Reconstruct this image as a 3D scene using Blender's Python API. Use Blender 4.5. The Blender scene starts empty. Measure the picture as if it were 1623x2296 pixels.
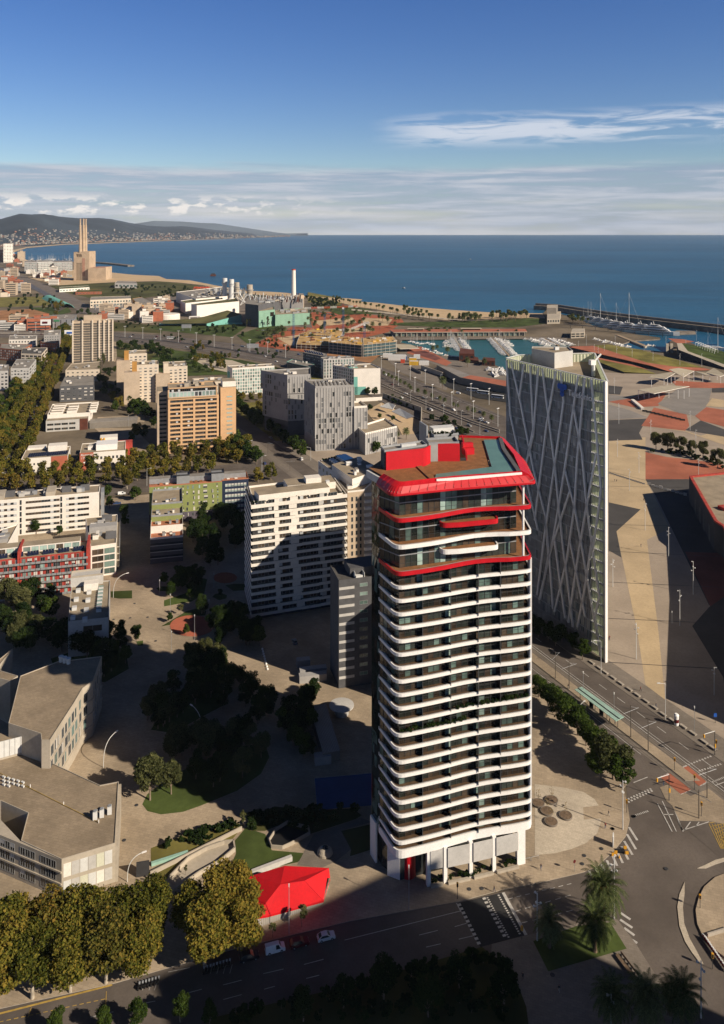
import bpy, bmesh, math, random
import numpy as np
from mathutils import Vector, Matrix
from mathutils.geometry import tessellate_polygon
random.seed(7)
RNG = np.random.default_rng(11)
C = bpy.context.scene.collection
SC = bpy.context.scene
# ------------------------------------------------------------------ camera
# eye 165 m above the ground, looking level along +Y, lens shifted down so that verticals stay vertical
F, U0, V0, EYE = 1785.5, 811.5, 514.0, 165.0
cd = bpy.data.cameras.new('camera')
cam = bpy.data.objects.new('camera', cd);C.objects.link(cam)
cam.location = (0, 0, EYE);cam.rotation_euler = (math.radians(90), 0, 0)
cd.sensor_fit = 'VERTICAL';cd.sensor_height = 36.0;cd.sensor_width = 25.45
cd.lens = 36.0*F/2296.0
cd.shift_y = -(1148.0-V0)/2296.0
cd.clip_start = 1.0;cd.clip_end = 60000.0
SC.camera = cam
# ------------------------------------------------------------------ sun, sky with a cloud deck, exposure
EL = math.radians(30.0)
SX, SY = 0.862, -0.507
to_sun = Vector((SX*math.cos(EL), SY*math.cos(EL), math.sin(EL)))
ld = bpy.data.lights.new('sun', 'SUN');ld.energy = 4.8;ld.angle = math.radians(0.5);ld.color = (1.0, 0.87, 0.70)
sun = bpy.data.objects.new('sun', ld);C.objects.link(sun)
sun.rotation_euler = to_sun.to_track_quat('Z', 'Y').to_euler();sun.location = (300, -200, 400)
SC.view_settings.view_transform = 'Standard';SC.view_settings.look = 'None'
SC.view_settings.exposure = 0.5;SC.view_settings.gamma = 1.0
SC.cycles.max_bounces = 6;SC.cycles.diffuse_bounces = 2;SC.cycles.glossy_bounces = 3
SC.cycles.transmission_bounces = 3;SC.cycles.transparent_max_bounces = 8;SC.cycles.volume_bounces = 0
SC.cycles.caustics_reflective = False;SC.cycles.caustics_refractive = False
W = bpy.data.worlds.new('World');SC.world = W;W.use_nodes = True
nt = W.node_tree;nt.nodes.clear()
def ND(t, kind, **kw):
 n = t.nodes.new(kind)
 for k, v in kw.items():setattr(n, k, v)
 return n
def MATH(t, op, a, b=None, clamp=False):
 n = ND(t, 'ShaderNodeMath', operation=op, use_clamp=clamp)
 for i, s in enumerate((a, b)):
  if s is None:continue
  if isinstance(s, (int, float)):n.inputs[i].default_value = s
  else:t.links.new(s, n.inputs[i])
 return n.outputs[0]
def RANGE(t, v, a, b, c=0.0, d=1.0, kind='SMOOTHSTEP'):
 n = ND(t, 'ShaderNodeMapRange', interpolation_type=kind)
 t.links.new(v, n.inputs['Value'])
 for k, x in zip(('From Min', 'From Max', 'To Min', 'To Max'), (a, b, c, d)):n.inputs[k].default_value = x
 return n.outputs['Result']
def NOISE(t, vec, scale, detail=4.0, rough=.55, dist=0.0):
 n = ND(t, 'ShaderNodeTexNoise');n.inputs['Scale'].default_value = scale
 n.inputs['Detail'].default_value = detail;n.inputs['Roughness'].default_value = rough
 n.inputs['Distortion'].default_value = dist
 if vec is not None:t.links.new(vec, n.inputs['Vector'])
 return n.outputs['Fac']
def MIXC(t, f, a, b, mode='MIX'):
 n = ND(t, 'ShaderNodeMix', data_type='RGBA', blend_type=mode)
 for idx, s in((0, f), (6, a), (7, b)):
  if isinstance(s, (int, float)):n.inputs[idx].default_value = s
  elif isinstance(s, tuple):n.inputs[idx].default_value = (s+(1, ))[:4]
  else:t.links.new(s, n.inputs[idx])
 return n.outputs[2]
def SCALEV(t, vec, s, loc=(0, 0, 0)):
 n = ND(t, 'ShaderNodeMapping');n.inputs['Scale'].default_value = s;n.inputs['Location'].default_value = loc
 t.links.new(vec, n.inputs['Vector']);return n.outputs[0]
sky = ND(nt, 'ShaderNodeTexSky', sky_type='NISHITA', sun_disc=False, sun_elevation=EL, sun_rotation=math.atan2(SX, SY), air_density=1.0, dust_density=0.3, ozone_density=3.0, altitude=150)
tc = ND(nt, 'ShaderNodeTexCoord');gen = tc.outputs['Generated']
sp = ND(nt, 'ShaderNodeSeparateXYZ');nt.links.new(gen, sp.inputs[0])
zz, xx = sp.outputs[2], sp.outputs[0]
hs = ND(nt, 'ShaderNodeHueSaturation');hs.inputs['Saturation'].default_value = 1.3;hs.inputs['Hue'].default_value = 0.519
hs.inputs['Value'].default_value = 0.95
nt.links.new(sky.outputs[0], hs.inputs['Color'])
n_edge = NOISE(nt, SCALEV(nt, gen, (5, 5, 60)), 1.0, 6, .6)
n_body = NOISE(nt, SCALEV(nt, gen, (8, 8, 105)), 1.0, 7, .62, .4)
n_soft = NOISE(nt, SCALEV(nt, gen, (3, 3, 40), (4, 1, 2)), 1.0, 3, .5)
n_puff = NOISE(nt, SCALEV(nt, gen, (34, 34, 90), (1, 7, 3)), 1.0, 6, .55)
zw = MATH(nt, 'ADD', zz, MATH(nt, 'MULTIPLY', MATH(nt, 'SUBTRACT', n_edge, .5), .03))
band = MATH(nt, 'SUBTRACT', 1.0, RANGE(nt, zw, .068, .084))
alpha = MATH(nt, 'MULTIPLY', band, RANGE(nt, n_body, .22, .62, .45, .97))
deckc = MIXC(nt, RANGE(nt, n_body, .35, .68), (2.7, 3.4, 4.8), (5.1, 5.5, 6.2))
glow = MATH(nt, 'MULTIPLY', RANGE(nt, zz, .055, .018), RANGE(nt, n_soft, .4, .62))
deckc = MIXC(nt, MATH(nt, 'MULTIPLY', glow, .55), deckc, (7.6, 7.1, 6.6))
base = MIXC(nt, alpha, hs.outputs[0], deckc)
pz = MATH(nt, 'MULTIPLY', RANGE(nt, zz, .014, .022), RANGE(nt, zz, .046, .030))
puff = MATH(nt, 'MULTIPLY', MATH(nt, 'MULTIPLY', pz, RANGE(nt, n_puff, .50, .60)), RANGE(nt, xx, .06, -.25))
base = MIXC(nt, MATH(nt, 'MULTIPLY', puff, .9), base, (9.2, 8.6, 8.0))
n_st = NOISE(nt, SCALEV(nt, gen, (9, 9, 85), (2, 3, 5.3)), 1.0, 7, .6, .6)
sz = MATH(nt, 'MULTIPLY', RANGE(nt, zz, .095, .118), RANGE(nt, zz, .150, .126))
stx = MATH(nt, 'MULTIPLY', sz, RANGE(nt, xx, .0, .10))
stk = MATH(nt, 'MULTIPLY', stx, RANGE(nt, n_st, .40, .58))
base = MIXC(nt, MATH(nt, 'MULTIPLY', stk, .8), base, (6.6, 7.0, 7.8))
bg = ND(nt, 'ShaderNodeBackground');bg.inputs['Strength'].default_value = 0.075
base = MIXC(nt, 1.0, base, RANGE(nt, zz, .28, .52, 1.0, .20), 'MULTIPLY')  # sky overhead dimmed to weaken the fill light in shaded places
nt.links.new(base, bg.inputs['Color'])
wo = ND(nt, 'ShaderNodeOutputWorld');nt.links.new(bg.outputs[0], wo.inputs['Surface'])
# ------------------------------------------------------------------ measuring: photo pixel -> place on the ground (or at height z)
ZM = {'I':(1, 0, 0), 'A1':(.34533, 0, 448.4), 'A2':(.37986, 504.4, 560.5), 'A3':(.34395, 1064.9, 616.5), 'A4':(.2072, 0, 672.6), 'A5':(.24174, 280.2, 756.6), 'A6':(.34533, 616.5, 728.6), 'A7':(.34533, 0, 952.8), 'A8':(.25627, 504.4, 980.8), 'B1':(.27626, 784.6, 952.8), 'B2':(.31079, 784.6, 1681.4), 'B3':(.34174, 1092.9, 756.6), 'B4':(.31744, 1317, 840.7), 'B5':(.27488, 1177, 1401), 'B6':(.30941, 1120.9, 1793.4), 'B7':(.37986, 0, 1401), 'B8':(.48345, 0, 1793.4), 'C1':(.18068, 0, 1053.6), 'C2':(.2072, 594.1, 616.5), 'C3':(.24173, 896.7, 661.3), 'C4':(.22308, 1261, 644.5), 'C5':(.21065, 364.3, 594.1), 'C6':(.21963, 560.5, 1457.2), 'C7':(.22446, 224.2, 1205)}
def UV(zm, x, y):
 s, ox, oy = ZM[zm];return ox+s*x, oy+s*y
def G(zm, x, y, z=0.0):
 u, v = UV(zm, x, y)
 d = F*(EYE-z)/(v-V0)
 return((u-U0)/F*d, d)
def GS(zm, pts, z=0.0):return[G(zm, x, y, z)for x, y in pts]
def HT(zm, x, y, d):
 return EYE-(UV(zm, x, y)[1]-V0)/F*d
ANG = math.radians(15.8)
E1 = (math.cos(ANG), math.sin(ANG));E2 = (-math.sin(ANG), math.cos(ANG))
def RECT(p, w, d, ang=ANG):
 c, s = math.cos(ang), math.sin(ang)
 return[p, (p[0]+w*c, p[1]+w*s), (p[0]+w*c-d*s, p[1]+w*s+d*c), (p[0]-d*s, p[1]+d*c)]
def LERP(a, b, t):return tuple(x+(y-x)*t for x, y in zip(a, b))
def CCW(poly):
 a = sum(p[0]*q[1]-q[0]*p[1]for p, q in zip(poly, poly[1:]+poly[:1]))
 return poly if a>0 else poly[::-1]
def INSET(poly, d):
 n = len(poly);out = []
 for i in range(n):
  p0, p1, p2 = Vector(poly[i-1][:2]), Vector(poly[i][:2]), Vector(poly[(i+1)%n][:2])
  a = (p1-p0).normalized();b = (p2-p1).normalized()
  na, nb = Vector((-a.y, a.x)), Vector((-b.y, b.x))
  m = na+nb;k = max(.25, m.length_squared/2)
  out.append(tuple(p1+m*(d/k)*.5*1.0))
 return out
# ------------------------------------------------------------------ materials
MATS = {}
def M(name, col, rough=.75, var=.14, sc=.25, spec=.25, metal=0.0, fine=None, bump=0.0, brick=None, stripe=None):
 """procedural surface: base colour broken up by two sizes of noise in place (metres)"""
 m = bpy.data.materials.new(name);m.use_nodes = True;t = m.node_tree
 b = t.nodes['Principled BSDF'];b.inputs['Roughness'].default_value = rough
 b.inputs['Specular IOR Level'].default_value = spec;b.inputs['Metallic'].default_value = metal
 g = ND(t, 'ShaderNodeNewGeometry');pos = g.outputs['Position']
 lo = tuple(c*(1-var)for c in col);hi = tuple(min(1, c*(1+var))for c in col)
 n1 = NOISE(t, pos, sc, 5, .6)
 c1 = MIXC(t, RANGE(t, n1, .3, .7), lo, hi)
 n2 = NOISE(t, pos, fine or sc*9, 3, .6)
 c1 = MIXC(t, MATH(t, 'MULTIPLY', RANGE(t, n2, .35, .75), .30), c1, tuple(c*.62 for c in col))
 if brick:
  w, h, dark, ang = brick
  mp = ND(t, 'ShaderNodeMapping');mp.inputs['Rotation'].default_value = (0, 0, ang);t.links.new(pos, mp.inputs['Vector'])
  bt = ND(t, 'ShaderNodeTexBrick');t.links.new(mp.outputs[0], bt.inputs['Vector'])
  bt.inputs['Scale'].default_value = 1.0;bt.inputs['Brick Width'].default_value = w;bt.inputs['Row Height'].default_value = h
  bt.inputs['Mortar Size'].default_value = .035*min(w, h)+.01
  bt.inputs['Color1'].default_value = (1, 1, 1, 1);bt.inputs['Color2'].default_value = (.86, .86, .86, 1)
  bt.inputs['Mortar'].default_value = (dark, dark, dark, 1)
  c1 = MIXC(t, 1.0, c1, bt.outputs[0], 'MULTIPLY')
 if stripe:
  ax, per, frac, col2 = stripe
  s3 = ND(t, 'ShaderNodeSeparateXYZ');t.links.new(pos, s3 .inputs[0])
  v = s3 .outputs[ax]if isinstance(ax, int)else MATH(t, 'ADD', MATH(t, 'MULTIPLY', s3 .outputs[0], ax[0]), MATH(t, 'MULTIPLY', s3 .outputs[1], ax[1]))
  f = MATH(t, 'FRACT', MATH(t, 'DIVIDE', v, per))
  c1 = MIXC(t, MATH(t, 'LESS_THAN', f, frac), c1, tuple(col2))
 t.links.new(c1, b.inputs['Base Color'])
 if bump:
  bp = ND(t, 'ShaderNodeBump');bp.inputs['Strength'].default_value = bump;bp.inputs['Distance'].default_value = .3
  t.links.new(n2, bp.inputs['Height']);t.links.new(bp.outputs[0], b.inputs['Normal'])
 MATS[name] = m;return m
def GLASS(name, col, rough=.08, spec=.6, var=.35, sc=.35):
 """window glass seen from outside: a dark room behind, the sky mirrored in it, curtains and lights differing from pane to pane"""
 m = bpy.data.materials.new(name);m.use_nodes = True;t = m.node_tree
 b = t.nodes['Principled BSDF'];b.inputs['Roughness'].default_value = rough;b.inputs['Specular IOR Level'].default_value = spec
 g = ND(t, 'ShaderNodeNewGeometry');oi = ND(t, 'ShaderNodeObjectInfo')
 n = NOISE(t, g.outputs['Position'], sc, 2, .5)
 r = MATH(t, 'ADD', MATH(t, 'MULTIPLY', n, .7), MATH(t, 'MULTIPLY', oi.outputs['Random'], .5))
 c = MIXC(t, RANGE(t, r, .3, .85), tuple(x*(1-var)for x in col), tuple(min(1, x*(1+2*var))for x in col))
 t.links.new(c, b.inputs['Base Color'])
 bp = ND(t, 'ShaderNodeBump');bp.inputs['Strength'].default_value = .08;bp.inputs['Distance'].default_value = .2
 t.links.new(NOISE(t, g.outputs['Position'], .6, 2), bp.inputs['Height']);t.links.new(bp.outputs[0], b.inputs['Normal'])
 MATS[name] = m;return m
def LEAF(name, cols, tr=.25):
 m = bpy.data.materials.new(name);m.use_nodes = True;t = m.node_tree;t.nodes.clear()
 g = ND(t, 'ShaderNodeNewGeometry');oi = ND(t, 'ShaderNodeObjectInfo');tx = ND(t, 'ShaderNodeTexCoord')
 n = NOISE(t, tx.outputs['Object'], .45, 3, .6)
 r = MATH(t, 'ADD', MATH(t, 'MULTIPLY', g.outputs['Random Per Island'], .55), MATH(t, 'MULTIPLY', n, .55))
 r = MATH(t, 'ADD', r, MATH(t, 'MULTIPLY', MATH(t, 'SUBTRACT', oi.outputs['Random'], .5), .4))
 rp = ND(t, 'ShaderNodeValToRGB');t.links.new(r, rp.inputs[0]);e = rp.color_ramp
 for i, c in enumerate(cols):
  p = .2+.65*i/(len(cols)-1)
  el = e.elements[i]if i<2 else e.elements.new(p)
  el.position = p;el.color = c+(1, )
 d = ND(t, 'ShaderNodeBsdfDiffuse');tl = ND(t, 'ShaderNodeBsdfTranslucent');mx = ND(t, 'ShaderNodeMixShader');mx.inputs[0].default_value = tr
 t.links.new(rp.outputs[0], d.inputs[0]);t.links.new(rp.outputs[0], tl.inputs[0])
 t.links.new(d.outputs[0], mx.inputs[1]);t.links.new(tl.outputs[0], mx.inputs[2])
 o = ND(t, 'ShaderNodeOutputMaterial');t.links.new(mx.outputs[0], o.inputs[0])
 MATS[name] = m;return m
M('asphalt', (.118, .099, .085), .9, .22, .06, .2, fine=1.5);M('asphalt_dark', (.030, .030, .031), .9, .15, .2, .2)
M('asphalt_pale', (.16, .135, .115), .9, .2, .04, .2, fine=1.2)
M('urban_ground', (.150, .122, .088), .95, .42, .010, .1, fine=.15)
M('paver', (.37, .295, .21), .9, .24, .05, .2, fine=1.1, brick=(1.6, .8, .72, .27))
M('paver_pale', (.51, .44, .345), .9, .12, .06, .2, fine=1.1, brick=(1.2, .6, .72, .5))
M('paver_grey', (.21, .18, .15), .9, .15, .05, .2, brick=(1.2, .6, .75, .27))
M('plaza_tan', (.47, .36, .225), .9, .12, .04, .2, fine=.9);M('plaza_beige', (.33, .272, .215), .9, .12, .05, .2, fine=.9)
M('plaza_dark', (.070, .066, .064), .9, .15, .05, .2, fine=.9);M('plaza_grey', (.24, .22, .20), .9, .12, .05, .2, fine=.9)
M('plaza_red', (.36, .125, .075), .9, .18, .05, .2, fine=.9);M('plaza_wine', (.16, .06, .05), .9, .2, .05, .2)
M('sand', (.50, .37, .23), .95, .1, .02, .1, fine=.2);M('earth', (.33, .17, .085), .95, .25, .03, .1, fine=.3)
M('red_earth', (.34, .105, .055), .95, .22, .03, .1, fine=.3);M('grass', (.055, .076, .021), .95, .45, .05, .1, fine=.6)
M('grass_dry', (.17, .15, .045), .95, .4, .04, .1, fine=.5);M('scrub', (.075, .075, .025), .95, .45, .012, .1, fine=.12)
M('line_white', (.46, .44, .41), .8, .18, .8);M('line_yellow', (.42, .28, .07), .8, .2, .8);M('rail', (.10, .085, .07), .5, .2, .5)
M('kerb', (.36, .32, .27), .9, .12, .3)
M('white_wall', (.74, .69, .62), .8, .05, .15);M('cream_wall', (.62, .53, .42), .85, .07, .12);M('beige_wall', (.47, .37, .27), .85, .1, .12)
M('tan_wall', (.50, .33, .19), .85, .08, .12);M('orange_wall', (.60, .38, .21), .85, .06, .12);M('ochre_wall', (.42, .22, .06), .85, .1, .2)
M('brick_red', (.33, .11, .06), .9, .15, .2);M('red_wall', (.36, .052, .038), .85, .22, .35);M('terracotta', (.40, .12, .07), .85, .08, .2)
M('green_wall', (.235, .265, .095), .85, .07, .15);M('purple_wall', (.105, .09, .115), .85, .1, .2);M('navy_wall', (.020, .030, .060), .6, .15, .2)
M('grey_wall', (.33, .32, .31), .85, .09, .12);M('grey_light', (.47, .455, .43), .8, .08, .15);M('grey_dark', (.10, .10, .105), .8, .12, .15)
M('slate_wall', (.085, .085, .090), .85, .16, .4, fine=4);M('concrete', (.40, .35, .28), .9, .12, .12, fine=1.2)
M('concrete_dark', (.20, .18, .155), .9, .14, .12);M('roof_gravel', (.30, .245, .175), .95, .18, .15, fine=2)
M('roof_grey', (.235, .215, .19), .95, .2, .12, fine=1.6);M('roof_dark', (.085, .08, .075), .95, .2, .2)
M('roof_tiles', (.29, .228, .158), .95, .16, .1, fine=1.0, brick=(1.5, .75, .72, .27));M('roof_tile_red', (.38, .15, .08), .9, .15, .2)
M('green_roof', (.10, .095, .035), .95, .35, .03, fine=.3)
M('white_paint', (.80, .78, .75), .45, .03, .3, .4);M('red_paint', (.47, .008, .016), .42, .10, .5, .4);M('red_matte', (.49, .010, .018), .7, .07, .3)
M('red_roof', (.52, .005, .010), .75, .08, .2);M('wood_deck', (.25, .118, .050), .75, .22, .6, .2, stripe=((.27, .96), .32, .14, (.13, .06, .028)))
M('deck_shaded', (.095, .058, .033), .8, .2, .4, .2);M('metal_grey', (.33, .34, .35), .5, .1, .5, .4, .3)
M('metal_pale', (.60, .60, .58), .5, .08, .5, .4);M('metal_dark', (.04, .04, .042), .55, .2, .5, .4);M('lattice_white', (.88, .85, .78), .5, .05, .2, .4)
M('rust', (.105, .035, .022), .85, .25, .2);M('dark_wall', (.045, .044, .046), .9, .2, .1);M('black', (.012, .012, .013), .7, .1)
M('solar', (.014, .020, .045), .25, .2, 1.0, .6);M('pool', (.11, .215, .185), .3, .10, .3, .2);M('pool_blue', (.05, .36, .50), .15, .12, .2, .5)
M('court_blue', (.025, .075, .20), .8, .1, .1);M('teal_wall', (.17, .42, .36), .7, .08, .2);M('mint_wall', (.21, .36, .265), .6, .10, .15, stripe=(2, 2.2, .12, (.14, .27, .20)))
M('ribbed', (.34, .31, .27), .85, .08, .2, stripe=((.96, .27), .5, .3, (.22, .20, .18)))
M('glass_green', (.30, .48, .40), .15, .1, .4, .6);M('canopy', (.42, .37, .28), .85, .1, .2)
M('bark', (.20, .155, .115), .95, .25, 1.5);M('bark_pale', (.38, .33, .26), .95, .25, 1.0);M('bark_palm', (.15, .105, .07), .95, .3, 1.5)
M('skin', (.45, .27, .18), .7, .05);M('cloth_dark', (.03, .03, .04), .9, .2);M('cloth_blue', (.05, .08, .16), .9, .2);M('cloth_red', (.22, .04, .035), .9, .2)
M('cloth_pale', (.42, .40, .36), .9, .2);M('car_white', (.74, .74, .73), .3, .03, .5, .5);M('car_black', (.016, .016, .018), .3, .1, .5, .5)
M('car_red', (.11, .012, .014), .3, .1, .5, .5);M('car_blue', (.03, .06, .16), .3, .1, .5, .5);M('car_grey', (.26, .27, .28), .3, .05, .5, .5)
M('car_yellow', (.55, .36, .02), .4, .05);M('car_green', (.06, .26, .14), .4, .05);M('tyre', (.014, .014, .015), .9, .1);M('lamp_red', (.35, .01, .01), .3, .05);M('lamp_clear', (.75, .73, .68), .2, .05)
M('gel_white', (.62, .60, .57), .35, .04, .1, .5);M('boat_blue', (.03, .08, .22), .3, .1, .2, .5);M('pontoon', (.33, .25, .17), .9, .15, .2)
M('crane_blue', (.05, .11, .26), .6, .1, .3);M('crane_red', (.48, .07, .035), .6, .1, .3);M('crane_yellow', (.55, .33, .04), .7, .15, .3);M('planks', (.45, .29, .12), .9, .3, .08, fine=.5)
M('netting', (.05, .085, .095), .9, .25, .15);M('sign_blue', (.02, .10, .42), .5, .05);M('sign_white', (.78, .78, .76), .5, .05);M('amber', (.60, .30, .03), .5, .1)
M('rock', (.19, .16, .13), .95, .3, .1, bump=.6);M('station_stone', (.45, .34, .235), .9, .14, .05, fine=.3);M('station_red', (.36, .20, .14), .9, .2, .03)
M('hill', (.028, .040, .054), .95, .45, .0011, .05, fine=.012);M('hill_far', (.10, .13, .16), .95, .15, .0009, .05)  # distance haze is mixed into both hill colours as blue
M('town_white', (.30, .28, .25), .9, .1, .01);M('town_tan', (.23, .185, .145), .9, .1, .01);M('town_red', (.24, .12, .075), .9, .15, .01)
GLASS('win_dark', (.022, .026, .028));GLASS('win_green', (.085, .13, .115), var=.4);GLASS('win_brown', (.040, .030, .022), var=.5)
GLASS('win_pale', (.22, .30, .27));GLASS('tower_glass', (.020, .025, .022), .05, .6, .5, .25);GLASS('curtain_glass', (.70, .69, .62), .1, .5, .4, .2)
GLASS('tele_glass', (.74, .71, .64), .2, .5, .75, .22);M('blind', (.55, .52, .47), .8, .08, 1.0);M('pane_grey', (.15, .152, .155), .4, .15, .4);M('fin_cream', (.58, .58, .46), .6, .06, .3);M('fin_grey', (.50, .51, .51), .6, .06, .3)
LEAF('leaf_plane', [(.042, .052, .010), (.095, .100, .018), (.165, .145, .026), (.235, .170, .032)])
LEAF('leaf_autumn', [(.045, .050, .012), (.095, .092, .020), (.160, .130, .028), (.205, .125, .025)])
LEAF('leaf_green', [(.018, .036, .009), (.040, .066, .014), (.070, .100, .020)])
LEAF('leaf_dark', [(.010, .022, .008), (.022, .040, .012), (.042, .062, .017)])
LEAF('leaf_olive', [(.040, .048, .018), (.085, .092, .036), (.145, .145, .058)])
LEAF('leaf_palm', [(.030, .045, .016), (.080, .098, .036), (.160, .170, .075)], .15)
LEAF('leaf_straw', [(.12, .085, .03), (.22, .16, .05), (.30, .22, .08)], .15)
LEAF('dates', [(.40, .16, .015), (.55, .25, .02)], .1)
def THIN(name, col, clear):
 """a thin pane: part of the light goes straight through, part is spread by the frit"""
 m = bpy.data.materials.new(name);m.use_nodes = True;t = m.node_tree;t.nodes.clear();x = []
 for k in('Translucent', 'Diffuse'):n = ND(t, 'ShaderNodeBsdf'+k);n.inputs[0].default_value = col+(1, );x.append(n)
 a, b, tr, o = ND(t, 'ShaderNodeMixShader'), ND(t, 'ShaderNodeMixShader'), ND(t, 'ShaderNodeBsdfTransparent'), ND(t, 'ShaderNodeOutputMaterial')
 a.inputs[0].default_value = .2;t.links.new(x[0].outputs[0], a.inputs[1]);t.links.new(x[1].outputs[0], a.inputs[2]);b.inputs[0].default_value = clear
 t.links.new(a.outputs[0], b.inputs[1]);t.links.new(tr.outputs[0], b.inputs[2]);t.links.new(b.outputs[0], o.inputs[0]);MATS[name] = m
THIN('frit_pane', (.72, .76, .58), .1);THIN('clear_pane', (.6, .65, .6), .8)
def water_mat(name, col, streaks=True):
 m = bpy.data.materials.new(name);m.use_nodes = True;t = m.node_tree;b = t.nodes['Principled BSDF']
 g = ND(t, 'ShaderNodeNewGeometry');pos = g.outputs['Position']
 big = NOISE(t, SCALEV(t, pos, (.0007, .0022, 1)), 1.0, 5, .6, .4);med = NOISE(t, SCALEV(t, pos, (.004, .014, 1), (3, 2, 0)), 1.0, 5, .65)
 chop = NOISE(t, SCALEV(t, pos, (.05, .11, 1)), 1.0, 4, .7)
 f = RANGE(t, MATH(t, 'ADD', MATH(t, 'MULTIPLY', big, .55), MATH(t, 'ADD', MATH(t, 'MULTIPLY', med, .3), MATH(t, 'MULTIPLY', chop, .15))), .34, .66)
 c = MIXC(t, f, tuple(x*.72 for x in col), tuple(x*1.32 for x in col))
 t.links.new(c, b.inputs['Base Color']);b.inputs['Roughness'].default_value = .38;b.inputs['Specular IOR Level'].default_value = .13
 h = MATH(t, 'ADD', MATH(t, 'MULTIPLY', NOISE(t, SCALEV(t, pos, (.10, .22, 1)), 1.0, 5, .7), 1.0), MATH(t, 'MULTIPLY', NOISE(t, SCALEV(t, pos, (.012, .03, 1)), 1.0, 4, .6), 2.5))
 bp = ND(t, 'ShaderNodeBump');bp.inputs['Strength'].default_value = .55;bp.inputs['Distance'].default_value = 2.2
 t.links.new(h, bp.inputs['Height']);t.links.new(bp.outputs[0], b.inputs['Normal'])
 MATS[name] = m
water_mat('sea', (.012, .078, .150));water_mat('harbour', (.022, .095, .105))
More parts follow.
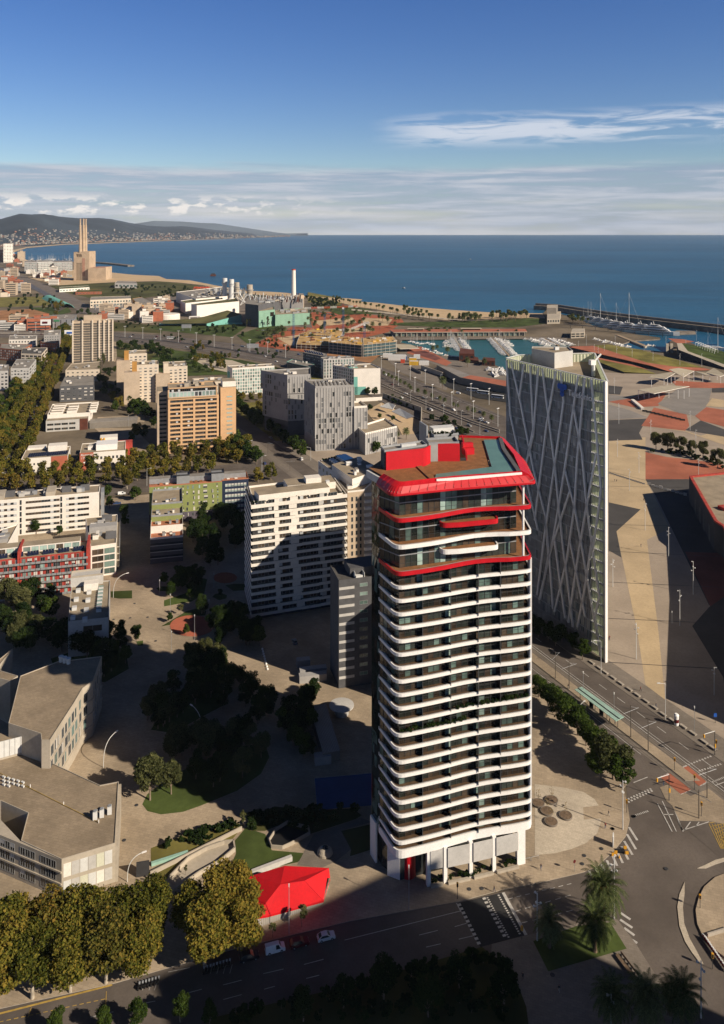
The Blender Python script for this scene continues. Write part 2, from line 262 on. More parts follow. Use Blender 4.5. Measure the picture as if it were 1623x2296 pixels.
# ------------------------------------------------------------------ mesh builder and object helpers
class MB:
 def __init__(s):s.v = [];s.f = [];s.m = [];s.mats = []
 def mi(s, name):
  if name not in s.mats:s.mats.append(name)
  return s.mats.index(name)
 def face(s, pts, mat):
  n = len(s.v);s.v+=[tuple(p)for p in pts];s.f.append(list(range(n, n+len(pts))));s.m.append(s.mi(mat))
 def hexa(s, p, mat):
  n = len(s.v);s.v+=[tuple(q)for q in p];k = s.mi(mat)
  for f in((3, 2, 1, 0), (4, 5, 6, 7), (0, 1, 5, 4), (1, 2, 6, 5), (2, 3, 7, 6), (3, 0, 4, 7)):
   s.f.append([n+i for i in f]);s.m.append(k)
 def box(s, x0, y0, z0, x1, y1, z1, mat):
  s.hexa([(x0, y0, z0), (x1, y0, z0), (x1, y1, z0), (x0, y1, z0), (x0, y0, z1), (x1, y0, z1), (x1, y1, z1), (x0, y1, z1)], mat)
 def rbox(s, p, w, d, z0, z1, mat, ang=ANG):
  q = RECT(p, w, d, ang);s.hexa([(x, y, z0)for x, y in q]+[(x, y, z1)for x, y in q], mat)
 def wall(s, p, q, th, z0, z1, mat):
  p, q = tuple(p[:2]), tuple(q[:2]);dx, dy = q[0]-p[0], q[1]-p[1];L = math.hypot(dx, dy)or 1;nx, ny = dy/L*th, -dx/L*th
  r = [(p[0]+nx, p[1]+ny), (q[0]+nx, q[1]+ny), q, p]
  s.hexa([(x, y, z0)for x, y in r]+[(x, y, z1)for x, y in r], mat)
 def poly(s, pts, mat):
  tri = tessellate_polygon([[Vector(p)for p in pts]]);n = len(s.v);s.v+=[tuple(p)for p in pts];k = s.mi(mat)
  up = sum(p[0]*q[1]-q[0]*p[1]for p, q in zip(pts, pts[1:]+pts[:1]))>0
  for a in tri:
   A, B, D = (pts[i]for i in a)
   w = (B[0]-A[0])*(D[1]-A[1])-(B[1]-A[1])*(D[0]-A[0])
   a = list(a)if w>=0 else list(a)[::-1]
   s.f.append([n+i for i in a]);s.m.append(k)
 def prism(s, poly, z0, z1, side, top=None, bottom=False):
  poly = CCW([tuple(p[:2])for p in poly]);n = len(poly)
  for i in range(n):
   p, q = poly[i], poly[(i+1)%n]
   s.face([(p[0], p[1], z0), (q[0], q[1], z0), (q[0], q[1], z1), (p[0], p[1], z1)], side)
  s.poly([(x, y, z1)for x, y in poly], top or side)
  if bottom:
   k = len(s.f);s.poly([(x, y, z0)for x, y in poly], side)
   for i in range(k, len(s.f)):s.f[i].reverse()
 def ring(s, poly, w, z0, z1, mat, top=None):
  poly = CCW([tuple(p[:2])for p in poly]);inn = INSET(poly, w);n = len(poly)
  for i in range(n):
   j = (i+1)%n;a, b, c, d = poly[i], poly[j], inn[j], inn[i]
   s.hexa([(x, y, z0)for x, y in(a, b, c, d)]+[(x, y, z1)for x, y in(a, b, c, d)], mat)
 def tube(s, p, q, r0, mat, r1=None, n=6, cap=True):
  p, q = Vector(p), Vector(q);r1 = r0 if r1 is None else r1;ax = (q-p)
  if ax.length<1e-6:return
  ax.normalize();a = ax.orthogonal().normalized();b = ax.cross(a);k = s.mi(mat);n0 = len(s.v)
  for c, r in((p, r0), (q, r1)):
   for i in range(n):
    t = 2*math.pi*i/n;s.v.append(tuple(c+(a*math.cos(t)+b*math.sin(t))*r))
  for i in range(n):
   j = (i+1)%n;s.f.append([n0+i, n0+j, n0+n+j, n0+n+i]);s.m.append(k)
  if cap:
   s.f.append([n0+n+i for i in range(n)]);s.m.append(k);s.f.append([n0+i for i in range(n)][::-1]);s.m.append(k)
 def lathe(s, x, y, prof, mat, n=16):
  k = s.mi(mat);n0 = len(s.v)
  for r, z in prof:
   for i in range(n):s.v.append((x+r*math.cos(2*math.pi*i/n), y+r*math.sin(2*math.pi*i/n), z))
  for a in range(len(prof)-1):
   for i in range(n):
    j = (i+1)%n;s.f.append([n0+a*n+i, n0+a*n+j, n0+(a+1)*n+j, n0+(a+1)*n+i]);s.m.append(k)
  s.f.append([n0+(len(prof)-1)*n+i for i in range(n)]);s.m.append(k)
 def mesh(s, name, smooth=False):
  me = bpy.data.meshes.new(name);me.from_pydata(s.v, [], s.f)
  for k in s.mats:me.materials.append(MATS[k])
  me.polygons.foreach_set('material_index', s.m)
  if smooth:me.polygons.foreach_set('use_smooth', [True]*len(s.f))
  me.update();return me
 def build(s, name, parent=None, smooth=False):
  o = bpy.data.objects.new(name, s.mesh(name, smooth));C.objects.link(o)
  if parent:attach(o, parent)
  return o
def attach(o, parent):
 o.parent = parent;o.location = Vector(o.location)-Vector(parent.get('base', (0, 0, 0)))
def thing(name, label, cat, loc=(0, 0, 0), group=None):
 o = bpy.data.objects.new(name, None);C.objects.link(o);o.empty_display_size = .5
 loc = tuple(loc)+(0, )*(3-len(loc));o.location = loc;o['base'] = loc
 return tag(o, label, cat, group)
def tag(o, label, cat, group=None):
 o['label'] = label;o['category'] = cat
 if group:o['group'] = group
 return o
def struct(o, kind='structure'):o['kind'] = kind;return o
def sub(o, parent):
 o.parent = parent;o.location = (0, 0, 0);return o
def inst(me, name, loc, rz=0.0, scale=(1, 1, 1), parent=None):
 o = bpy.data.objects.new(name, me);C.objects.link(o);o.location = loc;o.rotation_euler = (0, 0, rz);o.scale = scale
 if parent:attach(o, parent)
 return o
def copy_tree(o, parent=None):
 c = o.copy();C.objects.link(c);c.parent = parent
 for ch in o.children:copy_tree(ch, c)
 return c
_PZ = [0]
def patch(name, mat, pts, z=.02, kind='structure', kerb=None):
 """a sheet (or, with kerb, a slab with a kerb step) on the ground"""
 _PZ[0]+=1;dz = _PZ[0]*.00025;z+=dz
 b = MB();pts = CCW([tuple(p[:2])for p in pts])
 if kerb:kerb+=dz;b.prism(pts, 0.0, kerb, 'kerb', mat)
 else:b.poly([(x, y, z)for x, y in pts], mat)
 return struct(b.build(name), kind)
ORD = ['first', 'second', 'third', 'fourth', 'fifth', 'sixth', 'seventh', 'eighth', 'ninth', 'tenth', 'eleventh', 'twelfth', 'thirteenth', 'fourteenth', 'fifteenth', 'sixteenth', 'seventeenth', 'eighteenth', 'nineteenth', 'twentieth']
# one walking figure, grown over a skeleton of joints; every person is a copy of it
def body(seed):
 V = {'pel':(0, 0, .92, .135), 'wst':(0, .01, 1.08, .13), 'chs':(0, .02, 1.30, .155), 'nck':(0, .03, 1.50, .06), 'hed':(0, .05, 1.63, .095), 'top':(0, .05, 1.73, .07)}
 ed = [('pel', 'wst'), ('wst', 'chs'), ('chs', 'nck'), ('nck', 'hed'), ('hed', 'top')]
 for s, k in((-1, 'l'), (1, 'r')):
  st = .22*s;V.update({k+'hip':(s*.09, 0, .88, .095), k+'kne':(s*.10, st*.8+.04, .49, .062), k+'ank':(s*.10, st*1.3-.02, .09, .042), k+'toe':(s*.11, st*1.3+.14, .04, .036), k+'sho':(s*.19, .01, 1.42, .062), k+'elb':(s*.245, -st*.35-.04, 1.15, .042), k+'wri':(s*.25, -st*.8+.06, .93, .03), k+'han':(s*.25, -st*.9+.09, .84, .028)})
  ed+=[('pel', k+'hip'), (k+'hip', k+'kne'), (k+'kne', k+'ank'), (k+'ank', k+'toe'), ('chs', k+'sho'), (k+'sho', k+'elb'), (k+'elb', k+'wri'), (k+'wri', k+'han')]
 ks = list(V);me = bpy.data.meshes.new('person');me.from_pydata([V[k][:3]for k in ks], [(ks.index(a), ks.index(b))for a, b in ed], []);o = bpy.data.objects.new('person', me);C.objects.link(o)
 md = o.modifiers.new('skin', 'SKIN');
 for i, k in enumerate(ks):me.skin_vertices[0].data[i].radius = (V[k][3], V[k][3]);me.skin_vertices[0].data[i].use_root = (k=='pel')
 sb = o.modifiers.new('sub', 'SUBSURF');sb.levels = 1;sb.render_levels = 1
 ev = o.evaluated_get(bpy.context.evaluated_depsgraph_get());r = bpy.data.meshes.new_from_object(ev);bpy.data.objects.remove(o);return r
BASE = body(0)
# ================================================================== SETTING: sea, land, hills, streets
sea = MB();sea.face([(-24000, 150, -1.6), (24000, 150, -1.6), (24000, 22870, -1.6), (-24000, 22870, -1.6)], 'sea');struct(sea.build('sea'))
COAST = [(640, 530), (560, 533.5), (483, 536.5), (345, 541), (242, 545), (145, 548.5), (60, 556), (34, 561), (30, 570), (31, 578), (62, 583), (120, 585.5), (163, 587), (211, 588.5), (216, 600), (225, 607), (249, 611), (297, 616), (356, 619), (373, 626), (425, 628.5), (483, 640), (552, 652), (599, 654), (645, 657), (687, 665), (778, 669), (812, 671.5), (800, 676), (846, 679), (922, 688), (1010, 695), (1121, 702), (1216, 703), (1226, 694), (1246, 693), (1252, 703), (1290, 712), (1330, 730), (1400, 745), (1480, 757), (1480, 760), (1416, 764), (1381, 776), (1440, 784), (1492, 789), (1503, 764), (1540, 764), (1580, 783), (1640, 805), (1800, 860)]
coast = [(-1900, 21500)]+[G('I', *p)for p in COAST]+[(900, 600), (900, -500), (-15000, -500), (-15000, 23500), (-6000, 23500)]
basin = [G('I', *p)for p in[(897, 768), (943, 777), (984, 797), (1017, 800), (1075, 806), (1109, 818), (1140, 832), (1230, 812), (1290, 782), (1275, 769), (1190, 760), (1121, 757), (990, 757.5), (905, 758)]]
lb = MB();loops = [[Vector((x, y, 0))for x, y in CCW(coast)], [Vector((x, y, 0))for x, y in CCW(basin)]]
allp = [p for l in loops for p in l];lb.v = [tuple(p)for p in allp];lb.mi('urban_ground');lb.mi('rock')
for a in tessellate_polygon(loops):
 A, B, D = (allp[i]for i in a);w = (B-A).cross(D-A).z
 lb.f.append(list(a)if w>0 else list(a)[::-1]);lb.m.append(0)
for l in loops:
 for p, q in zip(l, l[1:]+l[:1]):
  lb.face([(p.x, p.y, -4), (q.x, q.y, -4), (q.x, q.y, 0), (p.x, p.y, 0)], 'rock')
struct(lb.build('ground'))
struct((lambda b:(b.poly([(x, y, -1.2)for x, y in INSET(CCW(basin), -6)], 'harbour'), b.build('harbour_water'))[1])(MB()))
def hill(name, mat, ridge, foot, kr, k1, u0, u1, nu, nd, amp, seed):
 rx = [r[0]for r in ridge];ry = [r[1]for r in ridge];us = np.linspace(u0, u1, nu);fs = np.linspace(0, 1, nd);fu = [p[0]for p in foot];fv = [p[1]for p in foot]
 rg = np.random.default_rng(seed);ph = rg.uniform(0, 6.28, (14, 2));fr = rg.uniform(.6, 1.6, 14)
 b = MB();k = b.mi(mat)
 for f_ in fs:
  for u in us:
   d0 = F*EYE/(np.interp(u, fu, fv)-V0);dr = d0*kr;d1 = d0*k1;d = d0+(d1-d0)*f_
   x = (u-U0)/F*d;zr = (EYE+(V0-np.interp(u, rx, ry))/F*dr)
   t = (d-d0)/(dr-d0);t = t if t<1 else max(0, 1-(d-dr)/(d1-dr))
   n = 0
   for i in range(14):
    w = (1.0/(i+1));s = .0006*fr[i]*(1+.55*i);n+=w*math.sin(x*s*math.cos(ph[i, 0])*1.6+d*s*math.sin(ph[i, 0])+ph[i, 1])
   e = t*t*(3-2*t);b.v.append((x, d, max(-2, zr*(e*.75+.25*t)+amp*n*math.sin(math.pi*min(1, t))*.5+(rg.random()-.5)*5*t)))
 for j in range(nd-1):
  for i in range(nu-1):
   a = j*nu+i;b.f.append([a, a+1, a+1+nu, a+nu]);b.m.append(k)
 return struct(b.build(name, smooth=True))
hill('hills', 'hill', [(-80, 500), (0, 491.6), (20, 486), (45, 479.5), (70, 481), (97, 479.5), (120, 483), (138, 486), (173, 489), (224, 488.5), (249, 491), (293, 500), (330, 506), (370, 508), (410, 507), (440, 510), (480, 515), (540, 521), (620, 528), (690, 531)], [(-80, 553), (60, 552), (145, 546.5), (242, 543.5), (345, 540), (483, 536), (560, 533.2), (690, 529.5)], 1.42, 1.8, -70, 690, 190, 46, 34, 3)
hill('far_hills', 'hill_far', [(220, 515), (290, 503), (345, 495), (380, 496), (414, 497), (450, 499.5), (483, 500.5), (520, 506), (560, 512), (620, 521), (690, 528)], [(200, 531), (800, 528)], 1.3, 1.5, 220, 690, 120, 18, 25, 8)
I = lambda*p:[G('I', *q)for q in p]
# -- far ground
patch('beach', 'sand', I((249, 611), (297, 616), (356, 619), (373, 626), (425, 628.5), (483, 640), (552, 652), (599, 654), (645, 657), (687, 665), (778, 669), (812, 671.5), (800, 676), (846, 679), (922, 688), (1010, 695), (1121, 702), (1216, 703), (1222, 714), (1121, 713.5), (998, 718), (922, 709), (846, 694), (800, 688), (732, 671), (683, 667), (596, 662.5), (535, 657), (455, 639.5), (406, 634), (360, 631), (249, 622)), .3)
patch('beach', 'sand', I((560, 533.6), (345, 541.1), (145, 548.7), (60, 556.2), (30, 566), (24, 562), (60, 554), (145, 547), (345, 540)), .4)
patch('station_yard', 'sand', I((216, 600), (249, 612), (297, 617), (356, 620), (350, 630), (250, 633), (130, 640), (60, 622), (90, 613)), .25)
patch('scrubland', 'scrub', I((110, 640), (250, 634), (360, 631), (430, 638), (535, 657), (600, 664), (560, 668), (440, 650), (300, 672), (200, 668), (130, 652)), .2)
patch('field', 'grass_dry', I((-30, 668), (120, 664), (152, 672), (150, 684), (-30, 690)), .2);patch('field', 'earth', I((-30, 698), (70, 693), (108, 703), (60, 716), (-30, 722)), .2)
patch('field', 'grass', I((70, 690), (150, 686), (160, 700), (110, 712)), .15)
patch('railway', 'rail', I((-10, 596), (60, 622), (118, 652), (150, 690), (128, 700), (96, 660), (-10, 606)), .3)
patch('motorway', 'asphalt_pale', I((20, 606), (60, 622), (150, 658), (225, 700), (190, 706), (118, 662), (60, 632), (-10, 612)), .3)
MOTOR_U = [(-30, 738), (60, 738), (200, 741), (364, 752), (450, 762), (536, 772), (620, 782), (700, 793), (760, 801), (830, 815), (900, 840), (1000, 880), (1140, 938), (1260, 1000)]
MOTOR_L = [(1190, 1025), (1050, 990), (920, 935), (850, 900), (790, 868), (690, 834), (600, 814), (540, 803), (450, 788), (364, 777), (200, 760), (60, 757), (-30, 757)]
patch('motorway', 'asphalt', I(*(MOTOR_U+MOTOR_L)), .25)
for t, mt in((.07, 'line_white'), (.30, 'line_white'), (.47, 'kerb'), (.53, 'kerb'), (.75, 'line_white'), (.95, 'line_white')):
 b = MB();L = MOTOR_L[::-1];ua = [p[0]for p in MOTOR_U];va = [p[1]for p in MOTOR_U];ul = [p[0]for p in L];vl = [p[1]for p in L]
 pts = []
 for u in range(-20, 1130, 30):pts.append(G('I', u, np.interp(u, ua, va)*(1-t)+np.interp(u, ul, vl)*t))
 for p, q in zip(pts, pts[1:]):
  w = .5 if mt=='kerb' else .25
  b.wall(p, q, w, .26, .34 if mt=='line_white' else 1.1, mt)
 struct(b.build('road_marking' if mt=='line_white' else 'motorway_barrier'))
patch('park', 'grass', I((330, 778), (430, 790), (540, 808), (640, 832), (700, 850), (640, 862), (500, 840), (380, 845), (300, 800)), .12)
patch('park_path', 'paver_pale', I((420, 800), (520, 808), (610, 838), (540, 842), (470, 826)), .18)
patch('verge', 'grass', I((364, 742), (520, 756), (560, 728), (520, 715), (380, 722), (330, 735)), .15)
patch('verge', 'grass', I((535, 806), (690, 838), (690, 850), (560, 824)), .2);patch('verge', 'grass', I((560, 775), (640, 735), (600, 728), (530, 752)), .2)
patch('palm_park', 'red_earth', I((560, 776), (650, 735), (700, 700), (790, 700), (900, 715), (905, 722), (870, 745), (760, 770), (690, 790)), .1)
for q in([(620, 758), (690, 748), (720, 760), (650, 775)], [(700, 720), (790, 712), (800, 724), (720, 732)], [(810, 712), (880, 716), (870, 730), (815, 732)], [(720, 738), (830, 735), (840, 742), (740, 750)]):
 patch('sandy_court', 'sand', I(*q), .25)
patch('lawn', 'grass', I((720, 690), (760, 684), (830, 694), (850, 704), (760, 706)), .3);patch('lawn', 'grass', GS('C3', [(-120, 280), (0, 285), (500, 302), (1060, 302), (1200, 285), (1350, 268), (1350, 222), (1180, 214), (700, 242), (0, 258)]), .3)
patch('promenade', 'paver_pale', GS('C3', [(-450, 130), (0, 175), (500, 225), (700, 236), (700, 243), (500, 236), (0, 187), (-450, 145)]), .4)
patch('grass_verge', 'grass_dry', I((690, 655), (780, 672), (760, 684), (690, 678)), .2)
patch('quay', 'paver_grey', GS('C3', [(-40, 395), (1200, 388), (1550, 400), (1550, 440), (1180, 408), (600, 412), (0, 420)]), .1)
patch('quay', 'paver_grey', I((880, 770), (943, 779), (984, 799), (1075, 808), (1140, 834), (1140, 870), (1060, 845), (960, 812), (880, 785)), .1)
patch('esplanade', 'plaza_red', GS('C3', [(120, 490), (200, 480), (480, 630), (430, 660), (60, 540)]), .25);patch('esplanade', 'plaza_wine', GS('C3', [(90, 530), (230, 520), (380, 590), (330, 610)]), .4)
patch('station_ground', 'asphalt_pale', I((170, 706), (280, 690), (390, 705), (500, 722), (700, 735), (690, 690), (560, 665), (440, 655), (300, 674), (180, 690)), .1)
for q, mt in(([(160, 716), (364, 730), (364, 748), (200, 738)], 'scrub'), ([(-30, 722), (130, 722), (160, 736), (-30, 736)], 'grass_dry'), ([(230, 762), (364, 780), (330, 815), (262, 800)], 'scrub'), ([(176, 760), (260, 764), (262, 800), (258, 812)], 'paver'), ([(700, 838), (790, 872), (760, 890), (690, 860)], 'grass_dry'), ([(620, 768), (700, 792), (830, 814), (860, 790), (760, 772), (690, 760)], 'earth'), ([(860, 800), (905, 790), (1010, 850), (1000, 876), (900, 836)], 'paver_grey'), ([(210, 960), (300, 960), (350, 1010), (290, 1020)], 'paver'), ([(505, 905), (620, 900), (680, 990), (620, 990)], 'grass_dry')):patch('waste_ground' if mt in('scrub', 'earth')else 'verge', mt, I(*q), .12)
# -- middle: boulevard with trees, cross street, Diagonal avenue
patch('boulevard', 'asphalt', I((-60, 1000), (40, 850), (105, 770), (140, 745), (172, 745), (150, 800), (118, 870), (60, 990), (-10, 1130), (-90, 1130)), .05)
patch('boulevard_walk', 'paver', I((-60, 1040), (60, 860), (118, 770), (128, 772), (80, 870), (-20, 1070)), .16)
patch('cross_street', 'asphalt', I((-60, 1145), (340, 1102), (560, 1075), (725, 1060), (725, 1012), (560, 1036), (340, 1060), (-60, 1092)), .06)
def DX(x0, d):return(x0-.484*(d-300), d)
def STRIP(name, mat, x0, x1, d0, d1, z=.02, kerb=None):return patch(name, mat, [DX(x0, d0), DX(x1, d0), DX(x1, d1), DX(x0, d1)], z, kerb=kerb)
STRIP('tram_avenue', 'asphalt', 50, 92, 190, 860, .07)
patch('junction', 'asphalt', I((-40, 2310), (-40, 2262), (256, 2206), (520, 2130), (785, 2066), (1027, 2023), (1214, 1979), (1307, 1957), (1410, 1840), (1400, 1700), (1480, 1640), (1700, 1760), (1900, 2000), (1800, 2400), (1000, 2420)), .03)
KERB = [(-20, 2267), (256, 2206), (520, 2130), (785, 2066), (1027, 2023), (1121, 1997), (1214, 1979), (1307, 1957), (1338, 1945), (1378, 1907), (1403, 1876), (1412, 1839), (1406, 1799), (1397, 1769), (1422, 1739), (1394, 1700), (1331, 1643), (1200, 1525)]
patch('campus_paving', 'paver', I(*KERB)+[DX(59, 400), DX(59, 500)]+I((340, 1108), (-60, 1150)), kerb=.13)
patch('forecourt', 'paver_pale', GS('B5', [(80, 1300), (300, 1325), (480, 1365), (570, 1425), (615, 1500), (622, 1600), (590, 1700), (500, 1780), (380, 1830), (240, 1865), (80, 1880)], .13), .16)
patch('forecourt', 'paver', GS('B5', [(475, 1490), (600, 1475), (615, 1500), (620, 1580), (480, 1590)], .13), .18)
# tram platforms, rails, station
STRIP('tram_bed', 'paver_grey', 64.2, 73.4, 219, 860, .10);STRIP('tram_platform', 'paver', 66.6, 71.0, 238, 318, kerb=.3)
for x in(64.9, 66.0, 71.6, 72.7):STRIP('rail', 'rail', x, x+.18, 205, 860, .125)
STRIP('road_edge_line', 'line_white', 73.9, 74.15, 232, 420, .10);STRIP('road_edge_line', 'line_white', 63.3, 63.5, 250, 330, .10);STRIP('road_edge_line', 'line_white', 75.2, 75.4, 232, 420, .10)
for k in range(26):
 d = 236+k*8.2;STRIP('lane_dash', 'line_white', 80.3, 80.55, d, d+3.4, .10)
STRIP('bench_walk', 'paver_grey', 85.7, 96.5, 238, 620, kerb=.15)
# crossing with red paving
for q in([(1260, 1180), (1330, 1155), (1480, 1285), (1420, 1320)], [(1100, 1245), (1180, 1215), (1355, 1350), (1270, 1385)]):
 patch('red_crossing', 'plaza_red', GS('B5', q), .16)
b = MB()
def dashes(b, zm, p, q, n, fw, hw, mat='line_white', z=.17):
 a, c = G(zm, *p), G(zm, *q);L = math.dist(a, c);ux, uy = (c[0]-a[0])/L, (c[1]-a[1])/L;st = L/n
 for i in range(n):
  s0, s1 = i*st, i*st+st*fw
  P = lambda s, w:(a[0]+ux*s-uy*w, a[1]+uy*s+ux*w, z)
  b.face([P(s0, -hw), P(s1, -hw), P(s1, hw), P(s0, hw)], mat)
# crosswalk on the lower street: dark strip with dotted edges and a stop line
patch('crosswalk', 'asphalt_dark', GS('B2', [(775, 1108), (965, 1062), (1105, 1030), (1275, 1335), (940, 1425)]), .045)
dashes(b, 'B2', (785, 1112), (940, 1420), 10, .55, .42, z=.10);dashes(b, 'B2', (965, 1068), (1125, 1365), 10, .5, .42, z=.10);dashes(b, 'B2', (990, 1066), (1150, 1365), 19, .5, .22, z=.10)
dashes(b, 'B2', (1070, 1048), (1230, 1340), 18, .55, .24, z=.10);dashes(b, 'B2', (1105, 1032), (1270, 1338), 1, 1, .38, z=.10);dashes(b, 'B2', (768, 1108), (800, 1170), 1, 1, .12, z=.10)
for p, q, n, f in(((1140, 1078), (1623, 960), 8, .55), ((1190, 1168), (1623, 1040), 6, .55), ((1235, 1252), (1640, 1150), 5, .55), ((-40, 1375), (795, 1165), 1, 1), ((500, 1338), (640, 1303), 1, .95), ((755, 1278), (845, 1252), 1, .95), ((550, 1425), (660, 1400), 1, .95), ((785, 1368), (890, 1343), 1, .95)):dashes(b, 'B2', p, q, n, f, .08, z=.085)
for p, q, n, f in(((420, 1010), (525, 985), 1, 1), ((640, 950), (720, 935), 1, 1), ((830, 908), (935, 880), 1, 1), ((1035, 860), (1120, 838), 1, 1), ((1220, 808), (1315, 786), 1, 1), ((1410, 765), (1500, 741), 1, 1), ((1035, 928), (1120, 905), 1, 1), ((1225, 880), (1275, 866), 1, 1), ((1420, 830), (1480, 815), 1, 1), ((780, 800), (880, 780), 1, 1)):dashes(b, 'B8', p, q, n, f, .08, z=.085)
dashes(b, 'B8', (-40, 1040), (500, 922), 16, .6, .09, 'line_yellow', .085);dashes(b, 'B8', (-20, 1000), (520, 862), 1, 1, .22, 'line_yellow', .19);dashes(b, 'B8', (130, 1010), (145, 965), 1, 1, .07, 'line_yellow', .085);dashes(b, 'B8', (490, 960), (493, 890), 1, 1, .07, 'line_yellow', .085)
for x in(640, 660, 690, 715):dashes(b, 'B8', (x, 885), (x+18, 835), 1, 1, .05, z=.085)
for x in(940, 975, 1005, 1035, 1065):dashes(b, 'B8', (x, 808), (x+12, 765), 1, 1, .05, z=.085)
for p, q in(((645, 515), (665, 555)), ((690, 490), (712, 535)), ((735, 468), (760, 515)), ((775, 440), (800, 500)), ((815, 405), (848, 480)), ((850, 380), (890, 460)), ((880, 340), (930, 435)), ((900, 300), (960, 400)), ((920, 250), (985, 360)), ((935, 200), (995, 295)), ((875, 822), (945, 870)), ((870, 870), (960, 930)), ((900, 930), (975, 985)), ((945, 1010), (995, 1040))):dashes(b, 'B6', p, q, 1, 1, .32, z=.085)
for p, q in(((1250, 1600), (1290, 1690)), ((1350, 1610), (1300, 1680)), ((1420, 1612), (1390, 1650)), ((1285, 1680), (1500, 1610)), ((1080, 1460), (1200, 1690)), ((1120, 1440), (1235, 1690)), ((1190, 1440), (1285, 1680)), ((1125, 1550), (1210, 1550)), ((885, 1290), (1000, 1245)), ((1550, 1315), (1640, 1280))):dashes(b, 'B5', p, q, 1, 1, .13, z=.13)
for p, q in(((840, 1450), (1050, 1350)), ((840, 1425), (1040, 1335)), ((890, 1560), (1010, 1520)), ((1330, 1145), (1530, 1070)), ((1420, 1195), (1610, 1135)), ((1530, 1285), (1640, 1240))):dashes(b, 'B5', p, q, 9, .5, .30, z=.13)
for i in range(7):
 dashes(b, 'B5', (1500+i*20, 1620+i*28), (1623, 1600+i*24), 1, 1, .10, 'line_yellow', .13);dashes(b, 'B5', (1500+i*24, 1625), (1600+i*10, 1830), 1, 1, .10, 'line_yellow', .13)
for(x, y)in((1265, 1185), (1290, 1170), (1310, 1160), (1430, 1310), (1455, 1300), (1475, 1288), (1115, 1247), (1140, 1238), (1165, 1225), (1275, 1378), (1305, 1365), (1335, 1352)):dashes(b, 'B5', (x-10, y+4), (x+12, y-5), 1, 1, .4, z=.18)
struct(b.build('road_marking'))
# traffic islands and the roundabout at the right edge
patch('tram_island', 'paver', GS('B5', [(1155, 1440), (1200, 1480), (1260, 1600), (1500, 1605), (1700, 1640), (1700, 1500), (1500, 1340), (1350, 1400), (1180, 1300), (1100, 1330)]), kerb=.13)
patch('roundabout', 'paver', GS('B6', [(1640, 540), (1560, 570), (1480, 640), (1440, 720), (1418, 810), (1430, 910), (1470, 1000), (1560, 1100), (1640, 1160), (1900, 1100), (1950, 700), (1800, 560)]), kerb=.4)
patch('traffic_island', 'paver_pale', GS('B6', [(1338, 600), (1300, 690), (1285, 780), (1300, 920), (1340, 1030), (1390, 1110), (1450, 1190), (1475, 1195), (1430, 1110), (1375, 1010), (1335, 900), (1325, 780), (1338, 680)]), kerb=.18)
patch('traffic_island', 'paver_pale', GS('B6', [(1430, 500), (1480, 480), (1560, 440), (1640, 420), (1640, 445), (1560, 470), (1490, 500)]), kerb=.18)
patch('median_walk', 'paver_grey', GS('B6', [(-60, 1050), (200, 985), (560, 900), (850, 870), (980, 1040), (1100, 1230), (1180, 1350), (1300, 1560), (1350, 1700), (400, 1800), (-80, 1700)]), kerb=.13)
patch('planted_median', 'scrub', I((420, 2340), (480, 2283), (785, 2212), (1080, 2125), (1150, 2180), (1180, 2260), (1190, 2340)), kerb=.2)
patch('palm_lawn', 'grass', GS('B6', [(240, 1025), (560, 915), (800, 890), (918, 1080), (350, 1245)], .13), .17)
# the plaza: one big floor of coloured stone in sharp-edged fields
patch('plaza', 'plaza_beige', [DX(96.5, 235), DX(96.5, 620)]+I((1180, 960), (1310, 850), (1340, 835), (1640, 845), (1800, 900))+[(330, 420), (260, 235)], kerb=.17)
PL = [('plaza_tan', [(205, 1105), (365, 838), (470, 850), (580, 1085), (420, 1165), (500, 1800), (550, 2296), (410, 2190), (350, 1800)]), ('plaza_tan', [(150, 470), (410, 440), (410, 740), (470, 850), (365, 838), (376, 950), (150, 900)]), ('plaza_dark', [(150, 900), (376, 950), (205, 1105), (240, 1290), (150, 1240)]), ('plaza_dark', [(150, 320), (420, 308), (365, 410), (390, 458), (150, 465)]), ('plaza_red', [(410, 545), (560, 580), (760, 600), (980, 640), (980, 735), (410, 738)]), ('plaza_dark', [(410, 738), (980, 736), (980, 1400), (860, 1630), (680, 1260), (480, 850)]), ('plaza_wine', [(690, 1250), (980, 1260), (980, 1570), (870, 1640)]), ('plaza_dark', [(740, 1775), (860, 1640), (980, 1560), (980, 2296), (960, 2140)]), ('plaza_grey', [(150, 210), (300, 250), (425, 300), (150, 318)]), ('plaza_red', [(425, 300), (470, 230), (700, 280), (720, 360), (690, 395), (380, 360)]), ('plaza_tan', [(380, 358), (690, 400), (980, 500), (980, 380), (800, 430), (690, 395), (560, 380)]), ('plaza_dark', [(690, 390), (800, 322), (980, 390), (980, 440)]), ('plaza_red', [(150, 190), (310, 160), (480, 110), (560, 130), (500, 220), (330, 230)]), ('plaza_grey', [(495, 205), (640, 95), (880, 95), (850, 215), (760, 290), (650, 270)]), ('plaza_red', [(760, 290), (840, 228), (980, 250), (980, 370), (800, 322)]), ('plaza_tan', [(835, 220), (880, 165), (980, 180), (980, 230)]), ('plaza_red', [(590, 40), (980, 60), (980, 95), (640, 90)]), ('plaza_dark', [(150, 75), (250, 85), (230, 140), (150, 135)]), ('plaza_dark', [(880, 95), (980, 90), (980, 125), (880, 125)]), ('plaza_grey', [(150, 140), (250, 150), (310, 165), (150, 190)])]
for i, (mt, q)in enumerate(PL):patch('paving_field', mt, [LERP(p, p, 0)for p in GS('B4', q, .17)], .19+.006*i)
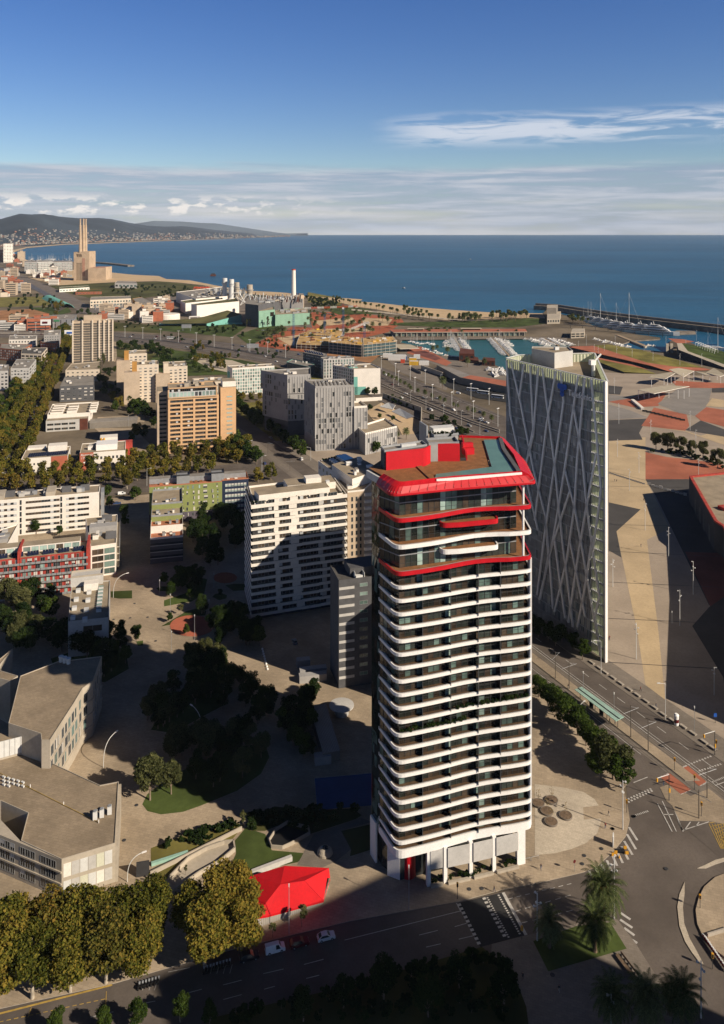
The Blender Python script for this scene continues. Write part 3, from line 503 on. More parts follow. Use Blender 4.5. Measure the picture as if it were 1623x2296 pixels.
for y0, y1 in((1055, 1075), (1243, 1285), (1462, 1500), (1718, 1755), (2028, 2075), (785, 800), (680, 745)):
 b = MB();p, q = G('B4', 150, y0, .3), G('B4', 964, y1, .3)
 if y0==680:q = G('B4', 415, y1, .3)
 b.wall(p, q, .25, .305, .325, 'metal_dark');struct(b.build('paving_drain'))
# esplanade ramps beyond the glass tower: two raised wedges of grass and red paving
def wedge(name, label, sect, z0, mats):
 T = thing(name, label, 'ramp', sect[0][0]+(0, ))
 for(nm, mt, pts)in mats:
  b = MB();b.poly(pts, mt)
  if nm=='retaining_wall':b = MB();b.face(pts, mt)
  b.build(nm, T)
 return T
def P3(zm, x, y, z):return G(zm, x, y, z)+(z, )
zt = 9.0
wedge('esplanade_ramp', 'long grassy ramp with red edge path and dark retaining wall behind the glass tower', [(G('C4', 60, 650), )], 0, [('red_path', 'plaza_red', [P3('C4', 60, 596, zt), P3('C4', 900, 790, 4), P3('C4', 1090, 850, .4), P3('C4', 1500, 830, .4), P3('C4', 1420, 808, .6), P3('C4', 1120, 795, 2), P3('C4', 850, 755, 5), P3('C4', 310, 585, zt)]), ('lawn', 'grass_dry', [P3('C4', 310, 585, zt+.02), P3('C4', 850, 755, 5.02), P3('C4', 1120, 795, 2.02), P3('C4', 1430, 808, .62), P3('C4', 1200, 740, 4), P3('C4', 800, 630, 7), P3('C4', 460, 572, zt)]), ('retaining_wall', 'dark_wall', [P3('C4', 1090, 850, .3), P3('C4', 60, 596, zt), G('C4', 60, 596, zt)+(0, ), G('C4', 1090, 850, .3)+(0, )]), ('retaining_wall', 'dark_wall', [P3('C4', 60, 596, zt), P3('C4', 460, 572, zt), G('C4', 460, 572, zt)+(0, ), G('C4', 60, 596, zt)+(0, )])])
wedge('esplanade_ramp', 'lower dry grass ramp next to the plaza, with a red path along its edge', [(G('C4', 370, 740), )], 0, [('lawn', 'grass_dry', [P3('C4', 360, 745, 5), P3('C4', 620, 850, 2), P3('C4', 940, 868, .4), P3('C4', 800, 812, 2), P3('C4', 370, 722, 5)]), ('red_path', 'plaza_red', [P3('C4', 350, 722, 5.1), P3('C4', 370, 722, 5.02), P3('C4', 800, 812, 2.02), P3('C4', 880, 830, 1), P3('C4', 700, 775, 3), P3('C4', 360, 705, 5.1)]), ('retaining_wall', 'dark_wall', [P3('C4', 620, 850, 2), P3('C4', 350, 745, 5), G('C4', 350, 745, 5)+(0, ), G('C4', 620, 850, 2)+(0, )])])
wedge('esplanade_ramp', 'green ramp at the right edge rising to a bridge head above the harbour', [(G('C4', 1160, 700), )], 0, [('lawn', 'grass', [P3('C4', 1200, 560, 10), P3('C4', 1260, 640, 9), P3('C4', 1700, 800, 3), P3('C4', 1800, 700, 3), P3('C4', 1500, 610, 7)]), ('red_path', 'plaza_red', [P3('C4', 1060, 512, 11), P3('C4', 1150, 560, 10.5), P3('C4', 1200, 562, 10.2), P3('C4', 1330, 545, 10), P3('C4', 1210, 520, 11)]), ('concrete_edge', 'concrete', [P3('C4', 1150, 560, 10.55), P3('C4', 1165, 625, 10), P3('C4', 1640, 808, 2.5), P3('C4', 1700, 800, 3.05), P3('C4', 1260, 640, 9.05), P3('C4', 1200, 560, 10.25)]), ('retaining_wall', 'dark_wall', [G('C4', 1165, 625, 10)+(0, ), G('C4', 1640, 808, 2.5)+(0, ), P3('C4', 1640, 808, 2.5), P3('C4', 1165, 625, 10)]), ('retaining_wall', 'dark_wall', [G('C4', 1150, 560, 10.5)+(0, ), G('C4', 1165, 625, 10)+(0, ), P3('C4', 1165, 625, 10), P3('C4', 1150, 560, 10.5)])])
# park left of the tower: lawns, play circle, ball court, paths
for q in([(840, 1060), (870, 1100), (950, 1120), (1080, 1105), (1180, 1070), (1400, 980), (1540, 880), (1590, 780), (1560, 700), (1400, 720), (1200, 800), (1000, 900), (870, 1000)], [(890, 620), (940, 540), (1100, 350), (1300, 330), (1330, 470), (1180, 550), (1020, 640)], [(300, 200), (600, 100), (740, 150), (760, 260), (620, 340), (330, 300)]):patch('lawn', 'grass', GS('B7', q, .13), .16)
for q in([(560, 510), (600, 490), (690, 490), (710, 520), (660, 540), (590, 536)], [(1120, 595), (1150, 565), (1220, 560), (1270, 580), (1260, 610), (1190, 628)], [(640, 690), (640, 630), (850, 560), (1000, 400), (1070, 420), (1040, 560), (920, 640)], [(1170, 720), (1200, 690), (1330, 660), (1420, 680), (1370, 720)], [(105, 540), (320, 530), (320, 610), (190, 612), (110, 600)], [(1250, 480), (1330, 465), (1450, 465), (1450, 530), (1330, 535)], [(610, 890), (760, 800), (860, 740), (1000, 700), (1060, 740), (1050, 780), (850, 790), (720, 870)], [(360, 1040), (430, 1030), (430, 1080), (380, 1085)]):
 patch('planting_bed', 'grass', GS('C7', q, .13), .17)
cc, rx, ry = (920, 885), 222, 106
patch('play_circle', 'terracotta', GS('C7', [(cc[0]+rx*math.cos(i*.2618), cc[1]+ry*math.sin(i*.2618))for i in range(24)], .13), .19)
patch('play_circle', 'red_earth', GS('C7', [(1250+120*math.cos(i*.4), 405+55*math.sin(i*.4))for i in range(16)], .13), .19)
patch('ball_court', 'court_blue', GS('C6', [(660, 1315), (1240, 1262), (1240, 1590), (685, 1640)], .13), .18)
b = MB()
for p, q in(((775, 1300), (820, 1625)), ((660, 1470), (1240, 1410)), ((670, 1530), (1240, 1465)), ((660, 1315), (1240, 1262)), ((660, 1315), (685, 1640))):dashes(b, 'C6', p, q, 1, 1, .06, z=.2)
struct(b.build('court_line'))
patch('lawn', 'grass', GS('B8', [(1090, 190), (1140, 130), (1230, 160), (1260, 235), (1430, 250), (1380, 290), (1180, 335), (1060, 330), (1095, 250)], .13), .17)
patch('planting_bed', 'grass_dry', GS('B8', [(700, 225), (870, 160), (1060, 100), (1130, 120), (1080, 180), (870, 245), (700, 295)], .13), .17)
patch('planting_bed', 'grass_dry', GS('B8', [(725, 320), (840, 280), (770, 370), (740, 380)], .13), .17)
patch('ramp_floor', 'concrete', GS('B8', [(760, 385), (870, 280), (1000, 215), (1080, 198), (1085, 240), (960, 340), (850, 430), (770, 440)], .13), .19)
patch('path', 'paver_grey', GS('C6', [(480, 2200), (650, 1880), (1130, 1715), (1240, 1760), (930, 1850), (1030, 2040), (880, 2160), (730, 2230)], .13), .18)
patch('planting_bed', 'scrub', GS('C6', [(0, 1720), (250, 1600), (600, 1640), (1050, 1620), (1140, 1690), (1080, 1730), (620, 1880), (330, 1780), (150, 1850), (0, 1850)], .13), .17)
patch('planting_bed', 'scrub', GS('C6', [(930, 1850), (1240, 1780), (1240, 2040), (1020, 2110), (1030, 2040)], .13), .17)
# ================================================================== BUILDING KIT
_W = {}
def WIN(kind, w, h):
 key = (kind, round(w, 1), round(h, 1))
 if key in _W:return _W[key]
 w, h = max(.2, key[1]), max(.2, key[2]);b = MB();fr = .07
 fm = {'navy':'metal_pale', 'white':'white_wall'}.get(kind, 'metal_grey')
 gl = {'dark':'win_dark', 'green':'win_green', 'brown':'win_brown', 'pale':'win_pale', 'blind':'win_dark', 'navy':'win_pale', 'white':'blind', 'shutter':'win_dark', 'slot':'win_dark', 'ribbon':'win_dark', 'shade':'pane_grey'}[kind]
 if kind=='ribbon':
  n = max(2, int(w/1.5));rr = random.Random(int(w*10))
  for i in range(n):
   b.box(i*w/n+.03, -.05, 0, (i+1)*w/n-.03, 0, h, rr.choice(['win_dark', 'win_brown', 'win_brown', 'win_dark', 'fin_grey']))
  b.box(0, -.07, 0, w, -.05, .08, 'metal_dark')
 elif kind in('slot', 'shade'):b.box(0, -.05, 0, w, 0, h, gl)
 else:
  b.box(fr, -.03, fr, w-fr, 0, h-fr, gl)
  b.box(0, -.08, 0, w, 0, fr, fm);b.box(0, -.08, h-fr, w, 0, h, fm);b.box(0, -.08, fr, fr, 0, h-fr, fm);b.box(w-fr, -.08, fr, w, 0, h-fr, fm)
  if kind in('blind', 'navy'):b.box(fr, -.05, h*.45, w-fr, -.03, h-fr, 'blind')
  if kind=='shutter':b.box(w*.5, -.06, fr, w-fr, -.03, h-fr, 'blind')
  if w>1.3 and kind!='white':b.box(w*.5-.04, -.07, fr, w*.5+.04, -.03, h-fr, fm)
 _W[key] = b.mesh('window');return _W[key]
def EDGE(poly, e):
 p, q = poly[e][:2], poly[(e+1)%len(poly)][:2];L = math.dist(p, q)
 return p, q, L, ((q[0]-p[0])/L, (q[1]-p[1])/L)
def win(T, p, q, s0, s1, z0, z1, kind, out=0.0, name='window'):
 L = math.dist(p, q);ux, uy = (q[0]-p[0])/L, (q[1]-p[1])/L
 return inst(WIN(kind, s1-s0, z1-z0), name, (p[0]+ux*s0+uy*out, p[1]+uy*s0-ux*out, z0), math.atan2(uy, ux), parent=T)
def wins(T, poly, e, z0, z1, cols, rows, wf=.5, hf=.5, kinds=('dark', 'dark', 'blind'), a=0.0, b=0.0, out=0.0, skip=0.0):
 p, q, L, _ = EDGE(poly, e);L2 = L-a-b;cw = L2/cols;rh = (z1-z0)/rows
 for r in range(rows):
  for c in range(cols):
   if random.random()<skip:continue
   s = a+(c+.5)*cw;z = z0+(r+.5)*rh
   win(T, p, q, s-cw*wf/2, s+cw*wf/2, z-rh*hf/2, z+rh*hf/2, random.choice(kinds), out)
def slabs(T, poly, e, zs, a, b, dep, hgt, mat, rail=None, railh=.9, name='balcony', out=0.0):
 p, q, L, u = EDGE(poly, e);r = []
 for z in zs:
  m = MB();P = (p[0]+u[0]*a+u[1]*out, p[1]+u[1]*a-u[0]*out);Q = (p[0]+u[0]*(L-b)+u[1]*out, p[1]+u[1]*(L-b)-u[0]*out)
  m.wall(P, Q, dep, z, z+hgt, mat)
  if rail:m.wall((P[0]+u[1]*(dep-.1), P[1]-u[0]*(dep-.1)), (Q[0]+u[1]*(dep-.1), Q[1]-u[0]*(dep-.1)), .1, z+hgt, z+hgt+railh, rail)
  r.append(m.build(name, T))
 return r
def units(T, poly, z, n, smin=1.2, smax=3.5, hmax=2.2, mats=('white_wall', 'grey_light', 'metal_grey', 'grey_wall'), name='roof_unit'):
 p, q, s = Vector(poly[0][:2]), Vector(poly[1][:2]), Vector(poly[3 if len(poly)>3 else 2][:2])
 for _ in range(n):
  c = p+(q-p)*random.uniform(.1, .85)+(s-p)*random.uniform(.15, .8);m = MB();w, d = random.uniform(smin, smax), random.uniform(smin, smax)
  h = random.uniform(.7, hmax);mt = random.choice(mats);m.rbox((c.x, c.y), w, d, z, z+h, mt);m.rbox((c.x-.1, c.y-.1), w+.2, d+.2, z+h, z+h+.12, random.choice(('roof_grey', 'metal_grey', mt)))
  m.build(name, T)
def bldg(name, label, poly, h, wall, roof='roof_gravel', z0=0.0, par=.8, nun=0, cat='building', group=None, cap=None, base=None, T=None):
 poly = [tuple(p[:2])for p in poly]
 if T is None:T = thing(name, label, cat, (poly[0][0], poly[0][1], 0), group)
 m = MB();m.prism(poly, z0, h-par*.6, wall, wall, bottom=z0>.5);o = m.build('wall', T)
 m = MB();m.ring(poly, .35, h-par*.6, h, cap or wall);m.poly([(x, y, h-par*.5)for x, y in INSET(CCW(poly), .3)], roof);m.build('roof', T)
 if nun:units(T, poly, h-par*.5, nun)
 return T
def solar_row(T, p, w, n, d, z, ang=ANG, tilt=.55, name='solar_panel'):
 for i in range(n):
  c, s = math.cos(ang), math.sin(ang);x, y = p[0]+c*i*(w+.12), p[1]+s*i*(w+.12);m = MB()
  A = [(x, y), (x+c*w, y+s*w), (x+c*w-s*d, y+s*w+c*d), (x-s*d, y+c*d)];zz_ = [z, z, z+d*tilt, z+d*tilt]
  m.hexa([(a[0], a[1], k)for a, k in zip(A, zz_)]+[(a[0], a[1], k+.08)for a, k in zip(A, zz_)], 'solar')
  m.tube((A[3][0], A[3][1], z-.1), (A[3][0], A[3][1], z+d*tilt), .05, 'metal_grey', n=4);m.build(name, T)
def FL(frc, w, ang=ANG):return(frc[0]-w*math.cos(ang), frc[1]-w*math.sin(ang))
def TEXT(body, name, parent, loc, rot, size, mat, ext=.02, font_scale=1.0, shear=0.0):
 cu = bpy.data.curves.new(name, 'FONT');cu.body = body;cu.size = size;cu.extrude = ext;cu.align_x = 'LEFT';cu.shear = shear;cu.offset = .006*size
 cu.materials.append(MATS[mat]);o = bpy.data.objects.new(name, cu);me = bpy.data.meshes.new_from_object(o);bpy.data.objects.remove(o);o = bpy.data.objects.new(name, me);C.objects.link(o)
 o.location = loc;o.rotation_euler = rot
 if parent:attach(o, parent)
 return o
# ================================================================== THE WHITE-BANDED TOWER WITH THE RED ROOF
def smooth_outline(pts, rad, seg=5):
 out = [];n = len(pts)
 for i in range(n):
  p0, p1, p2 = Vector(pts[i-1]), Vector(pts[i]), Vector(pts[(i+1)%n]);r = rad[i]
  if r<=0:out.append(tuple(p1));continue
  a = p1+(p0-p1).normalized()*r;b = p1+(p2-p1).normalized()*r
  for k in range(seg+1):
   t = k/seg;out.append(tuple(a*(1-t)**2+p1*2*t*(1-t)+b*t*t))
 return out
TW = thing('residential_tower', 'tall tower wrapped in white balcony bands with a red roof and red upper bands', 'tower', (25, 215, 0))
def tower_edge(A, ph, kk=1.0):
 """outline of one floor slab; A = how far the middle of the front bows inwards"""
 FLc, FRc = (8.4, 197.0), (44.3, 207.4);FRe = (44.3, 207.4);front = []
 for i in range(1, 12):
  t = i/12;x, y = LERP(FLc, FRc, t)
  w = A*math.exp(-((t-.57-.03*math.sin(ph))/.24)**2)*min(1, (1-t)*4)*min(1, t*4);front.append((x-.26*w, y+.965*w))
 return smooth_outline([(4.3, 206.2), FLc]+front+[FRe, (44.3, 228), (44.1, 241), (40, 241.5)], [0, 2.4]+[0]*11+[1.5, 0, 1.5, 0])
CORE = [(2.6, 210.6), (4.6, 205.9), (9.4, 200.9), (26, 206.2), (40.6, 210.3), (40.6, 240), (24, 241.5), (7.2, 221.5)]
NEAR = [CORE[0], (4.6, 205.6), (9.2, 199.3), (25.6, 204.7), (42.3, 208.7), (42.3, 240)]
def offset_open(pts, d):
 out = []
 for i, p in enumerate(pts):
  a = Vector(pts[max(0, i-1)]);b = Vector(pts[min(len(pts)-1, i+1)]);t = (b-a).normalized();out.append((p[0]-t.y*d, p[1]+t.x*d))
 return out
def band(edge, z0, z1, mat, flare=.0):
 m = MB();inn = offset_open(edge, .35);n = len(edge)
 for i in range(n-1):
  (a, b), (c, d) = (edge[i], edge[i+1]), (inn[i+1], inn[i])
  m.hexa([(a[0], a[1], z0), (b[0], b[1], z0), (c[0], c[1], z0), (d[0], d[1], z0), (a[0], a[1], z1), (b[0], b[1], z1), (c[0], c[1], z1), (d[0], d[1], z1)], mat)
 return m
def glazing(zlo, zhi, seed, tall=False):
 rr = random.Random(seed);m = MB();K = CORE if tall else NEAR;runs = list(zip(K[1:5], K[2:5]+[(K[4][0], 240)]))
 for a, b in runs:
  L = math.dist(a, b);n = max(2, int(L/1.55));u = ((b[0]-a[0])/L, (b[1]-a[1])/L)
  for i in range(n):
   p, q = LERP(a, b, i/n), LERP(a, b, (i+1)/n);k = rr.random()
   fix = (abs(p[0]-13.5)<.9)or(abs(p[0]-20.5)<.8)or(abs(p[0]-30.5)<.8)
   mt = ('win_green' if k<.35 else 'win_pale')if(fix and k<.65)or k<.03 else('win_green' if k<.13 else('win_brown' if k<.45 else 'tower_glass'))
   off = .03 if mt=='tower_glass' else .05
   m.wall(p, q, off, zlo, zhi, mt);m.wall(p, (p[0]+u[0]*.09, p[1]+u[1]*.09), .14, zlo, zhi, 'metal_dark')
  m.wall(a, b, .12, zlo+.95, zlo+1.0, 'metal_dark')
  if tall:m.wall(a, b, .2, zlo+(zhi-zlo)*.5, zlo+(zhi-zlo)*.5+.22, 'metal_grey')
 return m
m = MB();m.prism(INSET(CORE, .05), 8.9, 101, 'metal_dark');m.build('core', TW)
# side glass wall, one sheet of panes from the ground to the roof
m = MB();a, b = (2.6, 210.6), (4.6, 205.9)
for k in range(30):
 for i in range(3):
  z = 9+k*3.06;p, q = LERP(a, b, i/3), LERP(a, b, (i+1)/3);e = random.uniform(0, .05)
  m.hexa([(p[0]-e, p[1], z), (q[0], q[1], z), (q[0]+.2, q[1]+.1, z), (p[0]+.2, p[1]+.1, z), (p[0], p[1], z+3), (q[0]-e, q[1]-e, z+3), (q[0]+.2, q[1]+.1, z+3), (p[0]+.2, p[1]+.1, z+3)], random.choice(['tower_glass', 'tower_glass', 'tower_glass', 'win_brown', 'win_green']))
m.build('side_glazing', TW)
m = MB();a, b = (7.2, 221.5), (2.6, 210.6);m.wall(a, b, .06, 9, 100.5, 'tower_glass');m.build('rear_glazing', TW)
levels = []
for k in range(1, 22):levels.append((78.95-3.336*k, 'white_paint', .75+.12*math.sin(k*.9), 1.0, k*.45))
levels+=[(78.95, 'red_paint', 1.7, 1.15, 2.0), (85.55, 'white_paint', 1.9, 1.1, 1.2), (92.2, 'red_paint', 2.1, 1.15, .5)]
for i, (z, mt, A, _, ph)in enumerate(levels):
 E = tower_edge(A, ph);big = z>78;hb = .98 if big else(.80 if z>9.5 else 2.0);zt = z+hb
 m = MB();m.poly([(x, y, z+.45)for x, y in E], 'deck_shaded');m.poly([(x, y, zt-.38)for x, y in INSET(CCW(E), .3)], 'wood_deck' if big else 'deck_shaded')  # shade is put into the brown of lower decks and slab undersides
 bal = m.build('balcony', TW)
 o = band(E, z, zt, mt).build('red_band' if mt=='red_paint' else 'white_band', smooth=False);sub(o, bal)
 m = MB();rail = offset_open(E, .45)
 for p, q in zip(rail[:-2], rail[1:-1]):m.wall(p, q, .03, zt+.02, zt+.10, 'metal_grey')
 for p in rail[1:-2:2]:m.tube((p[0], p[1], zt-.3), (p[0], p[1], zt+.08), .03, 'metal_grey', n=4)
 sub(m.build('railing'), bal)
 ztop = z+3.3 if not big else z+6.6
 glazing(z+hb-.3, min(ztop, 100.2), i, big).build('glazing', TW)
 if not big:
  for t in(.18, .40, .62, .80):
   m = MB();p = LERP(NEAR[2], NEAR[4], t);m.wall((p[0], p[1]-1.5), (p[0]+.12, p[1]+.2), .12, zt-.3, z+3.3, 'grey_dark');m.build('partition', TW)
m = MB();m.wall((43.95, 208.3), (44.35, 208.3), .35, 9.5, 79.2, 'white_paint');m.wall((44.0, 210.5), (44.0, 208.2), .3, 9.5, 79.2, 'white_paint');m.build('corner_fin', TW)
def island(z, mt):
 a, b = G('B1', 740, 845 if mt=='red_paint' else 1062, z), G('B1', 1212, 800 if mt=='red_paint' else 1012, z)
 E = smooth_outline([(a[0]-.4, a[1]+3.6), (a[0], a[1]+.6), LERP(a, b, .3), b, (b[0]-.6, b[1]+4.6)], [0, 1.8, .3, 1.4, 0])
 m = MB();m.poly([(x, y, z+.2)for x, y in E], 'deck_shaded');m.poly([(x, y, z+.95)for x, y in INSET(CCW(E), .2)], 'wood_deck');o = m.build('balcony', TW)
 sub(band(E, z, z+1.2, mt).build('red_band' if mt=='red_paint' else 'white_band'), o)
island(89.0, 'red_paint');island(82.3, 'white_paint')
for z0, z1 in((80.1, 85.5), (86.7, 92.2), (93.4, 99.6)):
 m = MB();x, y = G('B1', 1405, 640 if z0>90 else(850 if z0>86 else 1058), z0);m.tube((x, y, z0), (x, y, z1), .33, 'white_paint', n=10);m.build('column', TW)
# ground storey: columns, hanging white screens, glass lobby, red drum
m = MB();m.prism(INSET(CORE, 1.4), .15, 9, 'win_dark');lob = m.build('lobby', TW)
for zx, zy in((570, 990), (690, 965), (875, 925), (1042, 885)):
 p = G('B2', zx, zy, .15);m = MB();m.rbox((p[0]-.45, p[1]), .95, 1.0, .13, 9.2, 'white_paint');m.build('column', TW)
m = MB();p = G('B2', 1238, 835, .15);m.rbox((p[0]-1.1, p[1]), 2.3, 1.2, .13, 9.2, 'white_paint');m.build('column', TW)
for(x0, x1, y0, y1, zb)in((580, 668, 985, 968, 4.4), (705, 862, 962, 928, 4.2), (890, 1030, 922, 888, 4.2), (1055, 1212, 882, 842, 4.4)):
 p, q = G('B2', x0, y0, .15), G('B2', x1, y1, .15);m = MB();m.wall(p, q, .15, zb, 9.0, 'grey_light');m.build('hanging_screen', TW)
 m = MB();m.wall(p, q, .7, .14, .75, 'concrete');m.build('planter_bed', TW)
m = MB();p = G('B2', 430, 945, .15);m.lathe(p[0]-.2, p[1]+2.2, [(1.9, .14), (1.9, 8.8)], 'red_paint', 24)
for i in range(14):m.tube((p[0]-.2+1.95*math.cos(i*.45), p[1]+2.2+1.95*math.sin(i*.45), .14), (p[0]-.2+1.95*math.cos(i*.45), p[1]+2.2+1.95*math.sin(i*.45), 8.8), .05, 'lamp_red', n=4)
m.build('red_entrance_drum', TW)
m = MB();p, q = G('B2', 272, 900, .15), G('B2', 362, 935, .15);m.wall(p, q, .25, .14, 9.2, 'white_paint');m.build('white_pier', TW)
m = MB();p = G('B2', 157, 747, .15);q = (p[0]+1.4, p[1]-3.0);m.wall(p, q, .5, .14, 10.5, 'white_paint');m.build('white_pier', TW)
# roof: sloping red eave, decks, pool, red walls
LIP = smooth_outline([(3.6, 203.5), (7.0, 194.6), (23, 199.6), (44.7, 204.6), (45.8, 222), (44.3, 242.5), (29.5, 243.5)], [0, 2.6, 0, 1.2, 0, 0, 0])
INN = smooth_outline([(5.6, 204.3), (9.3, 197.6), (23.6, 202.6), (41.2, 206.6), (42.3, 222), (41.6, 241), (29.7, 242.4)], [0, 1.6, 0, .8, 0, 0, 0])
eave = MB();under = MB()
for i in range(len(LIP)-1):
 a, b, c, d = LIP[i], LIP[i+1], INN[i+1], INN[i]
 eave.face([(a[0], a[1], 99.55), (b[0], b[1], 99.55), (b[0], b[1], 100.0), (a[0], a[1], 100.0)], 'red_paint')
 ma, mb_ = LERP(a, d, .45), LERP(b, c, .45)
 eave.face([(a[0], a[1], 100.0), (b[0], b[1], 100.0), (mb_[0], mb_[1], 101.5), (ma[0], ma[1], 101.5)], 'red_paint');eave.face([(ma[0], ma[1], 101.5), (mb_[0], mb_[1], 101.5), (c[0], c[1], 102.3), (d[0], d[1], 102.3)], 'red_paint')
 eave.face([(d[0], d[1], 102.3), (c[0], c[1], 102.3), (c[0], c[1], 100.9), (d[0], d[1], 100.9)], 'red_paint')
eave.poly([(x, y, 99.5)for x, y in LIP+[(5.5, 222)]], 'red_paint');ev = eave.build('red_eave', TW)
for a, d in[(LERP(LIP[i], LIP[i+1], k/n_), LERP(INN[i], INN[i+1], k/n_))for i in range(len(LIP)-1)for n_ in[max(1, int(math.dist(LIP[i], LIP[i+1])/2.1))]for k in range(n_)]:
 seam = MB();mid = LERP(a, d, .45);seam.tube((a[0], a[1], 100.2), (mid[0], mid[1], 101.52), .05, 'red_matte', n=4);seam.tube((mid[0], mid[1], 101.52), (d[0], d[1], 102.32), .05, 'red_matte', n=4)
 p_ = LERP(a, d, .12);seam.box(p_[0]-.06, p_[1]-.06, 100.2, p_[0]+.06, p_[1]+.06, 100.6, 'grey_wall');sub(seam.build('roof_seam'), ev)
m = MB();m.poly([(x, y, 101.6)for x, y in[(1.9, 211.3), (5.6, 204.3)]+INN[1:]+[(24, 241.8), (6.5, 221.5)]], 'wood_deck');m.build('roof_deck', TW)
z = 101.0
m = MB();pl = [G('B1', x, y, 101.7)for x, y in[(1085, 128), (1232, 126), (1258, 215), (1362, 388), (690, 438), (700, 408), (1150, 348)]]
m.prism(pl, 101.0, 102.0, 'grey_wall', 'pool');m.build('rooftop_pool', TW)
m = MB();p, q = G('B1', 700, 455, 101.7), G('B1', 1392, 400, 101.7);m.wall(p, q, .3, 100.9, 102.25, 'white_paint');m.build('pool_edge', TW)
m = MB()
for a_, b_ in(((1236, 126), (1262, 212)), ((1262, 212), (1385, 392))):m.wall(G('B1', *a_, 101.7), G('B1', *b_, 101.7), 1.1, 100.9, 102.5, 'grey_dark')
m.build('pool_wall', TW)
m = MB();q0 = [G('B1', x, y, 101.2)for x, y in[(535, 352), (575, 345), (690, 448), (655, 465)]];m.prism(q0, 100.9, 101.9, 'grey_dark', 'wood_deck');m.build('deck_step', TW)
for nm, pts in(('red_screen', [(290, 384), (600, 352), (645, 326)]), ('red_screen', [(645, 310), (890, 310)])):
 P = [G('B1', x, y, 101)for x, y in pts];P = smooth_outline(P, [0]+[1.0]*(len(P)-2)+[0])if len(P)>2 else P
 top = 106.4;m = MB()
 for a_, b_ in zip(P, P[1:]):m.wall(a_, b_, .35, 100.95, top, 'red_matte')
 m.build(nm, TW)
P0, P1, P2 = G('B1', 290, 384, 101), G('B1', 640, 330, 101), G('B1', 890, 310, 101)
m = MB();bk = [(P0[0]-.3, P0[1]+.3), (P1[0]-.4, P1[1]+.4), (P1[0]-1.5, P1[1]+4.5), (P0[0]-1.2, P0[1]+4.2)];m.prism(bk, 100.9, 106.2, 'slate_wall', 'roof_grey');m.build('plant_room', TW)
m = MB();bk2 = [(P1[0]+.1, P1[1]+1.6), (P2[0]-.1, P2[1]+.4), (P2[0]-.6, P2[1]+6), (P1[0]-.4, P1[1]+6.5)];m.prism(bk2, 100.9, 106.2, 'grey_wall', 'roof_grey');m.ring(bk2, .4, 106.2, 106.8, 'metal_grey');m.ring(bk, .4, 106.2, 106.7, 'metal_grey');m.build('plant_room', TW)
m = MB();c_ = LERP(bk[0], bk[1], .4);m.rbox((c_[0], c_[1]+1.2), 4.2, 1.2, 106.2, 107.2, 'metal_pale');m.build('air_unit', TW)
m = MB();p = G('B1', 690, 120, 106.4);m.rbox((p[0], p[1]+1), 7.0, 4.0, 101, 107.0, 'grey_wall');m.ring(RECT((p[0]-.2, p[1]+.8), 7.4, 4.4), .35, 107.0, 107.6, 'metal_grey');m.rbox((p[0], p[1]+5), 6.4, 3.4, 101, 108.2, 'metal_pale');m.build('skylight', TW)
m = MB();p = G('B1', 630, 140, 106);m.rbox((p[0], p[1]+4), .5, 6.0, 101, 109.5, 'metal_grey');m.build('chimney_wall', TW)
m = MB();p, q = G('B1', 940, 305, 101), G('B1', 905, 140, 101);m.wall(p, q, .4, 100.95, 103.2, 'red_matte');r = G('B1', 1000, 248, 101);m.rbox((p[0]+.2, p[1]+5), 3.1, 1.6, 100.95, 103.4, 'red_matte');m.rbox((p[0]+.1, p[1]+6.6), 3.1, 1.2, 100.95, 104.4, 'red_matte');m.build('red_stair', TW)
m = MB();p = G('B1', 895, 308, 101);m.wall(p, (p[0]+1.6, p[1]), .08, 100.95, 102.4, 'metal_dark');m.build('stair_gate', TW)
m = MB();m.wall((1.7, 211.2), (5.4, 204.2), .7, 99.4, 101.2, 'metal_pale');m.build('roof_beam', TW)
# ================================================================== THE GLASS TOWER WITH THE WHITE LATTICE
TG = thing('office_tower', 'triangular glass office tower caged in pale criss-cross bars beside the plaza', 'tower', (93, 320, 0))
A, B_, Cc, D_ = (65.0, 358.0), (93.3, 303.5), (108.7, 373.0), (72.6, 367.0)
TP = [A, B_, Cc, D_]
T1, T2 = LERP(A, B_, .87), LERP(B_, Cc, .13)
m = MB();m.prism([A, T1, T2, Cc, D_], .1, 103.0, 'tele_glass');m.build('glass_wall', TG);m = MB();m.poly([(x, y, 103.05)for x, y in TP], 'roof_gravel');m.build('roof', TG)
L = math.dist(A, B_);ux, uy = (B_[0]-A[0])/L, (B_[1]-A[1])/L;nx, ny = uy, -ux
def FP(s, z, o=0.0):return(A[0]+ux*s+nx*o, A[1]+uy*s+ny*o, z)
m = MB();rr = random.Random(4)
for k in range(25):
 z = 4.2+k*4.1;p, q = FP(0, 0), FP(L, 0);m.wall(p, q, .07, z-.45, z, 'fin_grey' if k%3 else 'metal_grey')
 for i in range(35):
  s = i*L/40;f = rr.random();lit_bias = s/L*.75+(1-z/103)*.75  # light showing through the lower right is painted with paler panes
  if f<.38+.5*max(0, lit_bias-.7):m.wall(FP(s+.1, 0), FP(s+L/40-.1, 0), .05, z+rr.choice((.2, 1.0, 1.8)), z+3.6, rr.choice(('curtain_glass', 'win_green', 'curtain_glass', 'fin_cream' if lit_bias>1.0 else 'win_pale')))
m.build('floor_glazing', TG)
m = MB()
for i in range(76):m.wall(FP(i*L/76, 0), FP(i*L/76+.10, 0), .26, 1.0, 102.5, 'fin_grey')
m.build('mullion', TG)
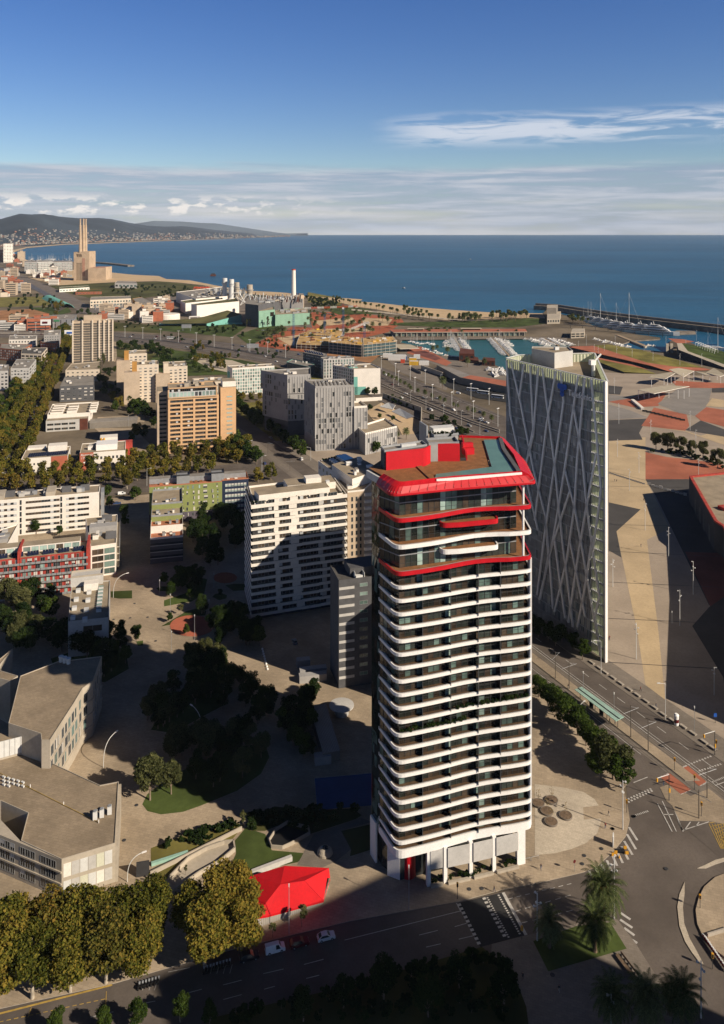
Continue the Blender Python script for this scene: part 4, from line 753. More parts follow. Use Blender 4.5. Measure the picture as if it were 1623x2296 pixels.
for(a_, b_, n_)in((A, B_, 44), (B_, Cc, 44), (Cc, D_, 22), (D_, A, 9)):
 m = MB();l_ = math.dist(a_, b_)
 for i in range(n_):
  p = LERP(a_, b_, i/n_);q = LERP(a_, b_, (i+.55)/n_);m.wall(p, q, .12, 102.6, 107.0, 'frit_pane')
  p2, q2 = LERP(a_, b_, (i+.55)/n_), LERP(a_, b_, (i+1)/n_);m.wall(p2, q2, .3, 102.6, 106.6, 'fin_cream')
 m.wall(a_, b_, .6, 106.9, 107.2, 'metal_pale');m.build('parapet_fins', TG)
m = MB();m.wall(FP(L-.4, 0), FP(L+.4, 0), 1.1, .1, 107, 'white_paint');m.wall(B_, LERP(B_, Cc, .03), .4, .1, 107, 'white_paint');m.build('corner_edge', TG)
for k in range(25):
 z = 4.2+4.1*k;m = MB();m.wall(T1, B_, .05, z-3.6, z-.5, 'frit_pane');m.wall(B_, T2, .04, z-3.6, z-.5, 'clear_pane');m.prism([T1, B_, T2], z-.45, z, 'fin_grey', None, True);m.build('glazed_tip', TG)
def face_pt(x, y, o):
 u, v = UV('B3', x, y);dx, dz = (u-U0)/F, -(v-V0)/F
 P = FP(0, 0, o);t = (P[0]*nx+P[1]*ny)/(dx*nx+ny);return(dx*t, t, EYE+dz*t)
BARS = [[(125, 150), (150, 510), (205, 760), (262, 960), (330, 1260)], [(155, 165), (215, 420), (300, 860), (380, 1170), (400, 1430)], [(240, 172), (208, 400)], [(280, 185), (300, 600), (268, 760), (245, 880)], [(335, 200), (300, 640), (268, 780)], [(360, 205), (440, 830), (490, 1330), (520, 1560), (560, 1900)], [(450, 220), (390, 560), (340, 960), (310, 1200)], [(480, 228), (500, 420), (440, 840), (380, 1260), (350, 1500), (325, 1690)], [(595, 252), (510, 840), (470, 1090), (430, 1330), (340, 1720)], [(560, 440), (620, 760), (650, 1100), (690, 1400)], [(640, 262), (590, 780), (570, 1120), (520, 1460), (440, 1800)], [(682, 272), (715, 640), (745, 990), (738, 1070), (690, 1400), (735, 1700), (705, 1830), (740, 2090)], [(505, 860), (570, 1110), (620, 1380), (690, 1790), (725, 1980)], [(540, 1010), (400, 1440), (345, 1720)], [(715, 760), (650, 1110), (600, 1400), (530, 1870)], [(690, 1300), (640, 1640), (590, 1900)], [(440, 1330), (470, 1560), (510, 1840)], [(540, 1330), (590, 1580), (640, 1830)], [(380, 1170), (410, 1500), (430, 1780)]]
for bar in BARS:
 m = MB();P = [Vector(face_pt(x, y, .9))for x, y in bar]
 for p, q in zip(P, P[1:]):
  d = (q-p).normalized();w = Vector((ux, uy, 0))*.42;t_ = Vector((nx, ny, 0))*.3
  m.hexa([p-w-t_, p+w-t_, q+w-t_, q-w-t_, p-w+t_, p+w+t_, q+w+t_, q-w+t_], 'lattice_white')
 m.build('lattice_bar', TG)
m = MB();PH = [G('B3', 290, 172, 103.0), G('B3', 440, 205, 103.0), G('B3', 560, 188, 103.0)];PH.append((PH[2][0]+1, PH[2][1]+12));PH.append((PH[0][0]+1.5, PH[0][1]+6));m.prism(PH, 102.9, 109.6, 'grey_light', 'roof_gravel');m.ring(PH, .4, 109.6, 110.1, 'grey_light')
c_ = PH[3];m.rbox((c_[0]-8, c_[1]-8), 2, 1.5, 109.6, 111, 'metal_pale');m.build('plant_room', TG)
m = MB();p = LERP(B_, Cc, .45);p = (p[0]-3, p[1]);m.tube((p[0], p[1], 103), (p[0], p[1], 108), .8, 'metal_pale', n=8);m.rbox((p[0]-1.2, p[1]-1), 2.4, 2, 108, 110, 'white_paint');m.tube((p[0], p[1], 109), (p[0]+4, p[1]+3, 112), .4, 'metal_pale', n=6);m.build('cleaning_crane', TG)
m = MB()
for t in(.15, .85):q0, q1 = LERP(B_, Cc, .08), LERP(B_, Cc, .55);m.wall((q0[0]-2-2.2*t, q0[1]+3), (q1[0]-2-2.2*t, q1[1]), .3, 103.0, 103.25, 'metal_dark')
m.build('roof_rail', TG)
sg = MB()
for(x, y)in((473, 318), (490, 321), (510, 326), (491, 345), (491, 370)):
 p = Vector(face_pt(x, y, 1.7));q = p+Vector((nx, ny, 0))*.25;sg.tube(p, q, 1.15, 'sign_blue', n=18)
sg.build('emblem', TG)
p = Vector(face_pt(528, 378, 1.7));TEXT('Telef\u00f3nica', 'lettering', TG, p, (math.radians(90), 0, math.atan2(uy, ux)), 3.5, 'white_paint', .12)
# ================================================================== RED-RIMMED EXHIBITION HALL at the right edge, and two buildings just outside the frame whose shade falls into it
T = thing('exhibition_hall', 'low dark hall with red roof rim at the right edge of the plaza', 'building', (198, 482, 0))
EX = [(198, 482), (180.5, 408), (181.5, 400), (160, 340), (130, 266), (150, 245), (330, 300), (330, 520)]
m = MB();m.prism(EX, .1, 15.0, 'dark_wall', 'roof_gravel');m.build('wall', T)
m = MB();m.ring(EX, 3.2, 15.0, 15.9, 'red_wall');m.build('red_rim', T)
for t in(.25, .45, .6, .8):
 m = MB();a_, b_ = LERP(EX[0], EX[1], t), LERP(EX[0], EX[1], t+.06);m.wall(a_, b_, .06, .3, 9, 'metal_dark');m.build('gate', T)
m = MB();p = G('B4', 940, 950, 16);m.rbox((p[0]+2, p[1]), 6, 5, 15, 16.6, 'red_wall');m.build('roof_box', T)
T = bldg('hotel_tower', 'tall grey hotel tower beyond the right edge, its shade lying across the street', [(110.5, 83), (166, 114), (190, 74), (135, 40)], 105, 'grey_wall', 'roof_grey')
# ================================================================== WHITE APARTMENT TOWER with stepped balcony bands
FLp, FRp = G('A8', 228, 600, 48.5), G('A8', 1070, 500, 48.5)
BLp = (FLp[0]-6.6, FLp[1]+26);BRp = (FRp[0]-7, FRp[1]+27)
T = thing('apartment_tower', 'broad white apartment block with long balcony bands, half in shade, behind the tower', 'apartment block', FLp)
PO = [FLp, FRp, BRp, BLp];core = INSET(CCW(PO), 1.5)
m = MB();m.prism(core, 0, 48, 'dark_wall', 'roof_gravel');m.build('recessed_wall', T)  # shade behind the balcony bands is put into this dark wall colour
Lf = math.dist(FLp, FRp);uf = ((FRp[0]-FLp[0])/Lf, (FRp[1]-FLp[1])/Lf)
NF = 16;pit = 3.05;rr = random.Random(5)
for k in range(NF):
 z = 48.5-pit*k-1.35;m = MB();brk = [0, rr.choice((.22, .24)), rr.choice((.45, .47, .52)), rr.choice((.70, .72)), 1]
 for a_, b_ in zip(brk, brk[1:]):
  P, Q = LERP(FLp, FRp, a_), LERP(FLp, FRp, b_);dz = rr.uniform(-.12, .12);m.wall(Q, P, .22, z+dz, z+1.2+dz+(.35 if k==0 else 0), 'white_wall')
 m.wall(FLp, BLp, .25, z, z+1.2, 'white_wall');m.wall(BRp, FRp, .25, z, z+1.2, 'white_wall');o = m.build('balcony_band', T);m = MB();m.prism(INSET(CCW(PO), .25), z, z+.2, 'concrete_dark', 'concrete_dark', True);sub(m.build('balcony_floor'), o)
 sh = rr.choice((0, 0, .012, -.012))+(.02*int((k-6)/3)if k>8 else 0)
 for t, w in((.235+sh*.5, 1.9), (.395+sh, 3.4), (.705+sh, 1.9)):
  m = MB();P = LERP(FLp, FRp, t);Q = (P[0]+uf[0]*w, P[1]+uf[1]*w);m.wall((Q[0]-uf[1]*-.15, Q[1]+.15), (P[0], P[1]+.15), .6, z+1.3, z+pit, 'grey_light' if t>.3 and w<3 else 'white_wall');m.build('pier', T)
 p0, q0, L0, u0 = EDGE(core, 0)
 for s in np.arange(2.2, L0-3, 4.6):
  win(T, p0, q0, s, s+3.0, z+1.4, z+pit-.1, rr.choice(('ribbon', 'dark', 'brown', 'dark')))
 if k%3==0:
  win(T, *EDGE(core, 3)[:2], 3, 12, z+1.4, z+pit-.2, 'ribbon');win(T, *EDGE(core, 3)[:2], 14, 21, z+1.4, z+pit-.2, 'ribbon')
PI_ = INSET(CCW(PO), 1.9)
m = MB();m.ring(INSET(CCW(PO), 3.4), .5, 48.0, 48.9, 'white_wall');m.build('roof_parapet', T)
c_ = INSET(CCW(PO), 6)
m = MB();m.prism([LERP(c_[0], c_[1], .02), LERP(c_[0], c_[1], .88), (LERP(c_[0], c_[1], .88)[0]-2.2, LERP(c_[0], c_[1], .88)[1]+7), (c_[0][0]-2.2, c_[0][1]+7)], 48, 51.6, 'white_wall', 'roof_gravel');m.build('roof_storey', T)
m = MB();q = LERP(c_[0], c_[1], .45);m.prism(RECT((q[0]-4, q[1]+9), 22, 10), 48, 51, 'white_wall', 'roof_gravel');m.rbox((q[0]+4, q[1]+12), 7, 5, 51, 53.2, 'white_wall');m.rbox((q[0]+13, q[1]+12), 1.6, 1.6, 51, 52.2, 'metal_pale');m.build('roof_storey', T)
units(T, [LERP(c_[0], c_[1], .1), LERP(c_[0], c_[1], .8), c_[2], (c_[0][0], c_[0][1]+3)], 48, 5, .8, 1.8, 1.2)
# rear wing, in beige with columns of windows, and the wing with the pool on its roof
T = bldg('apartment_wing', 'tall beige wing with narrow window columns between the white block and the white-banded tower', [G('A8', 1072, 470, 47.5), G('A8', 1215, 455, 47.5), (5, 372), (-12, 375)], 47.5, 'beige_wall', 'roof_gravel', par=1.2, cap='white_wall', nun=2)
WP = [G('A8', 1072, 470, 47.5), G('A8', 1215, 455, 47.5)]
for k in range(14):
 for s in(.28, .55, .8):
  L0 = math.dist(*WP);win(T, WP[0], WP[1], s*L0-.45, s*L0+.45, 3+k*3.05, 5.0+k*3.05, 'dark')
slabs(T, [WP[0], WP[1]], 0, [2+3.05*k for k in range(15)], math.dist(*WP), -5.5, 1.4, 1.15, 'white_wall')
PW = [(-22, 401), (-4.4, 362.5), (9.5, 377), (-9.5, 411)]
T = bldg('apartment_wing', 'white wing with small dark windows and a turquoise pool on its roof', PW, 48.5, 'white_wall', 'roof_gravel', par=1.2)
wins(T, PW, 0, 22, 47.2, 9, 8, .28, .55, ('dark', ), skip=.25)
m = MB();m.prism([LERP(PW[0], PW[1], .42), PW[1], PW[2], LERP(PW[3], PW[2], .40)], 48.3, 51.4, 'white_wall', 'roof_gravel');m.build('upper_storey', T)
m = MB();a_ = LERP(PW[3], PW[2], .05);b_ = LERP(PW[3], PW[2], .75);m.prism([a_, (a_[0]-5, a_[1]-3), (b_[0]-5, b_[1]-3), b_], 48.2, 52.2-2.6, 'white_wall', 'pool_blue');m.build('swimming_pool', T)
for i in range(4):
 p = LERP(LERP(PW[0], PW[1], .12), LERP(PW[3], PW[2], .05), .35+0*i);m = MB();m.rbox((p[0]+i*1.2, p[1]-i*2.4), 2.8, 1.0, 48.2, 49.1, 'white_paint', ANG+.6);m.build('sun_bed', T)
units(T, [LERP(PW[0], PW[1], .5), PW[1], PW[2], LERP(PW[3], PW[2], .5)], 51.4, 8, 1.0, 3.0, 1.8, ('white_wall', 'white_paint'))
# ================================================================== SLATE BLOCK in front of it
SB = RECT(G('A8', 995, 1250, 39), 24, 13)
T = bldg('apartment_block', 'narrow dark slate block with thin white strips, left of the white-banded tower', SB, 39, 'slate_wall', 'roof_dark', par=1.0)
p, q, L0, u0 = EDGE(SB, 0)
for k in range(11):
 m = MB();z = 35.4-3.2*k;m.wall((p[0]+u0[0]*.1, p[1]+u0[1]*.1), (p[0]+u0[0]*5.8, p[1]+u0[1]*5.8), .12, z, z+.95, 'grey_light');m.build('white_strip', T)
 if k%1==0:win(T, p, q, 7.8, 10.8, z+.3, z+1.6, 'pale' if k<2 else 'green')
m = MB();m.rbox((SB[0][0]+4, SB[0][1]+4), 20, 9, 38.5, 41.5, 'slate_wall');m.build('upper_storey', T)
m = MB();r = LERP(SB[0], SB[1], .25)
for k in range(2):m.rbox((r[0]+k*3.4, r[1]+1), .15, 4.5, 38.6, 40.6, 'metal_pale')
m.rbox((r[0]+.4, r[1]+.6), 2.6, 1.2, 38.6, 39.6, 'metal_pale');m.build('roof_frame', T)
T = bldg('apartment_block', 'grey stepped block almost hidden behind the white-banded tower', [(29, 274.5), (51.5, 281), (42, 320), (17, 312)], 67, 'slate_wall', 'roof_dark')
m = MB();m.prism([(28, 266.5), (53, 273), (51.3, 280.8), (28.6, 274.2)], .1, 46, 'slate_wall', 'roof_dark');m.build('front_wing', T)
units(T, [(29, 274.5), (51.5, 281), (42, 320), (17, 312)], 66.5, 6, 2, 5, 3)
# ================================================================== OTHER BUILDINGS, near to far
# -- concrete campus pair, bottom left
cor = lambda pts, z:[G(zm, x, y, z)for zm, x, y in pts]
Z1 = 10.0
LB = cor([('I', 138, 1926), ('I', 258, 1890), ('I', 266, 1752), ('I', 224, 1760), ('I', 68, 1688)], Z1)+[(-112, 236), (-122, 217)]+cor([('I', 2, 1795), ('I', 63, 1822), ('I', 47, 1884)], Z1)
T = bldg('campus_building', 'low concrete building with flat tiled roof, directly above the plane trees', LB, Z1, 'concrete', 'roof_tiles', par=.5)
p, q, L0, u0 = EDGE(LB, 0)
for zlo, zhi in((1.3, 4.3), (5.3, 8.6)):
 for i in range(6):
  s0 = .4+i*(L0-1)/6;m = MB();P, Q = (p[0]+u0[0]*s0, p[1]+u0[1]*s0), (p[0]+u0[0]*(s0+(L0-1)/6-.12), p[1]+u0[1]*(s0+(L0-1)/6-.12));m.wall(P, Q, .08, zlo, zhi, ('grey_light', 'metal_pale', 'grey_light', 'fin_cream', 'metal_pale', 'white_wall')[(i+int(zlo))%6]);m.build('cladding_panel', T)
m = MB();m.wall(LB[1], LB[2], .7, 0, Z1-.8, 'concrete');m.build('side_pier', T)
# courtyard wing on the left with window rows
cw = [(-93, 204.3), LB[0], LB[-1], (-98, 215.5)]
CWP = [(-118, 212), (-92.8, 204.2), (LB[0][0], LB[0][1])]
m = MB();m.prism([(-122, 214), (-92.8, 204.2), LB[0], LB[-1], (-98, 212.0), (-122, 219)], 0, Z1-.3, 'concrete', 'concrete');m.build('front_wing', T)
for a_, b_ in((CWP[0], CWP[1]), (CWP[1], CWP[2])):
 L0 = math.dist(a_, b_);n_ = int(L0/1.7)
 for zlo in(1.2, 4.2, 7.0):
  for i in range(n_):
   if i%4==3:continue
   win(T, a_, b_, i*L0/n_+.1, (i+1)*L0/n_-.1, zlo, zlo+(2.2 if zlo<7 else 1.9), random.choice(('dark', 'dark', 'blind', 'brown')))
 m = MB();m.wall(a_, b_, .3, 3.6, 4.0, 'concrete');m.wall(a_, b_, .3, 6.5, 6.9, 'concrete');m.build('string_course', T)
p = G('B8', 430, 95, Z1)
for dx, dy in((0, 0), (1.5, .8), (3.2, 1.9)):
 m = MB();m.rbox((p[0]+dx, p[1]+dy), 1.1, 1.1, Z1-.1, Z1+1.9, 'metal_pale');m.lathe(p[0]+dx+.4, p[1]+dy+.7, [(.48, Z1+1.9), (.48, Z1+2.1)], 'metal_grey', 12);m.build('roof_fan', T)
for i in range(12):
 p = G('B7', 10+28*(i%5), 900+22*(i//5)+8*(i%5), Z1);m = MB();m.rbox(p, 1.0, .5, Z1-.1, Z1+.35, 'metal_pale', -.5);m.build('roof_skylight', T)
m = MB();p, q = G('B7', -20, 862, Z1), G('B7', 585, 1165, Z1);m.wall(p, q, .12, Z1-.1, Z1-.02, 'line_yellow')
for x, y in((178, 955), (375, 1058), (582, 1165)):a_ = G('B7', x, y, Z1);m.tube((a_[0], a_[1], Z1-.2), (a_[0], a_[1], Z1+.6), .12, 'white_paint')
m.build('safety_line', T)
Z2 = 18.0
UB = cor([('I', 93, 1659), ('I', 112, 1659), ('I', 167, 1574), ('I', 185, 1543), ('I', 208, 1526), ('I', 228, 1471), ('I', 129, 1483), ('I', 45.6, 1515), ('I', 19, 1621), ('I', 91, 1644)], Z2)
T = bldg('campus_building', 'taller concrete building with upright windows along its bent side', UB, Z2, 'concrete', 'roof_tiles', par=.5)
for e in(1, 2, 3, 4):
 p, q, L0, u0 = EDGE(UB, e);n_ = max(1, int(L0/2.6))
 for zlo in(4.4, 8.6, 12.8):
  for i in range(n_):
   w_ = random.uniform(.9, 1.9);s0 = i*L0/n_+random.uniform(.2, .7);win(T, p, q, s0, min(s0+w_, L0-.1), zlo, zlo+2.9, random.choice(('dark', 'dark', 'green', 'shutter')))
  m = MB();m.wall(p, q, .25, zlo-.9, zlo-.5, 'concrete');m.build('string_course', T)
for i in range(3):
 p = G('B7', 360+22*i, 215+6*i, Z2);m = MB();m.lathe(p[0], p[1], [(.7, Z2-.1), (.7, Z2+1.5), (.85, Z2+1.5), (.85, Z2+1.8)], 'metal_pale', 12);m.build('roof_fan', T)
UC = cor([('B7', -60, 700), ('B7', 0, 690), ('B7', 170, 650), ('B7', 55, 580), ('B7', -60, 560)], 14.0)
T2 = bldg('campus_building', 'lower concrete wing with grey panel parapet left of the bent roofed building', [UC[0], UC[1], UC[2], UC[3], (UC[3][0]-6, UC[3][1]+4), (UC[4][0]-10, UC[4][1])], 14.0, 'concrete', 'roof_tiles', par=.5)
p, q = G('B7', -40, 765, 12), G('B7', 245, 690, 12)
for i in range(9):a_, b_ = LERP(p, q, i/9), LERP(p, q, (i+.93)/9);m = MB();m.wall(a_, b_, .2, 10.5, 15.2, 'metal_pale');m.build('cladding_panel', T2)
m = MB();m.prism([p, q, (q[0]-2, q[1]+5), (p[0]-2, p[1]+5)], 0, 13, 'concrete', 'roof_tiles');m.build('low_wing', T2)
p, q = G('B7', 60, 255, 18), G('B7', 120, 250, 18);UD = cor([('B7', -60, 300), ('B7', 60, 330), ('B7', 105, 300), ('B7', -60, 250)], 15.0)
T3 = bldg('campus_building', 'concrete roof with pale terrace wall at the left edge, above the two campus roofs', UD+[(-125, 285)], 15.0, 'concrete', 'roof_tiles', par=.5)
# -- red pavilion
PV = {k:P3('B8', x, y, z)for k, x, y, z in(('a', 880, 590, 4.2), ('b', 1165, 352, 5.0), ('c', 1320, 306, 6.0), ('d', 1525, 316, 4.0), ('e', 1531, 362, 2.2), ('f', 1500, 466, 1.1), ('g', 1240, 536, 2.3), ('h', 1180, 546, 2.8), ('r', 1300, 392, 6.4), ('s', 1412, 375, 6.0))}
T = thing('pavilion', 'low bright red pavilion with a folded roof beside the plane trees', 'pavilion', (PV['g'][0], PV['g'][1], 0))
m = MB()
for f in('bcr', 'cdsr', 'cds', 'desf'[:4], 'rsfg', 'brgh', 'abh'):
 m.face([PV[k]for k in f][::-1], 'red_roof')if f!='cds' else None
m.build('roof', T)
m = MB();ring_ = 'ahgfedcb'
for k1, k2 in zip(ring_, ring_[1:]+ring_[:1]):
 a_, b_ = PV[k1], PV[k2];ia, ib = (a_[0]*.97+PV['r'][0]*.03, a_[1]*.97+PV['r'][1]*.03), (b_[0]*.97+PV['r'][0]*.03, b_[1]*.97+PV['r'][1]*.03)
 m.face([(ia[0], ia[1], .1), (ib[0], ib[1], .1), (ib[0], ib[1], b_[2]-.1), (ia[0], ia[1], a_[2]-.1)], 'ribbed');m.face([(a_[0], a_[1], a_[2]-.5), (b_[0], b_[1], b_[2]-.5), b_, a_], 'red_roof')
m.build('wall', T)
m = MB()
for k1, k2 in(('c', 'r'), ('r', 'g'), ('s', 'f'), ('d', 's'), ('r', 's')):m.tube(PV[k1], PV[k2], .06, 'red_matte', n=4)
for t in(.25, .5, .75):m.tube(LERP(PV['r'], PV['g'], t), LERP(PV['s'], PV['f'], t), .04, 'red_matte', n=4)
m.build('roof_seam', T)
# -- garden walls, pond box, skylight bench
T = thing('ramp_wall', 'curved pale concrete wall around the sunken oval ramp beside the lawn', 'wall', G('B8', 1000, 210))
pts = GS('B8', [(690, 290), (780, 375), (870, 282), (960, 232), (1040, 205), (1085, 203), (1092, 240), (1020, 300), (930, 350), (800, 440)], .13)
for nm, seq in(('inner_wall', pts[1:]), ):
 m = MB()
 for a_, b_ in zip(seq, seq[1:]):m.wall(a_, b_, .35, .1, 1.3, 'concrete')
 m.build(nm, T)
T = thing('garden_wall', 'tall dark gate wall standing in the paving beside the planted strip', 'wall', G('B8', 640, 260));m = MB();m.wall(G('B8', 632, 355, .13), G('B8', 692, 345, .13), .4, .1, 3.8, 'dark_wall');m.wall(G('B8', 695, 352, .13), G('B8', 1120, 140, .13), .3, .1, 1.3, 'concrete');m.wall(G('B8', 700, 300, .13), G('B8', 870, 245, .13), .8, .1, .9, 'glass_green');m.build('gate_wall', T)
T = thing('light_well', 'sunken opening with a pale curved rim in the shaded lawn', 'light well', G('C6', 250, 2030));m = MB();P = GS('C6', [(215, 2030), (190, 1960), (260, 1850), (380, 1775), (600, 1830), (615, 1890), (420, 2000), (330, 2040)], .13);m.ring(P, .5, .1, 1.1, 'concrete');m.poly([(x, y, .2)for x, y in INSET(CCW(P), .4)], 'black');m.build('rim', T)
T = thing('garden_sculpture', 'rounded stone seat with a glass skylight in the shaded court beside the tower', 'skylight', G('C6', 765, 2070));p = G('C6', 765, 2075, .15);m = MB();m.lathe(p[0], p[1], [(2.1, .15), (2.0, .7), (1.5, 1.3), (.95, 1.6)], 'concrete', 20);m.build('stone_seat', T);m = MB();m.lathe(p[0], p[1]+.1, [(.9, 1.6), (.6, 1.75)], 'win_dark', 16);m.build('glass_lid', T)
T = thing('glass_rail', 'pale glazed parapet strip at the lawn edge behind the red pavilion', 'parapet');m = MB();m.wall(G('B8', 1165, 345, .13), G('B8', 1350, 275, .13), .9, .1, 1.4, 'grey_light');m.build('parapet', T)
T = thing('site_shed', 'long low shed with a ribbed roof in the dark yard left of the white-banded tower', 'shed', G('C6', 800, 1050));m = MB();P = GS('C6', [(745, 1060), (920, 1025), (775, 545), (655, 560), (640, 690)], 3.2);m.prism(P, .1, 3.2, 'concrete_dark', 'ribbed');m.build('roof', T)
T = thing('round_kiosk', 'round kiosk with a wide flat roof in the dark yard', 'kiosk', G('C6', 935, 660));p = G('C6', 935, 655, .1);m = MB();m.lathe(p[0], p[1], [(2.4, .1), (2.4, 2.6)], 'grey_wall', 18);m.build('drum', T);m = MB();m.lathe(p[0], p[1], [(4.2, 3.0), (4.2, 3.3), (1, 3.5)], 'grey_light', 24);m.build('roof', T)
for i, (x, y, lab)in enumerate(((520, 165, 'small grey site cabin at the top of the dark yard'), (605, 265, 'long white site cabin, upper of the pair in the dark yard'), (600, 330, 'long white site cabin, lower of the pair in the dark yard'), (705, 1170, 'low grey shed roof just above the blue ball court'))):
 T = thing('site_cabin', lab, 'cabin', G('C6', x, y));p = G('C6', x-(40 if i in(0, 3)else 95), y+20, .1);m = MB();m.rbox(p, 5 if i in(0, 3)else 10, 2.6, .1, 2.7, 'grey_wall', .2);m.build('shell', T)
# -- small grey block with skylights, and the red access-gallery block
SG = [G('C1', 845, 1880, 14), G('C1', 1345, 1830, 14), G('C1', 1365, 1370, 14), G('C1', 890, 1400, 14)]
T = bldg('apartment_block', 'small grey block with a skylight strip on its roof, before the red building', SG, 14, 'grey_light', 'roof_gravel', par=.7)
wins(T, SG, 1, 1, 13, 7, 4, .45, .5, ('dark', 'blind'));win(T, SG[0], SG[1], 5.5, 12.5, 9.2, 11.6, 'brown')
for x, y in((940, 1520), (915, 1630), (890, 1740), (870, 1860), (1075, 1540), (1060, 1640), (1040, 1760), (1020, 1880)):
 p = G('C1', x, y, 14);m = MB();m.rbox(p, 1.8, 1.8, 13.4, 14.9, 'metal_pale');m.build('roof_vent', T)
m = MB();a_, b_ = G('C1', 1190, 1760, 14), G('C1', 1225, 1440, 14)
for i in range(14):c_ = LERP(a_, b_, i/14);m.rbox(c_, 2.0, .9, 13.5, 14.5, 'win_pale' if i%2 else 'metal_pale')
m.build('skylight_strip', T)
m = MB();p = G('C1', 1040, 1500, 14);m.rbox(p, 5.6, 4, 13.4, 16.6, 'white_wall');m.build('stair_head', T)
m = MB();p = G('C1', 875, 1450, 14);m.rbox(p, 13, 6, 0, 17.5, 'grey_light');m.ring(RECT(p, 13, 6), .4, 17.5, 18.2, 'concrete');m.build('rear_storey', T)
p = G('C1', 1090, 1005, 18.3);RB = RECT(FL(p, 62), 62, 13)
T = bldg('apartment_block', 'long red apartment block with access galleries and tilted solar panels on the roof', RB, 18.3, 'red_wall', 'roof_gravel', par=.5)
e0, e1, L0, u0 = EDGE(RB, 0)
for k in range(6):
 z = 15.4-3.0*k;slabs(T, RB, 0, [z-.15], 0, 0, 1.1, .2, 'concrete_dark', 'metal_grey', .85, 'gallery')
 for i in range(24):
  s = i*L0/24+random.uniform(0, 1);win(T, e0, e1, s, s+random.choice((1.0, 1.5, 2.0)), z+.25, z+2.3, random.choice(('dark', 'white', 'pale', 'blind', 'brown')))
m = MB()
for i in range(28):s = i*L0/28;P = (e0[0]+u0[0]*s+u0[1]*1.15, e0[1]+u0[1]*s-u0[0]*1.15);m.tube((P[0], P[1], 0), (P[0], P[1], 18.5), .06, 'rust', n=4)
m.build('gallery_post', T)
for s in(L0, L0-29, ):
 m = MB();P = (e0[0]+u0[0]*s, e0[1]+u0[1]*s);m.rbox((P[0]-.3, P[1]-1.2), 1.0, 15, 0, 20.6 if s==L0 else 21.6, 'red_wall');m.build('red_fin_wall', T)
PH = RECT((RB[0][0]+2-.27*6, RB[0][1]+6.5), 56, 6);m = MB();m.prism(PH, 18, 21, 'white_wall', 'roof_gravel');m.build('penthouse', T)
wins(T, PH, 0, 18.3, 20.8, 16, 1, .85, .8, ('pale', 'brown', 'pale'))
for i in range(9):solar_row(T, (RB[0][0]+u0[0]*(3.5+i*6.5)-.2, RB[0][1]+u0[1]*(3.5+i*6.5)+1.4), 1.1, 4, 2.2, 18.2, ANG+.12)
# -- long white block and its side wings
p = G('C1', 1228, 272, 20);WB = RECT(FL(p, 92), 92, 13)
T = bldg('apartment_block', 'long low white block with ribbon windows, left of the green building', WB, 20, 'white_wall', 'roof_gravel', par=.8)
e0, e1, L0, u0 = EDGE(WB, 0)
for k in range(6):
 z = 17.0-3.15*k
 for a_, b_ in((5.2, 17.2), (20.4, 37.6), (42, 58), (62, 78), (80, 90)):win(T, e0, e1, L0-b_, L0-a_, z, z+1.25, 'ribbon')
 for s in(19.6, 40.1, 60):win(T, e0, e1, L0-s-.5, L0-s+.5, z-.4, z+2.1, 'slot')
for i in range(22):
 t = random.uniform(.02, .95);P = LERP(WB[0], WB[1], t);m = MB();y_ = random.uniform(2, 8)
 m.rbox((P[0]-.27*y_, P[1]+y_), random.uniform(1.5, 4), 2.2, 19.4, 20.6+random.random()*1.4, random.choice(('white_wall', 'grey_light', 'metal_grey')));m.build('roof_unit', T)
for i in range(9):
 P = LERP(WB[0], WB[1], .05+i*.105);m = MB();X, Y = P[0]-.27*5, P[1]+5;m.hexa([(X, Y, 19.5), (X+4.5, Y+1.3, 19.5), (X+3.6, Y+4.6, 19.5), (X-.9, Y+3.3, 19.5), (X, Y, 19.8), (X+4.5, Y+1.3, 19.8), (X+3.6, Y+4.6, 22.2), (X-.9, Y+3.3, 22.2)], 'grey_dark');m.build('solar_thermal_panel', T)
for t in(.42, .70):
 P = LERP(WB[0], WB[1], t);m = MB();m.rbox((P[0]+.05, P[1]+.2), 4.5, 11, 19.4, 22.2, 'concrete');m.build('stair_head', T)
m = MB();m.rbox((WB[1][0]+.3, WB[1][1]+2), 1.6, 9, .1, 19, 'metal_grey');m.build('gallery_frame', T)
SBk = [G('C1', 1125, 950, 15), G('C1', 1440, 905, 15), G('C1', 1455, 550, 15), G('C1', 1060, 590, 15)]
T = bldg('apartment_block', 'short pale block with cluttered roof terraces, at right angles to the white block', SBk, 15, 'white_wall', 'roof_gravel', par=.9)
e0, e1, L0, u0 = EDGE(SBk, 0)
for k in range(4):win(T, e0, e1, .6, L0*.5, 10.6-3.2*k, 13.2-3.2*k, 'brown');win(T, e0, e1, L0*.53, L0-.6, 10.6-3.2*k, 13.2-3.2*k, 'green')
slabs(T, SBk, 1, [2+3.2*k for k in range(4)], 3, 3, 1.5, .3, 'concrete', 'metal_grey')
units(T, SBk, 14.5, 12);m = MB();p = LERP(SBk[0], SBk[3], .45);m.rbox((p[0]+.5, p[1]), 13, 5, 14.4, 17.5, 'grey_wall');m.build('stair_head', T)
for t in(.2, .5, .8):P = LERP(SBk[0], SBk[3], t);m = MB();X, Y = P[0]+7, P[1]+2;m.hexa([(X, Y, 14.6), (X+5, Y+1.3, 14.6), (X+4, Y+4.6, 14.6), (X-.9, Y+3.3, 14.6), (X, Y, 14.9), (X+5, Y+1.3, 14.9), (X+4, Y+4.6, 17.2), (X-.9, Y+3.3, 17.2)], 'grey_dark');m.build('solar_thermal_panel', T)
LW = [G('C1', -60, 960, 16), G('C1', 100, 905, 16), G('C1', 225, 670, 16), G('C1', -60, 760, 16)]
